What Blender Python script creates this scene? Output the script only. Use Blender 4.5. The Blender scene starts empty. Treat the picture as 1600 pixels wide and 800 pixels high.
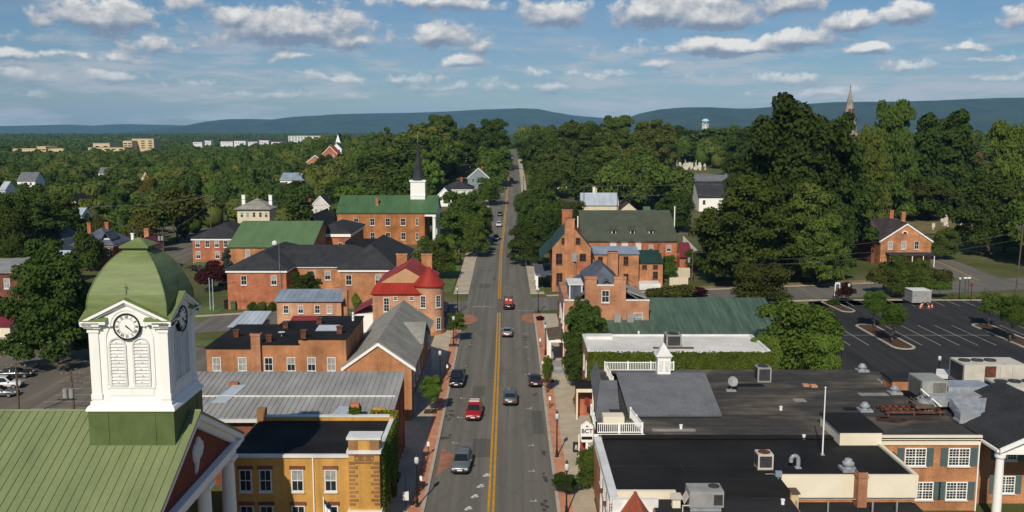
import bpy, bmesh, math, random
import numpy as np
from mathutils import Vector, Matrix, noise as mnoise

R = math.radians
SC = bpy.context.scene
COL = SC.collection

# ------------------------------------------------------------------ camera
FPX, HORIZ, CAMH = 1450.0, 203.0, 34.5          # focal length in photo pixels, horizon row, height
PITCH = math.atan((400 - HORIZ) / FPX)
cd = bpy.data.cameras.new('camera')
cd.lens = 36.0 * FPX / 1600.0
cd.sensor_width = 36.0
cd.clip_start, cd.clip_end = 0.5, 80000.0
cam = bpy.data.objects.new('camera', cd)
COL.objects.link(cam)
cam.location = (0, 0, CAMH)
cam.rotation_euler = (math.pi / 2 - PITCH, 0, 0)
SC.camera = cam

# ------------------------------------------------------------------ sky, sun, exposure
SUN_ELEV, SUN_AZ = R(38), R(13)                  # sun behind the camera; shadows run away and a little right
SKY_STRENGTH, SUN_STRENGTH = 0.060, 4.3
SC.view_settings.view_transform = 'Standard'
SC.view_settings.look = 'None'
SC.view_settings.gamma = 1.0
SC.view_settings.use_curve_mapping = False
SC.view_settings.exposure = -0.05

world = bpy.data.worlds.new('World')
SC.world = world
world.use_nodes = True
nt = world.node_tree
nt.nodes.clear()


class NB:
    """small node builder"""
    def __init__(s, tree): s.t = tree

    def n(s, typ, **kw):
        nd = s.t.nodes.new(typ)
        for k, v in kw.items(): setattr(nd, k, v)
        return nd

    def set(s, sock, v):
        if isinstance(v, bpy.types.NodeSocket): s.t.links.new(v, sock)
        elif v is not None: sock.default_value = v

    def m(s, op, a, b=None, c=None, clamp=False):
        nd = s.n('ShaderNodeMath', operation=op, use_clamp=clamp)
        s.set(nd.inputs[0], a)
        if b is not None: s.set(nd.inputs[1], b)
        if c is not None: s.set(nd.inputs[2], c)
        return nd.outputs[0]

    def noise(s, vec, scale, detail=4.0, rough=0.55, lac=2.0, dist=0.0):
        nd = s.n('ShaderNodeTexNoise')
        s.set(nd.inputs['Vector'], vec)
        nd.inputs['Scale'].default_value = scale
        nd.inputs['Detail'].default_value = detail
        nd.inputs['Roughness'].default_value = rough
        nd.inputs['Lacunarity'].default_value = lac
        nd.inputs['Distortion'].default_value = dist
        return nd.outputs['Fac']

    def ramp(s, fac, stops, interp='LINEAR'):
        nd = s.n('ShaderNodeValToRGB')
        cr = nd.color_ramp
        cr.interpolation = interp
        while len(cr.elements) < len(stops): cr.elements.new(0.5)
        for e, (p, c) in zip(cr.elements, stops):
            e.position = p
            e.color = (c, c, c, 1) if isinstance(c, (int, float)) else (*c, 1)
        s.set(nd.inputs['Fac'], fac)
        return nd.outputs['Color']

    def mix(s, fac, a, b, blend='MIX'):
        nd = s.n('ShaderNodeMix', data_type='RGBA', blend_type=blend)
        s.set(nd.inputs[0], fac)
        s.set(nd.inputs[6], a if isinstance(a, bpy.types.NodeSocket) else (*a, 1))
        s.set(nd.inputs[7], b if isinstance(b, bpy.types.NodeSocket) else (*b, 1))
        return nd.outputs[2]

    def xyz(s, x, y, z):
        nd = s.n('ShaderNodeCombineXYZ')
        for i, v in enumerate((x, y, z)): s.set(nd.inputs[i], v)
        return nd.outputs[0]


W = NB(nt)
geo = W.n('ShaderNodeTexCoord')
sep = W.n('ShaderNodeSeparateXYZ')
nt.links.new(geo.outputs['Generated'], sep.inputs[0])
dx, dy, dz = sep.outputs
AZ = W.m('MULTIPLY', W.m('ARCTAN2', dx, dy), 1450 / 100)          # 100 photo pixels near the view axis
EL = W.m('MULTIPLY', W.m('ARCSINE', dz), 1450 / 100)
sky = W.n('ShaderNodeTexSky', sky_type='NISHITA', sun_disc=False)
sky.sun_elevation = SUN_ELEV
sky.sun_rotation = math.pi + SUN_AZ
sky.altitude = 150
sky.air_density, sky.dust_density, sky.ozone_density = 1.0, 0.6, 3.0

# cumulus: soft lumps laid out over the sky dome, broken by fractal noise
#          azimuth, elevation (in 100 photo px), half width, half height, weight
CL = []
for px, py, w, h, k in [
        (200, 50, 105, 32, 1.0), (70, 22, 90, 24, .6), (40, 48, 40, 12, .3), (470, 56, 165, 40, 1.15), (560, 70, 80, 22, .8),
        (385, 40, 60, 22, .8), (685, 62, 70, 30, .95), (755, 75, 30, 16, .6), (727, 99, 42, 17, .9), (690, 14, 120, 20, .75),
        (870, 32, 62, 22, .85), (1010, 28, 85, 34, 1.2), (1110, 38, 95, 30, 1.1), (1200, 24, 90, 26, .8), (1130, 82, 120, 22, 1.0),
        (1220, 72, 80, 20, .9), (1295, 52, 55, 20, .95), (1365, 45, 58, 24, 1.1), (1440, 6, 70, 10, .9), (1345, 4, 60, 10, .6),
        (1320, 91, 32, 12, .8), (1450, 88, 34, 13, .85), (1510, 58, 50, 22, .7), (1570, 66, 45, 22, .8), (970, 88, 50, 14, .6),
        (1025, 103, 36, 13, .6), (285, 84, 42, 16, .65), (470, 96, 38, 12, .7), (85, 100, 80, 13, .8), (187, 103, 16, 8, .6),
        (540, 128, 90, 12, .7), (620, 126, 60, 12, .6), (1220, 128, 60, 13, .6), (1375, 117, 40, 11, .6), (1480, 105, 50, 10, .5), (1585, 102, 30, 12, .7), (930, 122, 100, 10, .5),
        (330, 135, 80, 12, .5), (100, 160, 90, 9, .5), (220, 128, 90, 12, .45), (60, 130, 90, 14, .5), (380, 152, 70, 8, .4), (700, 140, 80, 9, .5), (860, 140, 70, 9, .5), (1100, 128, 60, 10, .5), (1500, 130, 80, 10, .55), (1250, 150, 90, 8, .4), (560, 150, 90, 8, .4), (230, 100, 50, 10, .5), (155, 75, 60, 14, .5), (360, 30, 60, 18, .5), (1640, 40, 60, 20, .8), (-60, 60, 70, 26, .8)]:
    CL.append(((px - 800) / 100, (HORIZ - py) / 100, w / 100, h / 100, k * (1.25 if k >= .75 else .9)))


def cloud_field(az, el):
    best = None
    wob = W.noise(W.xyz(az, el, 7.3), 1.1, 3, 0.5)
    az2 = W.m('ADD', az, W.m('MULTIPLY_ADD', wob, 0.5, -0.25))
    el = W.m('ADD', el, W.m('MULTIPLY_ADD', W.noise(W.xyz(az, el, 1.7), 1.6, 5, 0.6), 0.32, -0.16))
    for a, e, w, h, k in CL:
        u = W.m('MULTIPLY_ADD', az2, 1 / w, -a / w)
        v = W.m('SUBTRACT', el, e)
        v = W.m('MAXIMUM', W.m('MULTIPLY', v, 1 / h), W.m('MULTIPLY', v, -1.45 / h))
        d = W.m('SUBTRACT', k, W.m('MULTIPLY', W.m('SQRT', W.m('MULTIPLY_ADD', u, u, W.m('MULTIPLY', v, v))), k))
        best = d if best is None else W.m('SMOOTH_MAX', best, d, 0.25)
    return best


def cloud_noise(az, el):
    a = W.noise(W.xyz(az, W.m('MULTIPLY', el, 1.35), 3.1), 2.3, 9, 0.60, 2.1, 0.2)
    b = W.noise(W.xyz(az, W.m('MULTIPLY', el, 2.0), 11.0), 0.85, 4, 0.5)
    return W.m('ADD', W.m('MULTIPLY_ADD', a, 2.5, -1.25), W.m('MULTIPLY_ADD', b, 1.5, -0.70))


F0 = cloud_field(AZ, EL)
N0 = cloud_noise(AZ, EL)
F1 = cloud_field(W.m('ADD', AZ, -0.02), W.m('ADD', EL, 0.09))
N1 = cloud_noise(W.m('ADD', AZ, -0.06), W.m('ADD', EL, 0.13))
D0 = W.m('ADD', F0, N0)
mr = W.n('ShaderNodeMapRange', interpolation_type='SMOOTHSTEP')
W.set(mr.inputs[0], D0); mr.inputs[1].default_value = 0.0; mr.inputs[2].default_value = 0.55
alpha = mr.outputs[0]
# thin low bands near the horizon
band = W.noise(W.xyz(W.m('MULTIPLY', AZ, 0.45), W.m('MULTIPLY', EL, 2.6), 5.0), 1.5, 7, 0.6)
mrb = W.n('ShaderNodeMapRange', interpolation_type='SMOOTHSTEP')
W.set(mrb.inputs[0], band); mrb.inputs[1].default_value = 0.44; mrb.inputs[2].default_value = 0.64
low = W.n('ShaderNodeMapRange', interpolation_type='SMOOTHSTEP')
W.set(low.inputs[0], EL); low.inputs[1].default_value = 1.9; low.inputs[2].default_value = 0.8
band_a = W.m('MULTIPLY', W.m('MULTIPLY', mrb.outputs[0], low.outputs[0]), 0.75)
veil = W.m('MULTIPLY', W.ramp(W.noise(W.xyz(AZ, W.m('MULTIPLY', EL, 2.0), 9.0), 0.55, 5, 0.55), [(0.40, 0.0), (0.75, 1.0)]), 0.38)
# lit tops, grey undersides: how the density falls towards the sun
lit = W.m('MULTIPLY_ADD', W.m('SUBTRACT', N0, N1), 0.62, W.m('MULTIPLY_ADD', W.m('SUBTRACT', F0, F1), 1.15, W.m('MULTIPLY_ADD', D0, -0.10, 0.44)), clamp=True)
ccol = W.ramp(lit, [(0.0, (0.22, 0.275, 0.37)), (0.34, (0.36, 0.405, 0.48)), (0.62, (0.57, 0.575, 0.59)), (1.0, (0.86, 0.845, 0.81))])
bg_sky = W.n('ShaderNodeBackground')
# the far air: a little greyer and bluer than a perfectly clear sky
elr = W.ramp(W.m('MULTIPLY', EL, 1 / 6.0), [(0.0, (0.88, 0.98, 1.16)), (0.18, (0.74, 0.93, 1.12)), (0.42, (0.66, 0.92, 1.12)), (1.0, (0.82, 1.06, 1.25))])
skyc = W.mix(1.0, sky.outputs[0], elr, 'MULTIPLY')
W.set(bg_sky.inputs[0], skyc)
bg_sky.inputs[1].default_value = SKY_STRENGTH
bg_band = W.n('ShaderNodeBackground'); bg_band.inputs[0].default_value = (0.50, 0.52, 0.56, 1)
bg_veil = W.n('ShaderNodeBackground'); bg_veil.inputs[0].default_value = (0.33, 0.41, 0.53, 1)
bg_cl = W.n('ShaderNodeBackground')
W.set(bg_cl.inputs[0], ccol)


def mixsh(f, a, b):
    nd = W.n('ShaderNodeMixShader')
    W.set(nd.inputs[0], f); nt.links.new(a, nd.inputs[1]); nt.links.new(b, nd.inputs[2])
    return nd.outputs[0]


front = W.m('GREATER_THAN', EL, 0.0)
s1 = mixsh(W.m('MULTIPLY', veil, front), bg_sky.outputs[0], bg_veil.outputs[0])
s2 = mixsh(W.m('MULTIPLY', band_a, front), s1, bg_band.outputs[0])
thin = W.n('ShaderNodeMapRange'); W.set(thin.inputs[0], EL); thin.inputs[1].default_value, thin.inputs[2].default_value, thin.inputs[3].default_value, thin.inputs[4].default_value = .3, 1.2, .30, .95
s3 = mixsh(W.m('MULTIPLY', W.m('MULTIPLY', alpha, thin.outputs[0]), front), s2, bg_cl.outputs[0])
wo = W.n('ShaderNodeOutputWorld')
nt.links.new(s3, wo.inputs[0])

sl = bpy.data.lights.new('sun', 'SUN')
sl.energy = SUN_STRENGTH
sl.angle = R(0.5)
sl.color = (1.0, 0.915, 0.775)
sun = bpy.data.objects.new('sun', sl)
COL.objects.link(sun)
# the light travels towards +Y, a little +X, and down
ldir = Vector((math.sin(SUN_AZ) * math.cos(SUN_ELEV), math.cos(SUN_AZ) * math.cos(SUN_ELEV), -math.sin(SUN_ELEV)))
sun.rotation_euler = ldir.to_track_quat('-Z', 'Y').to_euler()

# ------------------------------------------------------------------ terrain and picture-to-ground helpers
def ss(x, a, b):
    t = min(1.0, max(0.0, (x - a) / (b - a)))
    return t * t * (3 - 2 * t)


def g(x, y):
    """height of the ground: level in town, rising to a low crest along the street"""
    if y < 225: return 0.0
    r = 15.0 * ss(y, 225, 640) * (1 - ss(y, 950, 1700))
    return r * ss(x / y, -0.34, -0.15)


def ray(px, py):
    u, v = (px - 800) / FPX, (400 - py) / FPX
    return Vector((u, math.cos(PITCH) + v * math.sin(PITCH), -math.sin(PITCH) + v * math.cos(PITCH)))


def P(px, py, z=0.0):
    d = ray(px, py); t = (z - CAMH) / d.z
    return d.x * t, d.y * t


def G(px, py):
    z = 0.0
    for _ in range(40):
        x, y = P(px, py, z); z += (g(x, y) - z) * 0.5
    return x, y, g(x, y)


def XY(px, y, z=0.0):
    """x of photo column px at depth y and height z"""
    zc = y * math.cos(PITCH) + (CAMH - z) * math.sin(PITCH)
    return (px - 800) / FPX * zc


def ZY(py, y):
    """height seen at photo row py at depth y"""
    return CAMH - y * math.tan(PITCH + math.atan((py - 400) / FPX))


# ------------------------------------------------------------------ materials
def mat(name, col, rough=0.85, var=0.12, scale=0.6, col2=None, fine=0.0, fscale=9.0, metal=0.0, stretch=(1, 1, 1), spec=0.3, bump=0.0, rp=(0.28, 0.72), f2=None, streak=0.0):
    m = bpy.data.materials.new(name)
    m.use_nodes = True
    N = NB(m.node_tree)
    b = m.node_tree.nodes['Principled BSDF']
    b.inputs['Roughness'].default_value = rough
    b.inputs['Metallic'].default_value = metal
    b.inputs['Specular IOR Level'].default_value = spec
    gp = N.n('ShaderNodeNewGeometry').outputs['Position']
    mp = N.n('ShaderNodeMapping'); N.set(mp.inputs[0], gp)
    mp.inputs['Scale'].default_value = stretch
    p = mp.outputs[0]
    col2 = col2 or tuple(c * (1 - 2.2 * var) for c in col)
    hi = tuple(min(1, c * (1 + 1.2 * var)) for c in col)
    n1 = N.noise(p, scale, 5, 0.6)
    c = N.mix(N.ramp(n1, [(rp[0], 0.0), (rp[1], 1.0)]), col2, hi)
    if fine:
        mp2 = N.n('ShaderNodeMapping'); N.set(mp2.inputs[0], gp)
        mp2.inputs['Scale'].default_value = f2 or (1, 1, 1)
        n2 = N.noise(mp2.outputs[0], fscale, 3, 0.7)
        k = N.ramp(n2, [(0.2, 1 - fine), (0.8, 1 + fine)])
        k2 = N.n('ShaderNodeMapRange'); N.set(k2.inputs[0], n2)
        k2.inputs[1].default_value, k2.inputs[2].default_value = 0.25, 0.75
        k2.inputs[3].default_value, k2.inputs[4].default_value = 1 - fine, 1 + fine
        c = N.mix(1.0, c, N.xyz(k2.outputs[0], k2.outputs[0], k2.outputs[0]), 'MULTIPLY')
        if bump:
            bn = N.n('ShaderNodeBump'); bn.inputs['Strength'].default_value = bump; bn.inputs['Distance'].default_value = 0.03
            N.set(bn.inputs['Height'], n2); N.set(b.inputs['Normal'], bn.outputs[0])
    if streak:                                                                 # runs of soot and damp down a wall
        mp3 = N.n('ShaderNodeMapping'); N.set(mp3.inputs[0], gp); mp3.inputs['Scale'].default_value = (0.85, 0.85, 0.10)
        c = N.mix(N.ramp(N.noise(mp3.outputs[0], 1.0, 4, 0.6), [(0.48, 0.0), (0.72, streak)]), c, tuple(x * 0.45 for x in col))
    N.set(b.inputs['Base Color'], c)
    return m


BR = (1.6, 1.6, 4.2)        # bricks: speckle stretched along the courses


def brick(name, col, col2=None, fine=0.36, var=0.21):
    return mat(name, col, 0.9, var, 0.35, col2, fine, 3.2, stretch=(1, 1, 1.2), f2=BR, spec=0.2, streak=0.6)


def metalroof(name, col, var=0.10, rough=0.5, col2=None):
    return mat(name, col, rough, var, 0.5, col2, 0.08, 3.0, stretch=(1, 0.35, 0.35), spec=0.35)


M = {}
M['brick_orange'] = brick('brick_orange', (0.47, 0.215, 0.10))
M['brick_red'] = brick('brick_red', (0.45, 0.165, 0.085))
M['brick_pale'] = brick('brick_pale', (0.52, 0.29, 0.17), (0.36, 0.16, 0.09), 0.42)
M['brick_church'] = brick('brick_church', (0.44, 0.18, 0.065))
M['brick_old'] = brick('brick_old', (0.44, 0.22, 0.12), (0.30, 0.13, 0.07), 0.35)
M['brick_dark'] = brick('brick_dark', (0.22, 0.085, 0.055))
M['brick_yellow'] = brick('brick_yellow', (0.56, 0.315, 0.085), (0.47, 0.245, 0.058), 0.18, 0.1)
M['brick_brown'] = brick('brick_brown', (0.36, 0.19, 0.085), None, 0.3)
M['brick_pav'] = mat('brick_paving', (0.52, 0.235, 0.135), 0.9, 0.15, 0.7, None, 0.15, 5)
M['brick_fan'] = mat('brick_fan', (0.34, 0.155, 0.095), 0.9, 0.18, 0.7, None, 0.15, 5)
M['tympanum'] = mat('tympanum_paint', (0.155, 0.03, 0.014), 0.75, 0.1, 0.4)
M['white'] = mat('white_paint', (0.83, 0.82, 0.78), 0.6, 0.02, 0.9, (0.76, 0.745, 0.70), stretch=(1.5, 1.5, .35), rp=(.22, .45))
M['white_old'] = mat('weathered_white', (0.66, 0.66, 0.64), 0.7, 0.09, 0.5)
M['cream'] = mat('cream_paint', (0.79, 0.72, 0.57), 0.6, 0.04, 0.5, (0.70, 0.62, 0.46))
M['membrane'] = mat('white_membrane', (0.70, 0.68, 0.63), 0.7, 0.07, 0.3, (0.52, 0.50, 0.45))
M['green_metal'] = metalroof('green_metal', (0.185, 0.222, 0.098))
M['green_dome'] = mat('green_dome', (0.155, 0.20, 0.07), 0.55, 0.13, 0.9, None, 0.09, 2.0, stretch=(0.5, 0.5, 3.0), f2=(.4, .4, 4), spec=0.35)
M['green_base'] = mat('green_base', (0.10, 0.135, 0.045), 0.6, 0.1, 0.9, None, 0.08, 3.0, f2=(.3, .3, 3))
M['green_bright'] = metalroof('green_bright', (0.105, 0.175, 0.072))
M['green_church'] = metalroof('green_church', (0.065, 0.135, 0.055), 0.12)
M['green_verd'] = mat('green_verdigris', (0.075, 0.118, 0.085), 0.6, 0.22, 0.5, (0.040, 0.068, 0.050), 0.22, 2.4, stretch=(2.4, 0.3, 0.3), f2=(2.5, .3, .3))
M['green_dark'] = metalroof('green_dark', (0.018, 0.05, 0.034), 0.15)
M['grey_metal'] = metalroof('grey_metal', (0.30, 0.295, 0.28), 0.14, 0.6)
M['blue_metal'] = metalroof('blue_grey_metal', (0.25, 0.30, 0.36), 0.14, 0.45)
M['pale_metal'] = metalroof('pale_metal', (0.40, 0.45, 0.50), 0.12, 0.45)
M['red_metal'] = metalroof('red_metal', (0.30, 0.026, 0.014), 0.16)
M['maroon_metal'] = metalroof('maroon_metal', (0.20, 0.024, 0.035), 0.1)
M['rust_metal'] = metalroof('rusting_metal', (0.075, 0.056, 0.055), 0.3)
M['orange_tile'] = mat('orange_tile', (0.45, 0.10, 0.045), 0.8, 0.12, 2.0, None, .2, 6)
M['black_roof'] = mat('black_roof', (0.020, 0.019, 0.018), 0.8, 0.2, 0.25, (0.008, 0.008, 0.01), 0.15, 2.0, spec=0.1)
M['dark_roof'] = mat('dark_roofing', (0.030, 0.029, 0.030), 0.9, 0.25, 0.14, (0.019, 0.019, 0.021), 0.2, 1.1, stretch=(0.5, 1.6, 1), f2=(.4, 1.5, 1), spec=0.1)
M['old_roof'] = mat('old_roofing', (0.14, 0.115, 0.085), 0.95, 0.2, 0.15, (0.055, 0.052, 0.048), 0.34, 0.9, stretch=(0.6, 1.3, 1), f2=(.4, 1.2, 1), rp=(.50, .70), spec=0.1)
M['new_roof'] = mat('new_roofing', (0.020, 0.0185, 0.017), 0.75, 0.2, 0.2, (0.013, 0.0125, 0.012), 0.12, 2.0, spec=0.1)
M['slate'] = mat('charcoal_shingle', (0.042, 0.043, 0.046), 0.9, 0.16, 0.5, None, 0.28, 4.0, f2=(1, 1, 3), spec=0.1)
M['shingle'] = mat('grey_shingle', (0.145, 0.15, 0.16), 0.95, 0.1, 0.5, None, 0.32, 4.0, f2=(1, 2.0, 2), spec=0.1)
M['shingle_old'] = mat('weathered_shingle', (0.28, 0.27, 0.235), 0.95, 0.13, 0.5, None, 0.22, 3.0, f2=(1, 1, 3), spec=0.1)
M['shingle_green'] = mat('olive_shingle', (0.075, 0.085, 0.062), 0.95, 0.1, 0.4, None, 0.14, 3.0, f2=(1, 1, 3), spec=0.1)
M['blueslate'] = mat('blue_slate', (0.10, 0.115, 0.145), 0.8, 0.18, 0.5, None, 0.2, 3.0, spec=0.1)
M['stucco'] = mat('tan_stucco', (0.50, 0.30, 0.165), 0.9, 0.06, 0.5)
M['tan_block'] = mat('tan_block', (0.60, 0.47, 0.27), 0.9, 0.08, 0.05)
M['pale_wall'] = mat('pale_siding', (0.62, 0.60, 0.55), 0.8, 0.06, 0.4)
M['cream_wall'] = mat('cream_siding', (0.66, 0.58, 0.42), 0.8, 0.06, 0.4)
M['grey_wall'] = mat('grey_siding', (0.20, 0.25, 0.28), 0.8, 0.06, 0.4)
M['stone'] = mat('church_stone', (0.29, 0.25, 0.21), 0.95, 0.25, 0.35, None, 0.3, 1.5)
M['concrete'] = mat('pale_concrete', (0.45, 0.38, 0.28), 0.9, 0.11, 0.35, None, 0.1, 2.5)
M['kerb'] = mat('kerb_concrete', (0.42, 0.375, 0.30), 0.9, 0.10, 0.8)
M['soil'] = mat('bark_mulch', (0.085, 0.045, 0.025), 0.95, 0.3, 1.5, None, 0.3, 6)
M['dirt'] = mat('bare_dirt', (0.24, 0.17, 0.10), 0.95, 0.2, 0.4, None, 0.2, 3)
M['black_metal'] = mat('black_iron', (0.012, 0.012, 0.013), 0.5, 0.1, 2.0)
M['steel'] = mat('galvanised_steel', (0.42, 0.44, 0.46), 0.42, 0.14, 1.5, metal=0.35)
M['unit_grey'] = mat('grey_unit_panel', (0.30, 0.30, 0.285), 0.6, 0.1, 1.2)
M['unit_cream'] = mat('cream_unit_panel', (0.56, 0.52, 0.44), 0.6, 0.08, 1.2)
M['grille'] = mat('dark_grille', (0.05, 0.05, 0.05), 0.6, 0.2, 3.0, None, .4, 20)
M['rust'] = mat('rusted_steel', (0.15, 0.055, 0.03), 0.9, 0.3, 2.0, None, 0.3, 8)
M['wood'] = mat('weathered_timber', (0.115, 0.085, 0.065), 0.9, 0.2, 1.5)
M['bark'] = mat('tree_bark', (0.085, 0.066, 0.05), 0.95, 0.25, 2.0, None, .3, 5)
M['teal_shutter'] = mat('grey_green_shutter', (0.085, 0.125, 0.125), 0.7, 0.08, 1.0)
M['red_sign'] = mat('dark_red_paint', (0.22, 0.03, 0.02), 0.6, 0.1, 1.0)
M['cone'] = mat('orange_plastic', (0.65, 0.10, 0.03), 0.5, 0.05, 1.0)
M['navy'] = mat('navy_paint', (0.012, 0.025, 0.10), 0.5, 0.02, 1.0)
M['black_paint'] = mat('black_paint', (0.012, 0.012, 0.014), 0.6, 0.05, 1.0)
M['yellow_line'] = mat('yellow_line', (0.52, 0.27, 0.02), 0.8, 0.12, 1.2, None, .18, 3)
M['white_line'] = mat('white_line', (0.62, 0.60, 0.56), 0.8, 0.15, 1.2, (0.42, 0.40, 0.37), .2, 4)
M['faded_line'] = mat('faded_line', (0.42, 0.40, 0.36), 0.85, 0.2, 1.2, (0.26, 0.24, 0.22), .3, 4)
M['louvre'] = mat('white_louvre', (0.70, 0.69, 0.66), 0.6, 0.08, 2.0)
M['blue_tank'] = mat('blue_tank', (0.42, 0.62, 0.72), 0.5, 0.05, 0.3)
M['gravestone'] = mat('gravestone', (0.62, 0.58, 0.50), 0.9, 0.15, 0.8)
M['globe'] = mat('frosted_globe', (0.55, 0.56, 0.54), 0.25, 0.03, 1.0)
M['tyre'] = mat('tyre_rubber', (0.012, 0.012, 0.012), 0.9, 0.1, 3.0)
M['rim'] = mat('alloy_rim', (0.35, 0.36, 0.37), 0.35, 0.05, 3.0, metal=0.6)
M['carglass'] = mat('car_glass', (0.012, 0.016, 0.019), 0.06, 0.02, 1.0, spec=0.6)
M['lamp_lens'] = mat('lamp_lens', (0.75, 0.75, 0.74), 0.15, 0.02, 1.0, spec=0.6)
M['red_lens'] = mat('red_lens', (0.35, 0.012, 0.01), 0.2, 0.02, 1.0, spec=0.5)
M['glass'] = mat('window_glass', (0.022, 0.027, 0.032), 0.08, 0.25, 1.6, spec=0.55)
M['curtain'] = mat('window_curtain', (0.33, 0.33, 0.31), 0.3, 0.2, 2.2, (0.2, 0.2, 0.2), spec=0.5)
M['wire'] = mat('cable', (0.11, 0.11, 0.11), 0.6, 0.05, 1.0)


def asphalt(name, base, worn):
    m = bpy.data.materials.new(name); m.use_nodes = True
    N = NB(m.node_tree); b = m.node_tree.nodes['Principled BSDF']
    b.inputs['Roughness'].default_value = 0.93; b.inputs['Specular IOR Level'].default_value = 0.2
    gp = N.n('ShaderNodeNewGeometry').outputs['Position']

    def mapped(s):
        mp = N.n('ShaderNodeMapping'); N.set(mp.inputs[0], gp); mp.inputs['Scale'].default_value = s
        return mp.outputs[0]
    big = N.noise(mapped((0.5, 0.035, 1)), 1.0, 5, 0.6)                       # long streaks worn along the lanes
    c = N.mix(N.ramp(big, [(0.3, 0.0), (0.7, 1.0)]), base, worn)
    lane = N.noise(mapped((1.05, 0.010, 1)), 1.0, 3, 0.5)                       # tyre-worn tracks
    c = N.mix(N.ramp(lane, [(0.40, 0.0), (0.62, 0.55)]), c, tuple(x * 0.72 for x in base))
    blot = N.noise(mapped((0.25, 0.12, 1)), 1.0, 6, 0.65)
    c = N.mix(N.ramp(blot, [(0.58, 0.0), (0.75, 0.5)]), c, tuple(x * 0.55 for x in base))
    fine = N.noise(gp, 6.0, 4, 0.7)
    k = N.n('ShaderNodeMapRange'); N.set(k.inputs[0], fine)
    k.inputs[1].default_value, k.inputs[2].default_value, k.inputs[3].default_value, k.inputs[4].default_value = 0.25, 0.75, 0.82, 1.18
    c = N.mix(1.0, c, N.xyz(k.outputs[0], k.outputs[0], k.outputs[0]), 'MULTIPLY')
    cr = N.n('ShaderNodeTexVoronoi', feature='DISTANCE_TO_EDGE')
    N.set(cr.inputs['Vector'], N.mix(0.35, mapped((0.16, 0.07, 1)), N.n('ShaderNodeTexNoise').outputs['Color']))
    cr.inputs['Scale'].default_value = 1.0
    c = N.mix(N.ramp(cr.outputs['Distance'], [(0.0, 0.22), (0.009, 0.0)]), c, tuple(x * 0.35 for x in base))
    N.set(b.inputs['Base Color'], c)
    return m


M['asphalt'] = asphalt('street_asphalt', (0.130, 0.124, 0.106), (0.185, 0.172, 0.146))
M['asphalt_side'] = asphalt('side_street_asphalt', (0.13, 0.124, 0.110), (0.19, 0.176, 0.15))
M['asphalt_new'] = asphalt('lot_asphalt', (0.026, 0.026, 0.028), (0.046, 0.044, 0.043))
M['asphalt_lot'] = asphalt('old_lot_asphalt', (0.135, 0.118, 0.095), (0.185, 0.162, 0.13))
M['patch'] = asphalt('asphalt_patch', (0.10, 0.096, 0.084), (0.115, 0.11, 0.097))
M['patch_pale'] = asphalt('pale_patch', (0.14, 0.128, 0.11), (0.16, 0.145, 0.12))
M['stain'] = mat('oil_stain', (0.035, 0.033, 0.031), 0.9, 0.3, 2.0, (0.06, 0.057, 0.053))


def ground_mat():
    m = bpy.data.materials.new('ground_cover'); m.use_nodes = True
    N = NB(m.node_tree); b = m.node_tree.nodes['Principled BSDF']
    b.inputs['Roughness'].default_value = 0.95; b.inputs['Specular IOR Level'].default_value = 0.1
    gp = N.n('ShaderNodeNewGeometry').outputs['Position']
    n1 = N.noise(gp, 0.05, 6, 0.6)
    c = N.mix(N.ramp(n1, [(0.35, 0.0), (0.65, 1.0)]), (0.06, 0.08, 0.022), (0.14, 0.135, 0.055))
    n2 = N.noise(gp, 1.4, 4, 0.7)
    c = N.mix(N.ramp(n2, [(0.35, 0.0), (0.8, 0.6)]), c, (0.055, 0.06, 0.022))
    n3 = N.noise(gp, 0.0022, 5, 0.6)                                           # fields and clearings far out
    c = N.mix(N.ramp(n3, [(0.60, 0.0), (0.64, 0.35)]), c, (0.20, 0.17, 0.08))
    N.set(b.inputs['Base Color'], c)
    return m


M['ground'] = ground_mat()


def leaf_mat(name, a, bcol, trans=0.3):
    m = bpy.data.materials.new(name); m.use_nodes = True
    t = m.node_tree; N = NB(t)
    t.nodes.remove(t.nodes['Principled BSDF'])
    out = [n for n in t.nodes if n.type == 'OUTPUT_MATERIAL'][0]
    oi = N.n('ShaderNodeObjectInfo')
    gp = N.n('ShaderNodeNewGeometry').outputs['Position']
    n1 = N.noise(gp, 0.42, 3, 0.6)
    c = N.mix(N.ramp(n1, [(0.3, 0.0), (0.7, 1.0)]), a, bcol)
    k = N.n('ShaderNodeMapRange'); N.set(k.inputs[0], oi.outputs['Random'])
    k.inputs[3].default_value, k.inputs[4].default_value = 0.70, 1.32
    hs = N.n('ShaderNodeHueSaturation'); N.set(hs.inputs['Color'], c); N.set(hs.inputs['Value'], k.outputs[0])
    hr = N.n('ShaderNodeMapRange'); N.set(hr.inputs[0], N.m('FRACT', N.m('MULTIPLY', oi.outputs['Random'], 7.31)))
    hr.inputs[3].default_value, hr.inputs[4].default_value = 0.487, 0.516
    N.set(hs.inputs['Hue'], hr.outputs[0])
    d = N.n('ShaderNodeBsdfDiffuse'); N.set(d.inputs[0], hs.outputs[0])
    tr = N.n('ShaderNodeBsdfTranslucent'); N.set(tr.inputs[0], hs.outputs[0])
    mx = N.n('ShaderNodeMixShader'); mx.inputs[0].default_value = trans
    t.links.new(d.outputs[0], mx.inputs[1]); t.links.new(tr.outputs[0], mx.inputs[2])
    t.links.new(mx.outputs[0], out.inputs[0])
    return m


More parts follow.
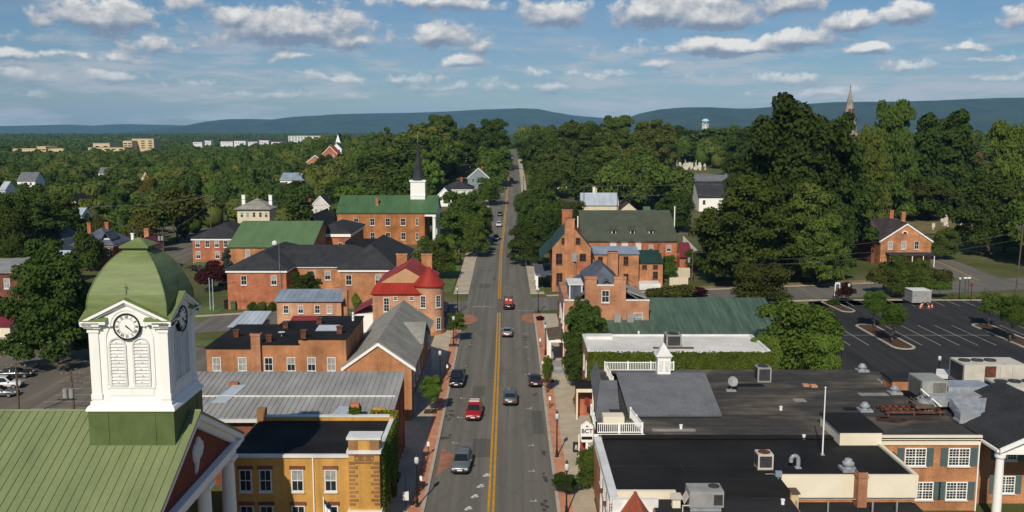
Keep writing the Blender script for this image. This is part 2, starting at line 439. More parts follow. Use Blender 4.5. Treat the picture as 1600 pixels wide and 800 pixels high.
L = {
    'dark': leaf_mat('dark_leaves', (0.046, 0.074, 0.016), (0.085, 0.122, 0.026)),
    'mid': leaf_mat('green_leaves', (0.064, 0.098, 0.019), (0.119, 0.161, 0.032)),
    'olive': leaf_mat('olive_leaves', (0.071, 0.093, 0.019), (0.128, 0.145, 0.032)),
    'bright': leaf_mat('fresh_leaves', (0.078, 0.126, 0.019), (0.142, 0.202, 0.035)),
    'yellow': leaf_mat('yellow_leaves', (0.137, 0.138, 0.020), (0.222, 0.199, 0.030)),
    'rusty': leaf_mat('rusty_leaves', (0.065, 0.074, 0.017), (0.114, 0.108, 0.025)),
    'purple': leaf_mat('purple_leaves', (0.038, 0.011, 0.013), (0.069, 0.021, 0.019)),
    'spruce': leaf_mat('spruce_needles', (0.041, 0.065, 0.052), (0.069, 0.097, 0.078)),
    'silver': leaf_mat('silver_leaves', (0.105, 0.118, 0.060), (0.158, 0.164, 0.085)),
    'ivy': leaf_mat('ivy_leaves', (0.073, 0.109, 0.018), (0.132, 0.173, 0.030)),
}


# ------------------------------------------------------------------ mesh building
class MB:
    def __init__(s, origin=(0, 0, 0)):
        s.v, s.f, s.mi, s.o = [], [], [], Vector(origin)

    def add(s, vs, fs, mi=0):
        b = len(s.v); s.v += [tuple(x) for x in vs]
        s.f += [[b + i for i in f] for f in fs]; s.mi += [mi] * len(fs)
        return s

    def box(s, x0, x1, y0, y1, z0, z1, mi=0):
        return s.add([(x0, y0, z0), (x1, y0, z0), (x1, y1, z0), (x0, y1, z0), (x0, y0, z1), (x1, y0, z1), (x1, y1, z1), (x0, y1, z1)],
                     [(0, 3, 2, 1), (4, 5, 6, 7), (0, 1, 5, 4), (1, 2, 6, 5), (2, 3, 7, 6), (3, 0, 4, 7)], mi)

    def poly(s, pts, mi=0):
        return s.add(pts, [tuple(range(len(pts)))], mi)

    def slab(s, pts, t, mi=0):
        """a thick panel: top polygon pts, thickness t against its normal"""
        p = [Vector(q) for q in pts]
        n = Vector((0, 0, 0))
        for i in range(len(p)): n += p[i].cross(p[(i + 1) % len(p)])
        n.normalize()
        k = len(p)
        vs = p + [q - n * t for q in p]
        fs = [tuple(range(k)), tuple(range(2 * k - 1, k - 1, -1))]
        for i in range(k):
            j = (i + 1) % k
            fs.append((j, i, k + i, k + j))
        return s.add(vs, fs, mi)

    def prism(s, pts, z0, z1, mi=0):
        k = len(pts)
        if sum(pts[i][0] * pts[(i + 1) % k][1] - pts[(i + 1) % k][0] * pts[i][1] for i in range(k)) < 0: pts = pts[::-1]
        vs = [(x, y, z0) for x, y in pts] + [(x, y, z1) for x, y in pts]
        fs = [tuple(range(k - 1, -1, -1)), tuple(range(k, 2 * k))]
        for i in range(k):
            j = (i + 1) % k; fs.append((i, j, k + j, k + i))
        return s.add(vs, fs, mi)

    def cyl(s, p0, p1, r0, r1=None, n=10, mi=0, caps=True):
        r1 = r0 if r1 is None else r1
        p0, p1 = Vector(p0), Vector(p1)
        d = (p1 - p0).normalized()
        a = d.orthogonal().normalized(); b = d.cross(a)
        vs = []
        for p, r in ((p0, r0), (p1, r1)):
            for i in range(n):
                t = 2 * math.pi * i / n
                vs.append(p + (a * math.cos(t) + b * math.sin(t)) * r)
        fs = [(i, (i + 1) % n, n + (i + 1) % n, n + i) for i in range(n)]
        if caps: fs += [tuple(range(n - 1, -1, -1)), tuple(range(n, 2 * n))]
        return s.add(vs, fs, mi)

    def lathe(s, prof, c=(0, 0, 0), n=16, mi=0, a0=0.0, a1=2 * math.pi):
        full = abs(a1 - a0 - 2 * math.pi) < 1e-6
        k = n if full else n + 1
        vs = []
        for r, z in prof:
            for i in range(k):
                t = a0 + (a1 - a0) * i / n
                vs.append((c[0] + r * math.cos(t), c[1] + r * math.sin(t), c[2] + z))
        fs = []
        for q in range(len(prof) - 1):
            for i in range(n):
                j = (i + 1) % k
                fs.append((q * k + i, q * k + j, (q + 1) * k + j, (q + 1) * k + i))
        if full and prof[0][0] > 1e-4: fs.append(tuple(range(k - 1, -1, -1)))
        if full and prof[-1][0] > 1e-4: fs.append(tuple(range((len(prof) - 1) * k, len(prof) * k)))
        return s.add(vs, fs, mi)

    def tube(s, pts, r, n=6, mi=0):
        for a, b in zip(pts[:-1], pts[1:]): s.cyl(a, b, r, r, n, mi)
        return s

    def mesh(s, name, mats, smooth=False):
        me = bpy.data.meshes.new(name)
        me.from_pydata([(x - s.o.x, y - s.o.y, z - s.o.z) for x, y, z in s.v], [], s.f)
        for m in (mats if isinstance(mats, (list, tuple)) else [mats]): me.materials.append(m)
        me.polygons.foreach_set('material_index', s.mi)
        if smooth: me.polygons.foreach_set('use_smooth', [True] * len(s.f))
        me.update()
        return me

    def build(s, name, mats, parent=None, smooth=False):
        return link(name, s.mesh(name, mats, smooth), parent)


def link(name, me, parent=None, loc=None, rz=0.0):
    o = bpy.data.objects.new(name, me); COL.objects.link(o)
    if parent is not None: o.parent = parent
    if loc is not None: o.location = loc
    if rz: o.rotation_euler = (0, 0, rz)
    return o


def thing(name, label, cat, loc=(0, 0, 0), rz=0.0, group=None):
    o = bpy.data.objects.new(name, None); COL.objects.link(o)
    o.empty_display_size = 0.3
    o.location = loc; o.rotation_euler = (0, 0, rz)
    o['label'], o['category'] = label, cat
    if group: o['group'] = group
    return o


def tag(o, label, cat, group=None, kind=None):
    o['label'], o['category'] = label, cat
    if group: o['group'] = group
    if kind: o['kind'] = kind
    return o


def struct(o, kind='structure', label=None, cat=None):
    o['kind'] = kind
    if label: o['label'] = label
    if cat: o['category'] = cat
    return o


def dup(root, loc, rz=None, label=None, scale=None):
    """a copy of a thing with its parts and their sub-parts"""
    r = root.copy(); COL.objects.link(r); r.location = loc
    if rz is not None: r.rotation_euler = (0, 0, rz)
    if label: r['label'] = label
    if scale: r.scale = scale
    for ch in list(root.children):
        c = ch.copy(); COL.objects.link(c); c.parent = r
        for gg in ch.children:
            d = gg.copy(); COL.objects.link(d); d.parent = c
    return r


class Thing:
    """a thing authored in world coordinates: part() subtracts the root's place"""
    def __init__(s, name, label, cat, loc, group=None):
        s.root = thing(name, label, cat, loc, 0, group); s.loc = Vector(loc)

    def mb(s): return MB(s.loc)

    def sub(s, mb, name, mats, parent=None, smooth=False):
        return mb.build(name, mats, parent or s.root, smooth)


# ------------------------------------------------------------------ windows
WIN = {}
random.seed(4)


def win_meshes(w, h, style, curtain):
    key = (round(w, 2), round(h, 2), style, curtain)
    if key in WIN: return WIN[key]
    p = MB()
    if curtain == 1:
        p.box(-w / 2, w / 2, -0.03, 0.05, h * 0.45, h, 1); p.box(-w / 2, w / 2, -0.03, 0.05, 0, h * 0.45 - .001, 0)
    elif curtain == 2: p.box(-w / 2, w / 2, -0.03, 0.05, 0, h, 1)
    else: p.box(-w / 2, w / 2, -0.03, 0.05, 0, h, 0)
    me_p = p.mesh('window', [M['glass'], M['curtain']])
    f = MB()
    fw = {'dark': 0.07, 'thin': 0.07}.get(style, 0.10)
    d = -0.085
    if style == 'grid': fw = 0.09
    f.box(-w / 2 - fw, -w / 2, d, 0.04, -fw, h + fw); f.box(w / 2, w / 2 + fw, d, 0.04, -fw, h + fw)
    f.box(-w / 2, w / 2, d, 0.04, -fw, 0); f.box(-w / 2, w / 2, d, 0.04, h, h + fw)
    t = 0.028
    if style == 'grid':
        f.box(-t * 1.6, t * 1.6, d + .01, 0, 0, h)
        f.box(-w / 2, -t * 1.6, d + .015, 0, h / 2 - .045, h / 2 + .045); f.box(t * 1.6, w / 2, d + .015, 0, h / 2 - .045, h / 2 + .045)
        for s_ in (-1, 1):
            for q in (1, 2): f.box(s_ * (w / 2) * q / 3 - .016, s_ * (w / 2) * q / 3 + .016, d + .02, 0, 0.01, h - .01)
        for q in (1, 2, 4, 5): f.box(-w / 2, w / 2, d + .024, 0, h * q / 6 - .016, h * q / 6 + .016)
    else:
        f.box(-w / 2, w / 2, d + .02, 0, h / 2 - t * 1.2, h / 2 + t * 1.2)
        if style in ('sash', 'dark', 'multi'): f.box(-t * .7, t * .7, d + .025, 0, 0, h)
        if style == 'multi':
            for q in (.25, .75): f.box(-w / 2, w / 2, d + .03, 0, h * q - t * .6, h * q + t * .6)
    me_f = f.mesh('window_frame', [M['white' if style == 'grid' else 'white_old'] if style != 'dark' else M['brick_dark']])
    s = MB().box(-w / 2 - fw - .06, w / 2 + fw + .06, -0.17, 0.03, -fw - .13, -fw - .002)
    me_s = s.mesh('sill', [M['white_old'] if style != 'dark' else M['brick_dark']])
    WIN[key] = (me_p, me_f, me_s)
    return WIN[key]


FACE = {'S': 0.0, 'E': math.pi / 2, 'N': math.pi, 'W': -math.pi / 2}


def window(T, x, y, z, w, h, face='S', style='sash', curtain=None, sill=True):
    """one window set on a wall: pane with a frame and sill as its own pieces"""
    if curtain is None: curtain = random.choice([0, 0, 0, 1, 1, 2] if style != 'grid' else [0])
    mp, mf, ms = win_meshes(w, h, style, curtain)
    o = link('window', mp, T.root, Vector((x, y, z)) - T.loc, FACE[face] if not isinstance(face, float) else face)
    link('window_frame', mf, o)
    if sill: link('sill', ms, o)
    return o


# ------------------------------------------------------------------ roofs
def gable_roof(mb, x0, x1, y0, y1, ze, zr, axis='x', o=0.35, og=0.25, t=0.16, mi=0):
    """two pitched slabs; eaves overhang o, gables overhang og"""
    if axis == 'x':
        ym = (y0 + y1) / 2; k = (zr - ze) / (ym - y0)
        a, b = x0 - og, x1 + og
        mb.slab([(a, y0 - o, ze - o * k + t), (b, y0 - o, ze - o * k + t), (b, ym, zr + t), (a, ym, zr + t)], t, mi)
        mb.slab([(b, y1 + o, ze - o * k + t), (a, y1 + o, ze - o * k + t), (a, ym, zr + t), (b, ym, zr + t)], t, mi)
    else:
        xm = (x0 + x1) / 2; k = (zr - ze) / (xm - x0)
        a, b = y0 - og, y1 + og
        mb.slab([(x0 - o, b, ze - o * k + t), (x0 - o, a, ze - o * k + t), (xm, a, zr + t), (xm, b, zr + t)], t, mi)
        mb.slab([(x1 + o, a, ze - o * k + t), (x1 + o, b, ze - o * k + t), (xm, b, zr + t), (xm, a, zr + t)], t, mi)


def gable_walls(mb, x0, x1, y0, y1, z0, ze, zr, axis='x', mi=0):
    if axis == 'x':
        ym = (y0 + y1) / 2
        pr = [(y0, z0), (y1, z0), (y1, ze), (ym, zr), (y0, ze)]
        vs = [(x0, y, z) for y, z in pr] + [(x1, y, z) for y, z in pr]
    else:
        xm = (x0 + x1) / 2
        pr = [(x1, z0), (x0, z0), (x0, ze), (xm, zr), (x1, ze)]
        vs = [(x, y0, z) for x, z in pr] + [(x, y1, z) for x, z in pr]
    fs = [(4, 3, 2, 1, 0), (5, 6, 7, 8, 9)] + [(i, (i + 1) % 5, 5 + (i + 1) % 5, 5 + i) for i in range(5)]
    mb.add(vs, fs, mi)


def hip_roof(mb, x0, x1, y0, y1, ze, zr, o=0.4, t=0.18, mi=0, rl=None):
    x0, x1, y0, y1 = x0 - o, x1 + o, y0 - o, y1 + o
    w, d = x1 - x0, y1 - y0
    if w >= d:
        i = d / 2 if rl is None else rl
        a, b = (x0 + i, (y0 + y1) / 2, zr), (x1 - i, (y0 + y1) / 2, zr)
    else:
        i = w / 2 if rl is None else rl
        a, b = ((x0 + x1) / 2, y0 + i, zr), ((x0 + x1) / 2, y1 - i, zr)
    c = [(x0, y0, ze), (x1, y0, ze), (x1, y1, ze), (x0, y1, ze)]
    cb = [(x, y, ze - t) for x, y, _ in c]
    vs = c + cb + [a, b]
    if w >= d: top = [(0, 1, 9, 8), (1, 2, 9), (2, 3, 8, 9), (3, 0, 8)]
    else: top = [(0, 1, 8), (1, 2, 9, 8), (2, 3, 9), (3, 0, 8, 9)]
    mb.add(vs, top + [(0, 4, 5, 1), (1, 5, 6, 2), (2, 6, 7, 3), (3, 7, 4, 0), (7, 6, 5, 4)], mi)


def ribs(mb, p00, p10, p11, p01, n, h=0.05, w=0.05, mi=0):
    """standing seams from edge p00-p10 up to edge p01-p11"""
    p00, p10, p11, p01 = map(Vector, (p00, p10, p11, p01))
    nrm = (p10 - p00).cross(p01 - p00).normalized()
    for i in range(n + 1):
        u = i / n
        a, b = p00.lerp(p10, u), p01.lerp(p11, u)
        e = (p10 - p00).normalized() * w / 2
        q = [a - e, a + e, b + e, b - e]
        mb.add(q + [x + nrm * h for x in q], [(4, 5, 6, 7), (0, 1, 5, 4), (1, 2, 6, 5), (2, 3, 7, 6), (3, 0, 4, 7)], mi)


def chimney(T, x, y, z0, z1, w=0.9, d=0.7, m='brick_old', parent=None):
    mb = T.mb()
    mb.box(x - w / 2, x + w / 2, y - d / 2, y + d / 2, z0, z1 - .28)
    mb.box(x - w / 2 - .08, x + w / 2 + .08, y - d / 2 - .08, y + d / 2 + .08, z1 - .28, z1)
    mb.box(x - w / 2 + .1, x + w / 2 - .1, y - d / 2 + .1, y + d / 2 - .1, z1, z1 + .12, 1)
    return T.sub(mb, 'chimney', [M[m], M['black_paint']], parent)


def text_mesh(body, size, depth, mname):
    cu = bpy.data.curves.new('lettering', 'FONT')
    cu.body = body; cu.size = size; cu.extrude = depth; cu.align_x = 'CENTER'; cu.align_y = 'CENTER'
    cu.materials.append(M[mname])
    return cu

# ------------------------------------------------------------------ ground, streets, pavements
def axis(lo, hi, near_lo, near_hi, step, growth=1.18):
    out = list(np.arange(near_lo, near_hi + 1e-6, step))
    s, v = step, near_hi
    while v < hi: s *= growth; v = min(hi, v + s); out.append(v)
    s, v = step, near_lo
    while v > lo: s *= growth; v = max(lo, v - s); out.insert(0, v)
    return out


XS = axis(-10500, 10500, -260, 260, 13)
YS = axis(-1500, 15500, -20, 760, 13)
mb = MB()
nx = len(XS)
mb.v = [(x, y, g(x, y) if abs(x) < 2000 and 0 < y < 2000 else 0.0) for y in YS for x in XS]
mb.f = [(j * nx + i, j * nx + i + 1, (j + 1) * nx + i + 1, (j + 1) * nx + i) for j in range(len(YS) - 1) for i in range(nx - 1)]
mb.mi = [0] * len(mb.f)
struct(mb.build('ground', M['ground'], smooth=True))

XC = [(30, -1.85), (85, -1.95), (137, -2.2), (175, -2.5), (257, -3.1), (300, -2.8), (450, -2.0), (1000, -2.0)]


def xc(y):
    for (a, xa), (b, xb) in zip(XC[:-1], XC[1:]):
        if y <= b: return xa + (xb - xa) * max(0, (y - a)) / (b - a)
    return XC[-1][1]


def hw(y): return 6.05 + 0.5 * ss(y, 80, 200) - 0.6 * ss(y, 300, 600)


def yrange(a, b, step=6.0):
    n = max(1, int(math.ceil((b - a) / step)))
    return [a + (b - a) * i / n for i in range(n + 1)]


def strip(mb, pts, dz, mi=0, h=None):
    """pts: list of (xl, xr, y); a sheet on the ground, or a raised slab of height h"""
    up = [[(xl, y, g(xl, y) + dz + (h or 0)), (xr, y, g(xr, y) + dz + (h or 0))] for xl, xr, y in pts]
    vs = [p for r in up for p in r]
    fs = [(2 * i, 2 * i + 1, 2 * i + 3, 2 * i + 2) for i in range(len(pts) - 1)]
    if h:
        n = len(vs)
        vs += [(x, y, z - h - .05) for x, y, z in vs]
        for i in range(len(pts) - 1):
            fs.append((2 * i, 2 * i + 2, n + 2 * i + 2, n + 2 * i)); fs.append((2 * i + 1, n + 2 * i + 1, n + 2 * i + 3, 2 * i + 3))
        k = len(pts) - 1
        fs.append((0, n, n + 1, 1)); fs.append((2 * k, 2 * k + 1, n + 2 * k + 1, n + 2 * k))
    mb.add(vs, fs, mi)


def path_strip(mb, pts, half, dz, mi=0, off=0.0, step=8.0):
    """a road along a polyline of (x, y)"""
    P_ = []
    for a, b in zip(pts[:-1], pts[1:]):
        n = max(1, int(math.dist(a, b) / step))
        P_ += [(a[0] + (b[0] - a[0]) * i / n, a[1] + (b[1] - a[1]) * i / n) for i in range(n)]
    P_.append(pts[-1])
    vs = []
    for i, p in enumerate(P_):
        a, b = P_[max(0, i - 1)], P_[min(len(P_) - 1, i + 1)]
        d = Vector((b[0] - a[0], b[1] - a[1])).normalized(); nrm = Vector((d.y, -d.x))
        for s_ in (-1, 1):
            q = (p[0] + nrm.x * (off + s_ * half), p[1] + nrm.y * (off + s_ * half))
            vs.append((q[0], q[1], g(*q) + dz))
    mb.add(vs, [(2 * i, 2 * i + 1, 2 * i + 3, 2 * i + 2) for i in range(len(P_) - 1)], mi)


# the long main street and the streets crossing it
mb = MB(); strip(mb, [(xc(y) - hw(y), xc(y) + hw(y), y) for y in yrange(25, 1000)], 0.045)
struct(mb.build('main_street', M['asphalt']))
CROSS = [(-190, 118), (-51, 164), (-2.3, 181), (80, 199), (113, 207), (200, 226)]
mb = MB(); path_strip(mb, CROSS, 7.0, 0.040)
struct(mb.build('cross_street', M['asphalt_side']))
RROAD = [(108, 205), (112, 240), (113, 300), (108, 420), (100, 560)]
mb = MB(); path_strip(mb, RROAD, 5.2, 0.050)
struct(mb.build('side_road', M['asphalt_side']))
mb = MB(); path_strip(mb, [(108, 212), (112, 240), (113, 300), (108, 420), (100, 560)], 0.09, 0.058, off=-.16); path_strip(mb, [(108, 212), (112, 240), (113, 300), (108, 420), (100, 560)], 0.09, 0.058, off=.16)
struct(mb.build('side_road_markings', M['yellow_line']))
mb = MB(); path_strip(mb, [(-9, 312), (-60, 318), (-140, 330)], 5.0, 0.040); path_strip(mb, [(4, 296), (60, 300), (104, 306)], 3.5, 0.040)
struct(mb.build('back_street', M['asphalt_side']))
mb = MB(); path_strip(mb, [(-84, 190), (-92, 240), (-104, 330)], 6.5, 0.036)
struct(mb.build('side_lane', M['asphalt_lot']))

# painted lines on the main street
mb = MB()
for a, b in ((30, 173.5), (188, 880)):
    for s_ in (-1, 1): strip(mb, [(xc(y) + s_ * .21 - .12, xc(y) + s_ * .21 + .12, y) for y in yrange(a, b)], 0.051)
struct(mb.build('centre_line_markings', M['yellow_line']))
mb = MB()


def dash(px, py, l, w, ang, m=mb):
    x, y, z = G(px, py); c, s_ = math.cos(ang), math.sin(ang)
    m.poly([(x + c * a - s_ * b, y + s_ * a + c * b, z + 0.052) for a, b in ((-l / 2, -w / 2), (l / 2, -w / 2), (l / 2, w / 2), (-l / 2, w / 2))])


for px, py in ((731, 573), (723, 623), (718.5, 653), (711, 693), (740, 522), (736.5, 539), (731.5, 573)):
    dash(px, py, .7, .11, 0); dash(px - 3, py - 1, .11, .5, 0)
for px, py in ((822, 563), (823.5, 586), (826.5, 639), (829.5, 697), (831, 737), (834, 784), (819, 522), (820, 543), (821.5, 563)):
    dash(px, py, .7, .11, 0); dash(px + 3, py - 1, .11, .5, 0)
for px, py in ((759, 743), (750, 760), (741, 776), (731, 795)):
    dash(px, py, .95, .34, 1.1)
    dash(px + 3, py + 1, .5, .22, 0.5)
for k in range(5): dash(741 + k * 6, 480 - (k % 2), .9, .2, 0)
for k in range(4): dash(813 + k * 6, 486, .9, .2, 0)
struct(mb.build('parking_markings', M['white_line']))

# brick crosswalk fans, patches of newer tar and oil stains lying in the asphalt
mb = MB()
for cx_, cy_, rx, ry, a0, a1 in ((xc(166) - hw(166), 167.2, 2.6, 4.6, -90, 90), (xc(166) + hw(166), 168.5, 2.4, 4.8, 90, 270)):
    n = 18
    mb.poly([(cx_ + rx * math.cos(R(a0 + (a1 - a0) * i / n)), cy_ + ry * math.sin(R(a0 + (a1 - a0) * i / n)), 0.049) for i in range(n + 1)])
mb.poly([(*P(x, y)[:2], 0.049) for x, y in ((682, 744), (704, 728), (713, 711), (690, 702))])
struct(mb.build('brick_crosswalk', M['brick_fan']))
mb = MB()
for px, py, w, l in ((757, 420, 3.0, 7), (757, 447, 2.6, 6), (815, 400, 3.0, 10), (748, 612, 1.6, 5), (840, 660, 1.4, 9), (752, 700, 2.0, 6)):
    x, y, z = G(px, py); mb.poly([(x - w / 2, y - l / 2, .0475), (x + w / 2, y - l / 2, .0475), (x + w / 2, y + l / 2, .0475), (x - w / 2, y + l / 2, .0475)])
struct(mb.build('asphalt_patches', M['patch']))
mb = MB()
random.seed(8)
for px, py, r in ((703, 647, .8), (697, 685, .9), (846, 707, .7), (851, 748, .8), (837, 617, .6), (824, 529, 1.0), (772, 436, .9), (852, 790, .8), (727, 600, .5), (722, 600, .7), (700, 655, .6), (736, 540, .7)):
    x, y, z = G(px, py)
    for k in range(5):
        ox, oy, rr = x + random.uniform(-.5, .5) * r, y + random.uniform(-1.6, 1.6) * r, r * random.uniform(.2, .45)
        mb.poly([(ox + rr * random.uniform(.6, 1.1) * math.cos(t), oy + 1.5 * rr * random.uniform(.6, 1.1) * math.sin(t), .0482 + k * .0005) for t in np.linspace(0, 2 * math.pi, 12)[:-1]])
struct(mb.build('oil_stains', M['stain']))

# pavements with kerbs: concrete field, brick strip, kerbstone
KH = 0.13


def pavement(side, y0, y1, outer, brickw=1.15, bricked=True, mname='concrete'):
    ys = yrange(y0, y1)
    e = [xc(y) + side * hw(y) for y in ys]

    def pr(a, b): return (min(a, b), max(a, b))
    k = MB(); strip(k, [(*pr(x, x + side * .32), y) for x, y in zip(e, ys)], 0.01, h=KH + .036)
    struct(k.build('kerb', M['kerb']))
    if bricked:
        k = MB(); strip(k, [(*pr(x + side * .32, x + side * (.32 + brickw)), y) for x, y in zip(e, ys)], 0.01, h=KH + .026)
        struct(k.build('brick_pavement', M['brick_pav']))
    a = .32 + (brickw if bricked else 0)
    k = MB(); strip(k, [(*pr(x + side * a, outer(y) if callable(outer) else outer), y) for x, y in zip(e, ys)], 0.01, h=KH + .030)
    struct(k.build('pavement', M[mname]))


pavement(-1, 30, 168, -13.0)
pavement(1, 30, 172, lambda y: 7.7 if y < 86 else 9.4 if y < 120 else 8.4)
pavement(-1, 194, 300, lambda y: xc(y) - hw(y) - 3.2, bricked=False)
pavement(1, 194, 300, lambda y: xc(y) + hw(y) + 3.0, bricked=False)
pavement(-1, 322, 620, lambda y: xc(y) - hw(y) - 2.5, bricked=False)
pavement(1, 305, 620, lambda y: xc(y) + hw(y) + 2.5, bricked=False)
# pavements along the cross street
mb = MB()
path_strip(mb, [(-51, 164), (-13.5, 177)], .9, .06, off=8.2); path_strip(mb, [(-190, 118), (-51, 164), (-13.5, 177)], .9, .06, off=-8.2)
path_strip(mb, [(9, 183.5), (80, 199), (104, 205)], .9, .06, off=-8.4)
path_strip(mb, [(22, 186.2), (60, 194.6)], .9, .06, off=8.2)
struct(mb.build('cross_street_pavement', M['concrete']))
mb = MB()
path_strip(mb, [(30, 188.2), (80, 199), (104, 205)], 1.6, .05, off=-10.9); path_strip(mb, [(55, 193.4), (80, 199)], 2.5, .05, off=12.5)
struct(mb.build('dirt_verge', M['dirt']))

# grass verges and small lawns
mb = MB()
strip(mb, [(5.2, 7.0, y) for y in yrange(196, 214)], 0.20)
strip(mb, [(-21, -12.9, y) for y in yrange(196, 250)], 0.05)
strip(mb, [(-44, -26, y) for y in yrange(173, 176.5)], 0.05)
strip(mb, [(-75, -56, y) for y in yrange(166, 180)], 0.05)
strip(mb, [(-80, -38, y) for y in yrange(146, 150)], 0.05)
o = mb.build('lawn', mat('short_grass', (0.11, 0.15, 0.04), 0.95, 0.2, 0.6, None, .2, 4)); struct(o)

# old car park behind the courthouse, with faded bays
mb = MB(); mb.poly([(-120, 88, .05), (-30, 88, .05), (-37, 122, .05), (-37, 145, .05), (-60, 145, .05), (-120, 128, .05)])
struct(mb.build('old_car_park', M['asphalt_lot']))
mb = MB()
for k in range(9):
    y = 103 + k * 3.0
    mb.poly([(-60, y, .056), (-50 - .15 * k, y + .5, .056), (-50 - .15 * k, y + .62, .056), (-60, y + .12, .056)])
    mb.poly([(-76, y - 2, .056), (-67, y - 1.5, .056), (-67, y - 1.38, .056), (-76, y - 1.88, .056)])
struct(mb.build('old_car_park_markings', M['faded_line']))

# the newer tarred car park on the right
mb = MB(); mb.poly([(46, 98, .05), (150, 98, .05), (150, 186.2, .05), (60.5, 186.2, .05), (57, 176, .05), (50, 150, .05), (44, 130, .05)])
struct(mb.build('car_park', M['asphalt_new']))
mb = MB()
for x0 in (66.2, 86.8, 45.6):
    for k in range(5):
        x = x0 + 3.0 * k
        if x < 50: continue
        mb.box(x - .06, x + .06, 146.5, 162, .05, .056)
    mb.box(x0, x0 + 15, 153.9, 154.02, .05, .0575)
for k in range(16):
    x = 67.5 + 3 * k
    mb.box(x - .06, x + .06, 180.2, 185.6, .05, .056)
for k in range(14):
    x = 58 + 3 * k
    mb.box(x - .06, x + .06, 119, 124, .05, .056)
struct(mb.build('car_park_markings', M['faded_line']))
mb = MB(); mb.box(60.5, 150, 186.2, 186.6, -.05, .2)
struct(mb.build('car_park_kerb', M['kerb']))


def stadium(cx, y0, y1, hw_, n=10, skew=0.0):
    p = []
    for i in range(n + 1):
        t = math.pi * i / n; p.append((cx + skew + hw_ * math.cos(t), y1 - hw_ + hw_ * math.sin(t)))
    for i in range(n + 1):
        t = math.pi + math.pi * i / n; p.append((cx + hw_ * math.cos(t), y0 + hw_ + hw_ * math.sin(t)))
    return p


for nm, a in (('a', (62.6, 143.5, 162.5, 1.9, 10, 0)), ('b', (83.4, 143.5, 163.0, 1.9, 10, 0)), ('c', (64.4, 173.8, 185.4, 1.5, 10, -.6)), ('d', (104.5, 143.5, 163, 1.9, 10, 0))):
    pts = stadium(*a)
    inner = [(a[0] + (x - a[0] - (a[5] if y > (a[1] + a[2]) / 2 else 0)) * .78 + (a[5] if y > (a[1] + a[2]) / 2 else 0), (y - (a[1] + a[2]) / 2) * .965 + (a[1] + a[2]) / 2) for x, y in pts]
    k = MB(); n = len(pts)
    vs = [(x, y, .02) for x, y in pts] + [(x, y, .2) for x, y in pts] + [(x, y, .2) for x, y in inner] + [(x, y, .15) for x, y in inner]
    fs = []
    for i in range(n):
        j = (i + 1) % n
        fs += [(i, j, n + j, n + i), (n + i, n + j, 2 * n + j, 2 * n + i), (2 * n + i, 2 * n + j, 3 * n + j, 3 * n + i)]
    k.add(vs, fs); struct(k.build('island_kerb', M['kerb']))
    k = MB().poly([(x, y, .17) for x, y in inner]); struct(k.build('island_soil', M['soil']))

# ------------------------------------------------------------------ buildings left of the street
def row(T, face, at, xs, z, w, h, style='sash', curtain=None, sill=True):
    for x in xs:
        if face in 'SN': window(T, x, at, z, w, h, face, style, curtain, sill)
        else: window(T, at, x, z, w, h, face, style, curtain, sill)


TUCK = ('red_brick_villa', 'brick_gable_villa', 'white_tree_house', 'orange_wood_house', 'white_wood_house', 'pale_wood_house', 'grey_roof_cottage', 'long_white_hall', 'white_wood_cottage', 'brown_roof_cottage', 'pale_barn', 'white_valley_house')
TUCKED = []
HZ = []                                     # house faces that should stay in sight: x, y, height


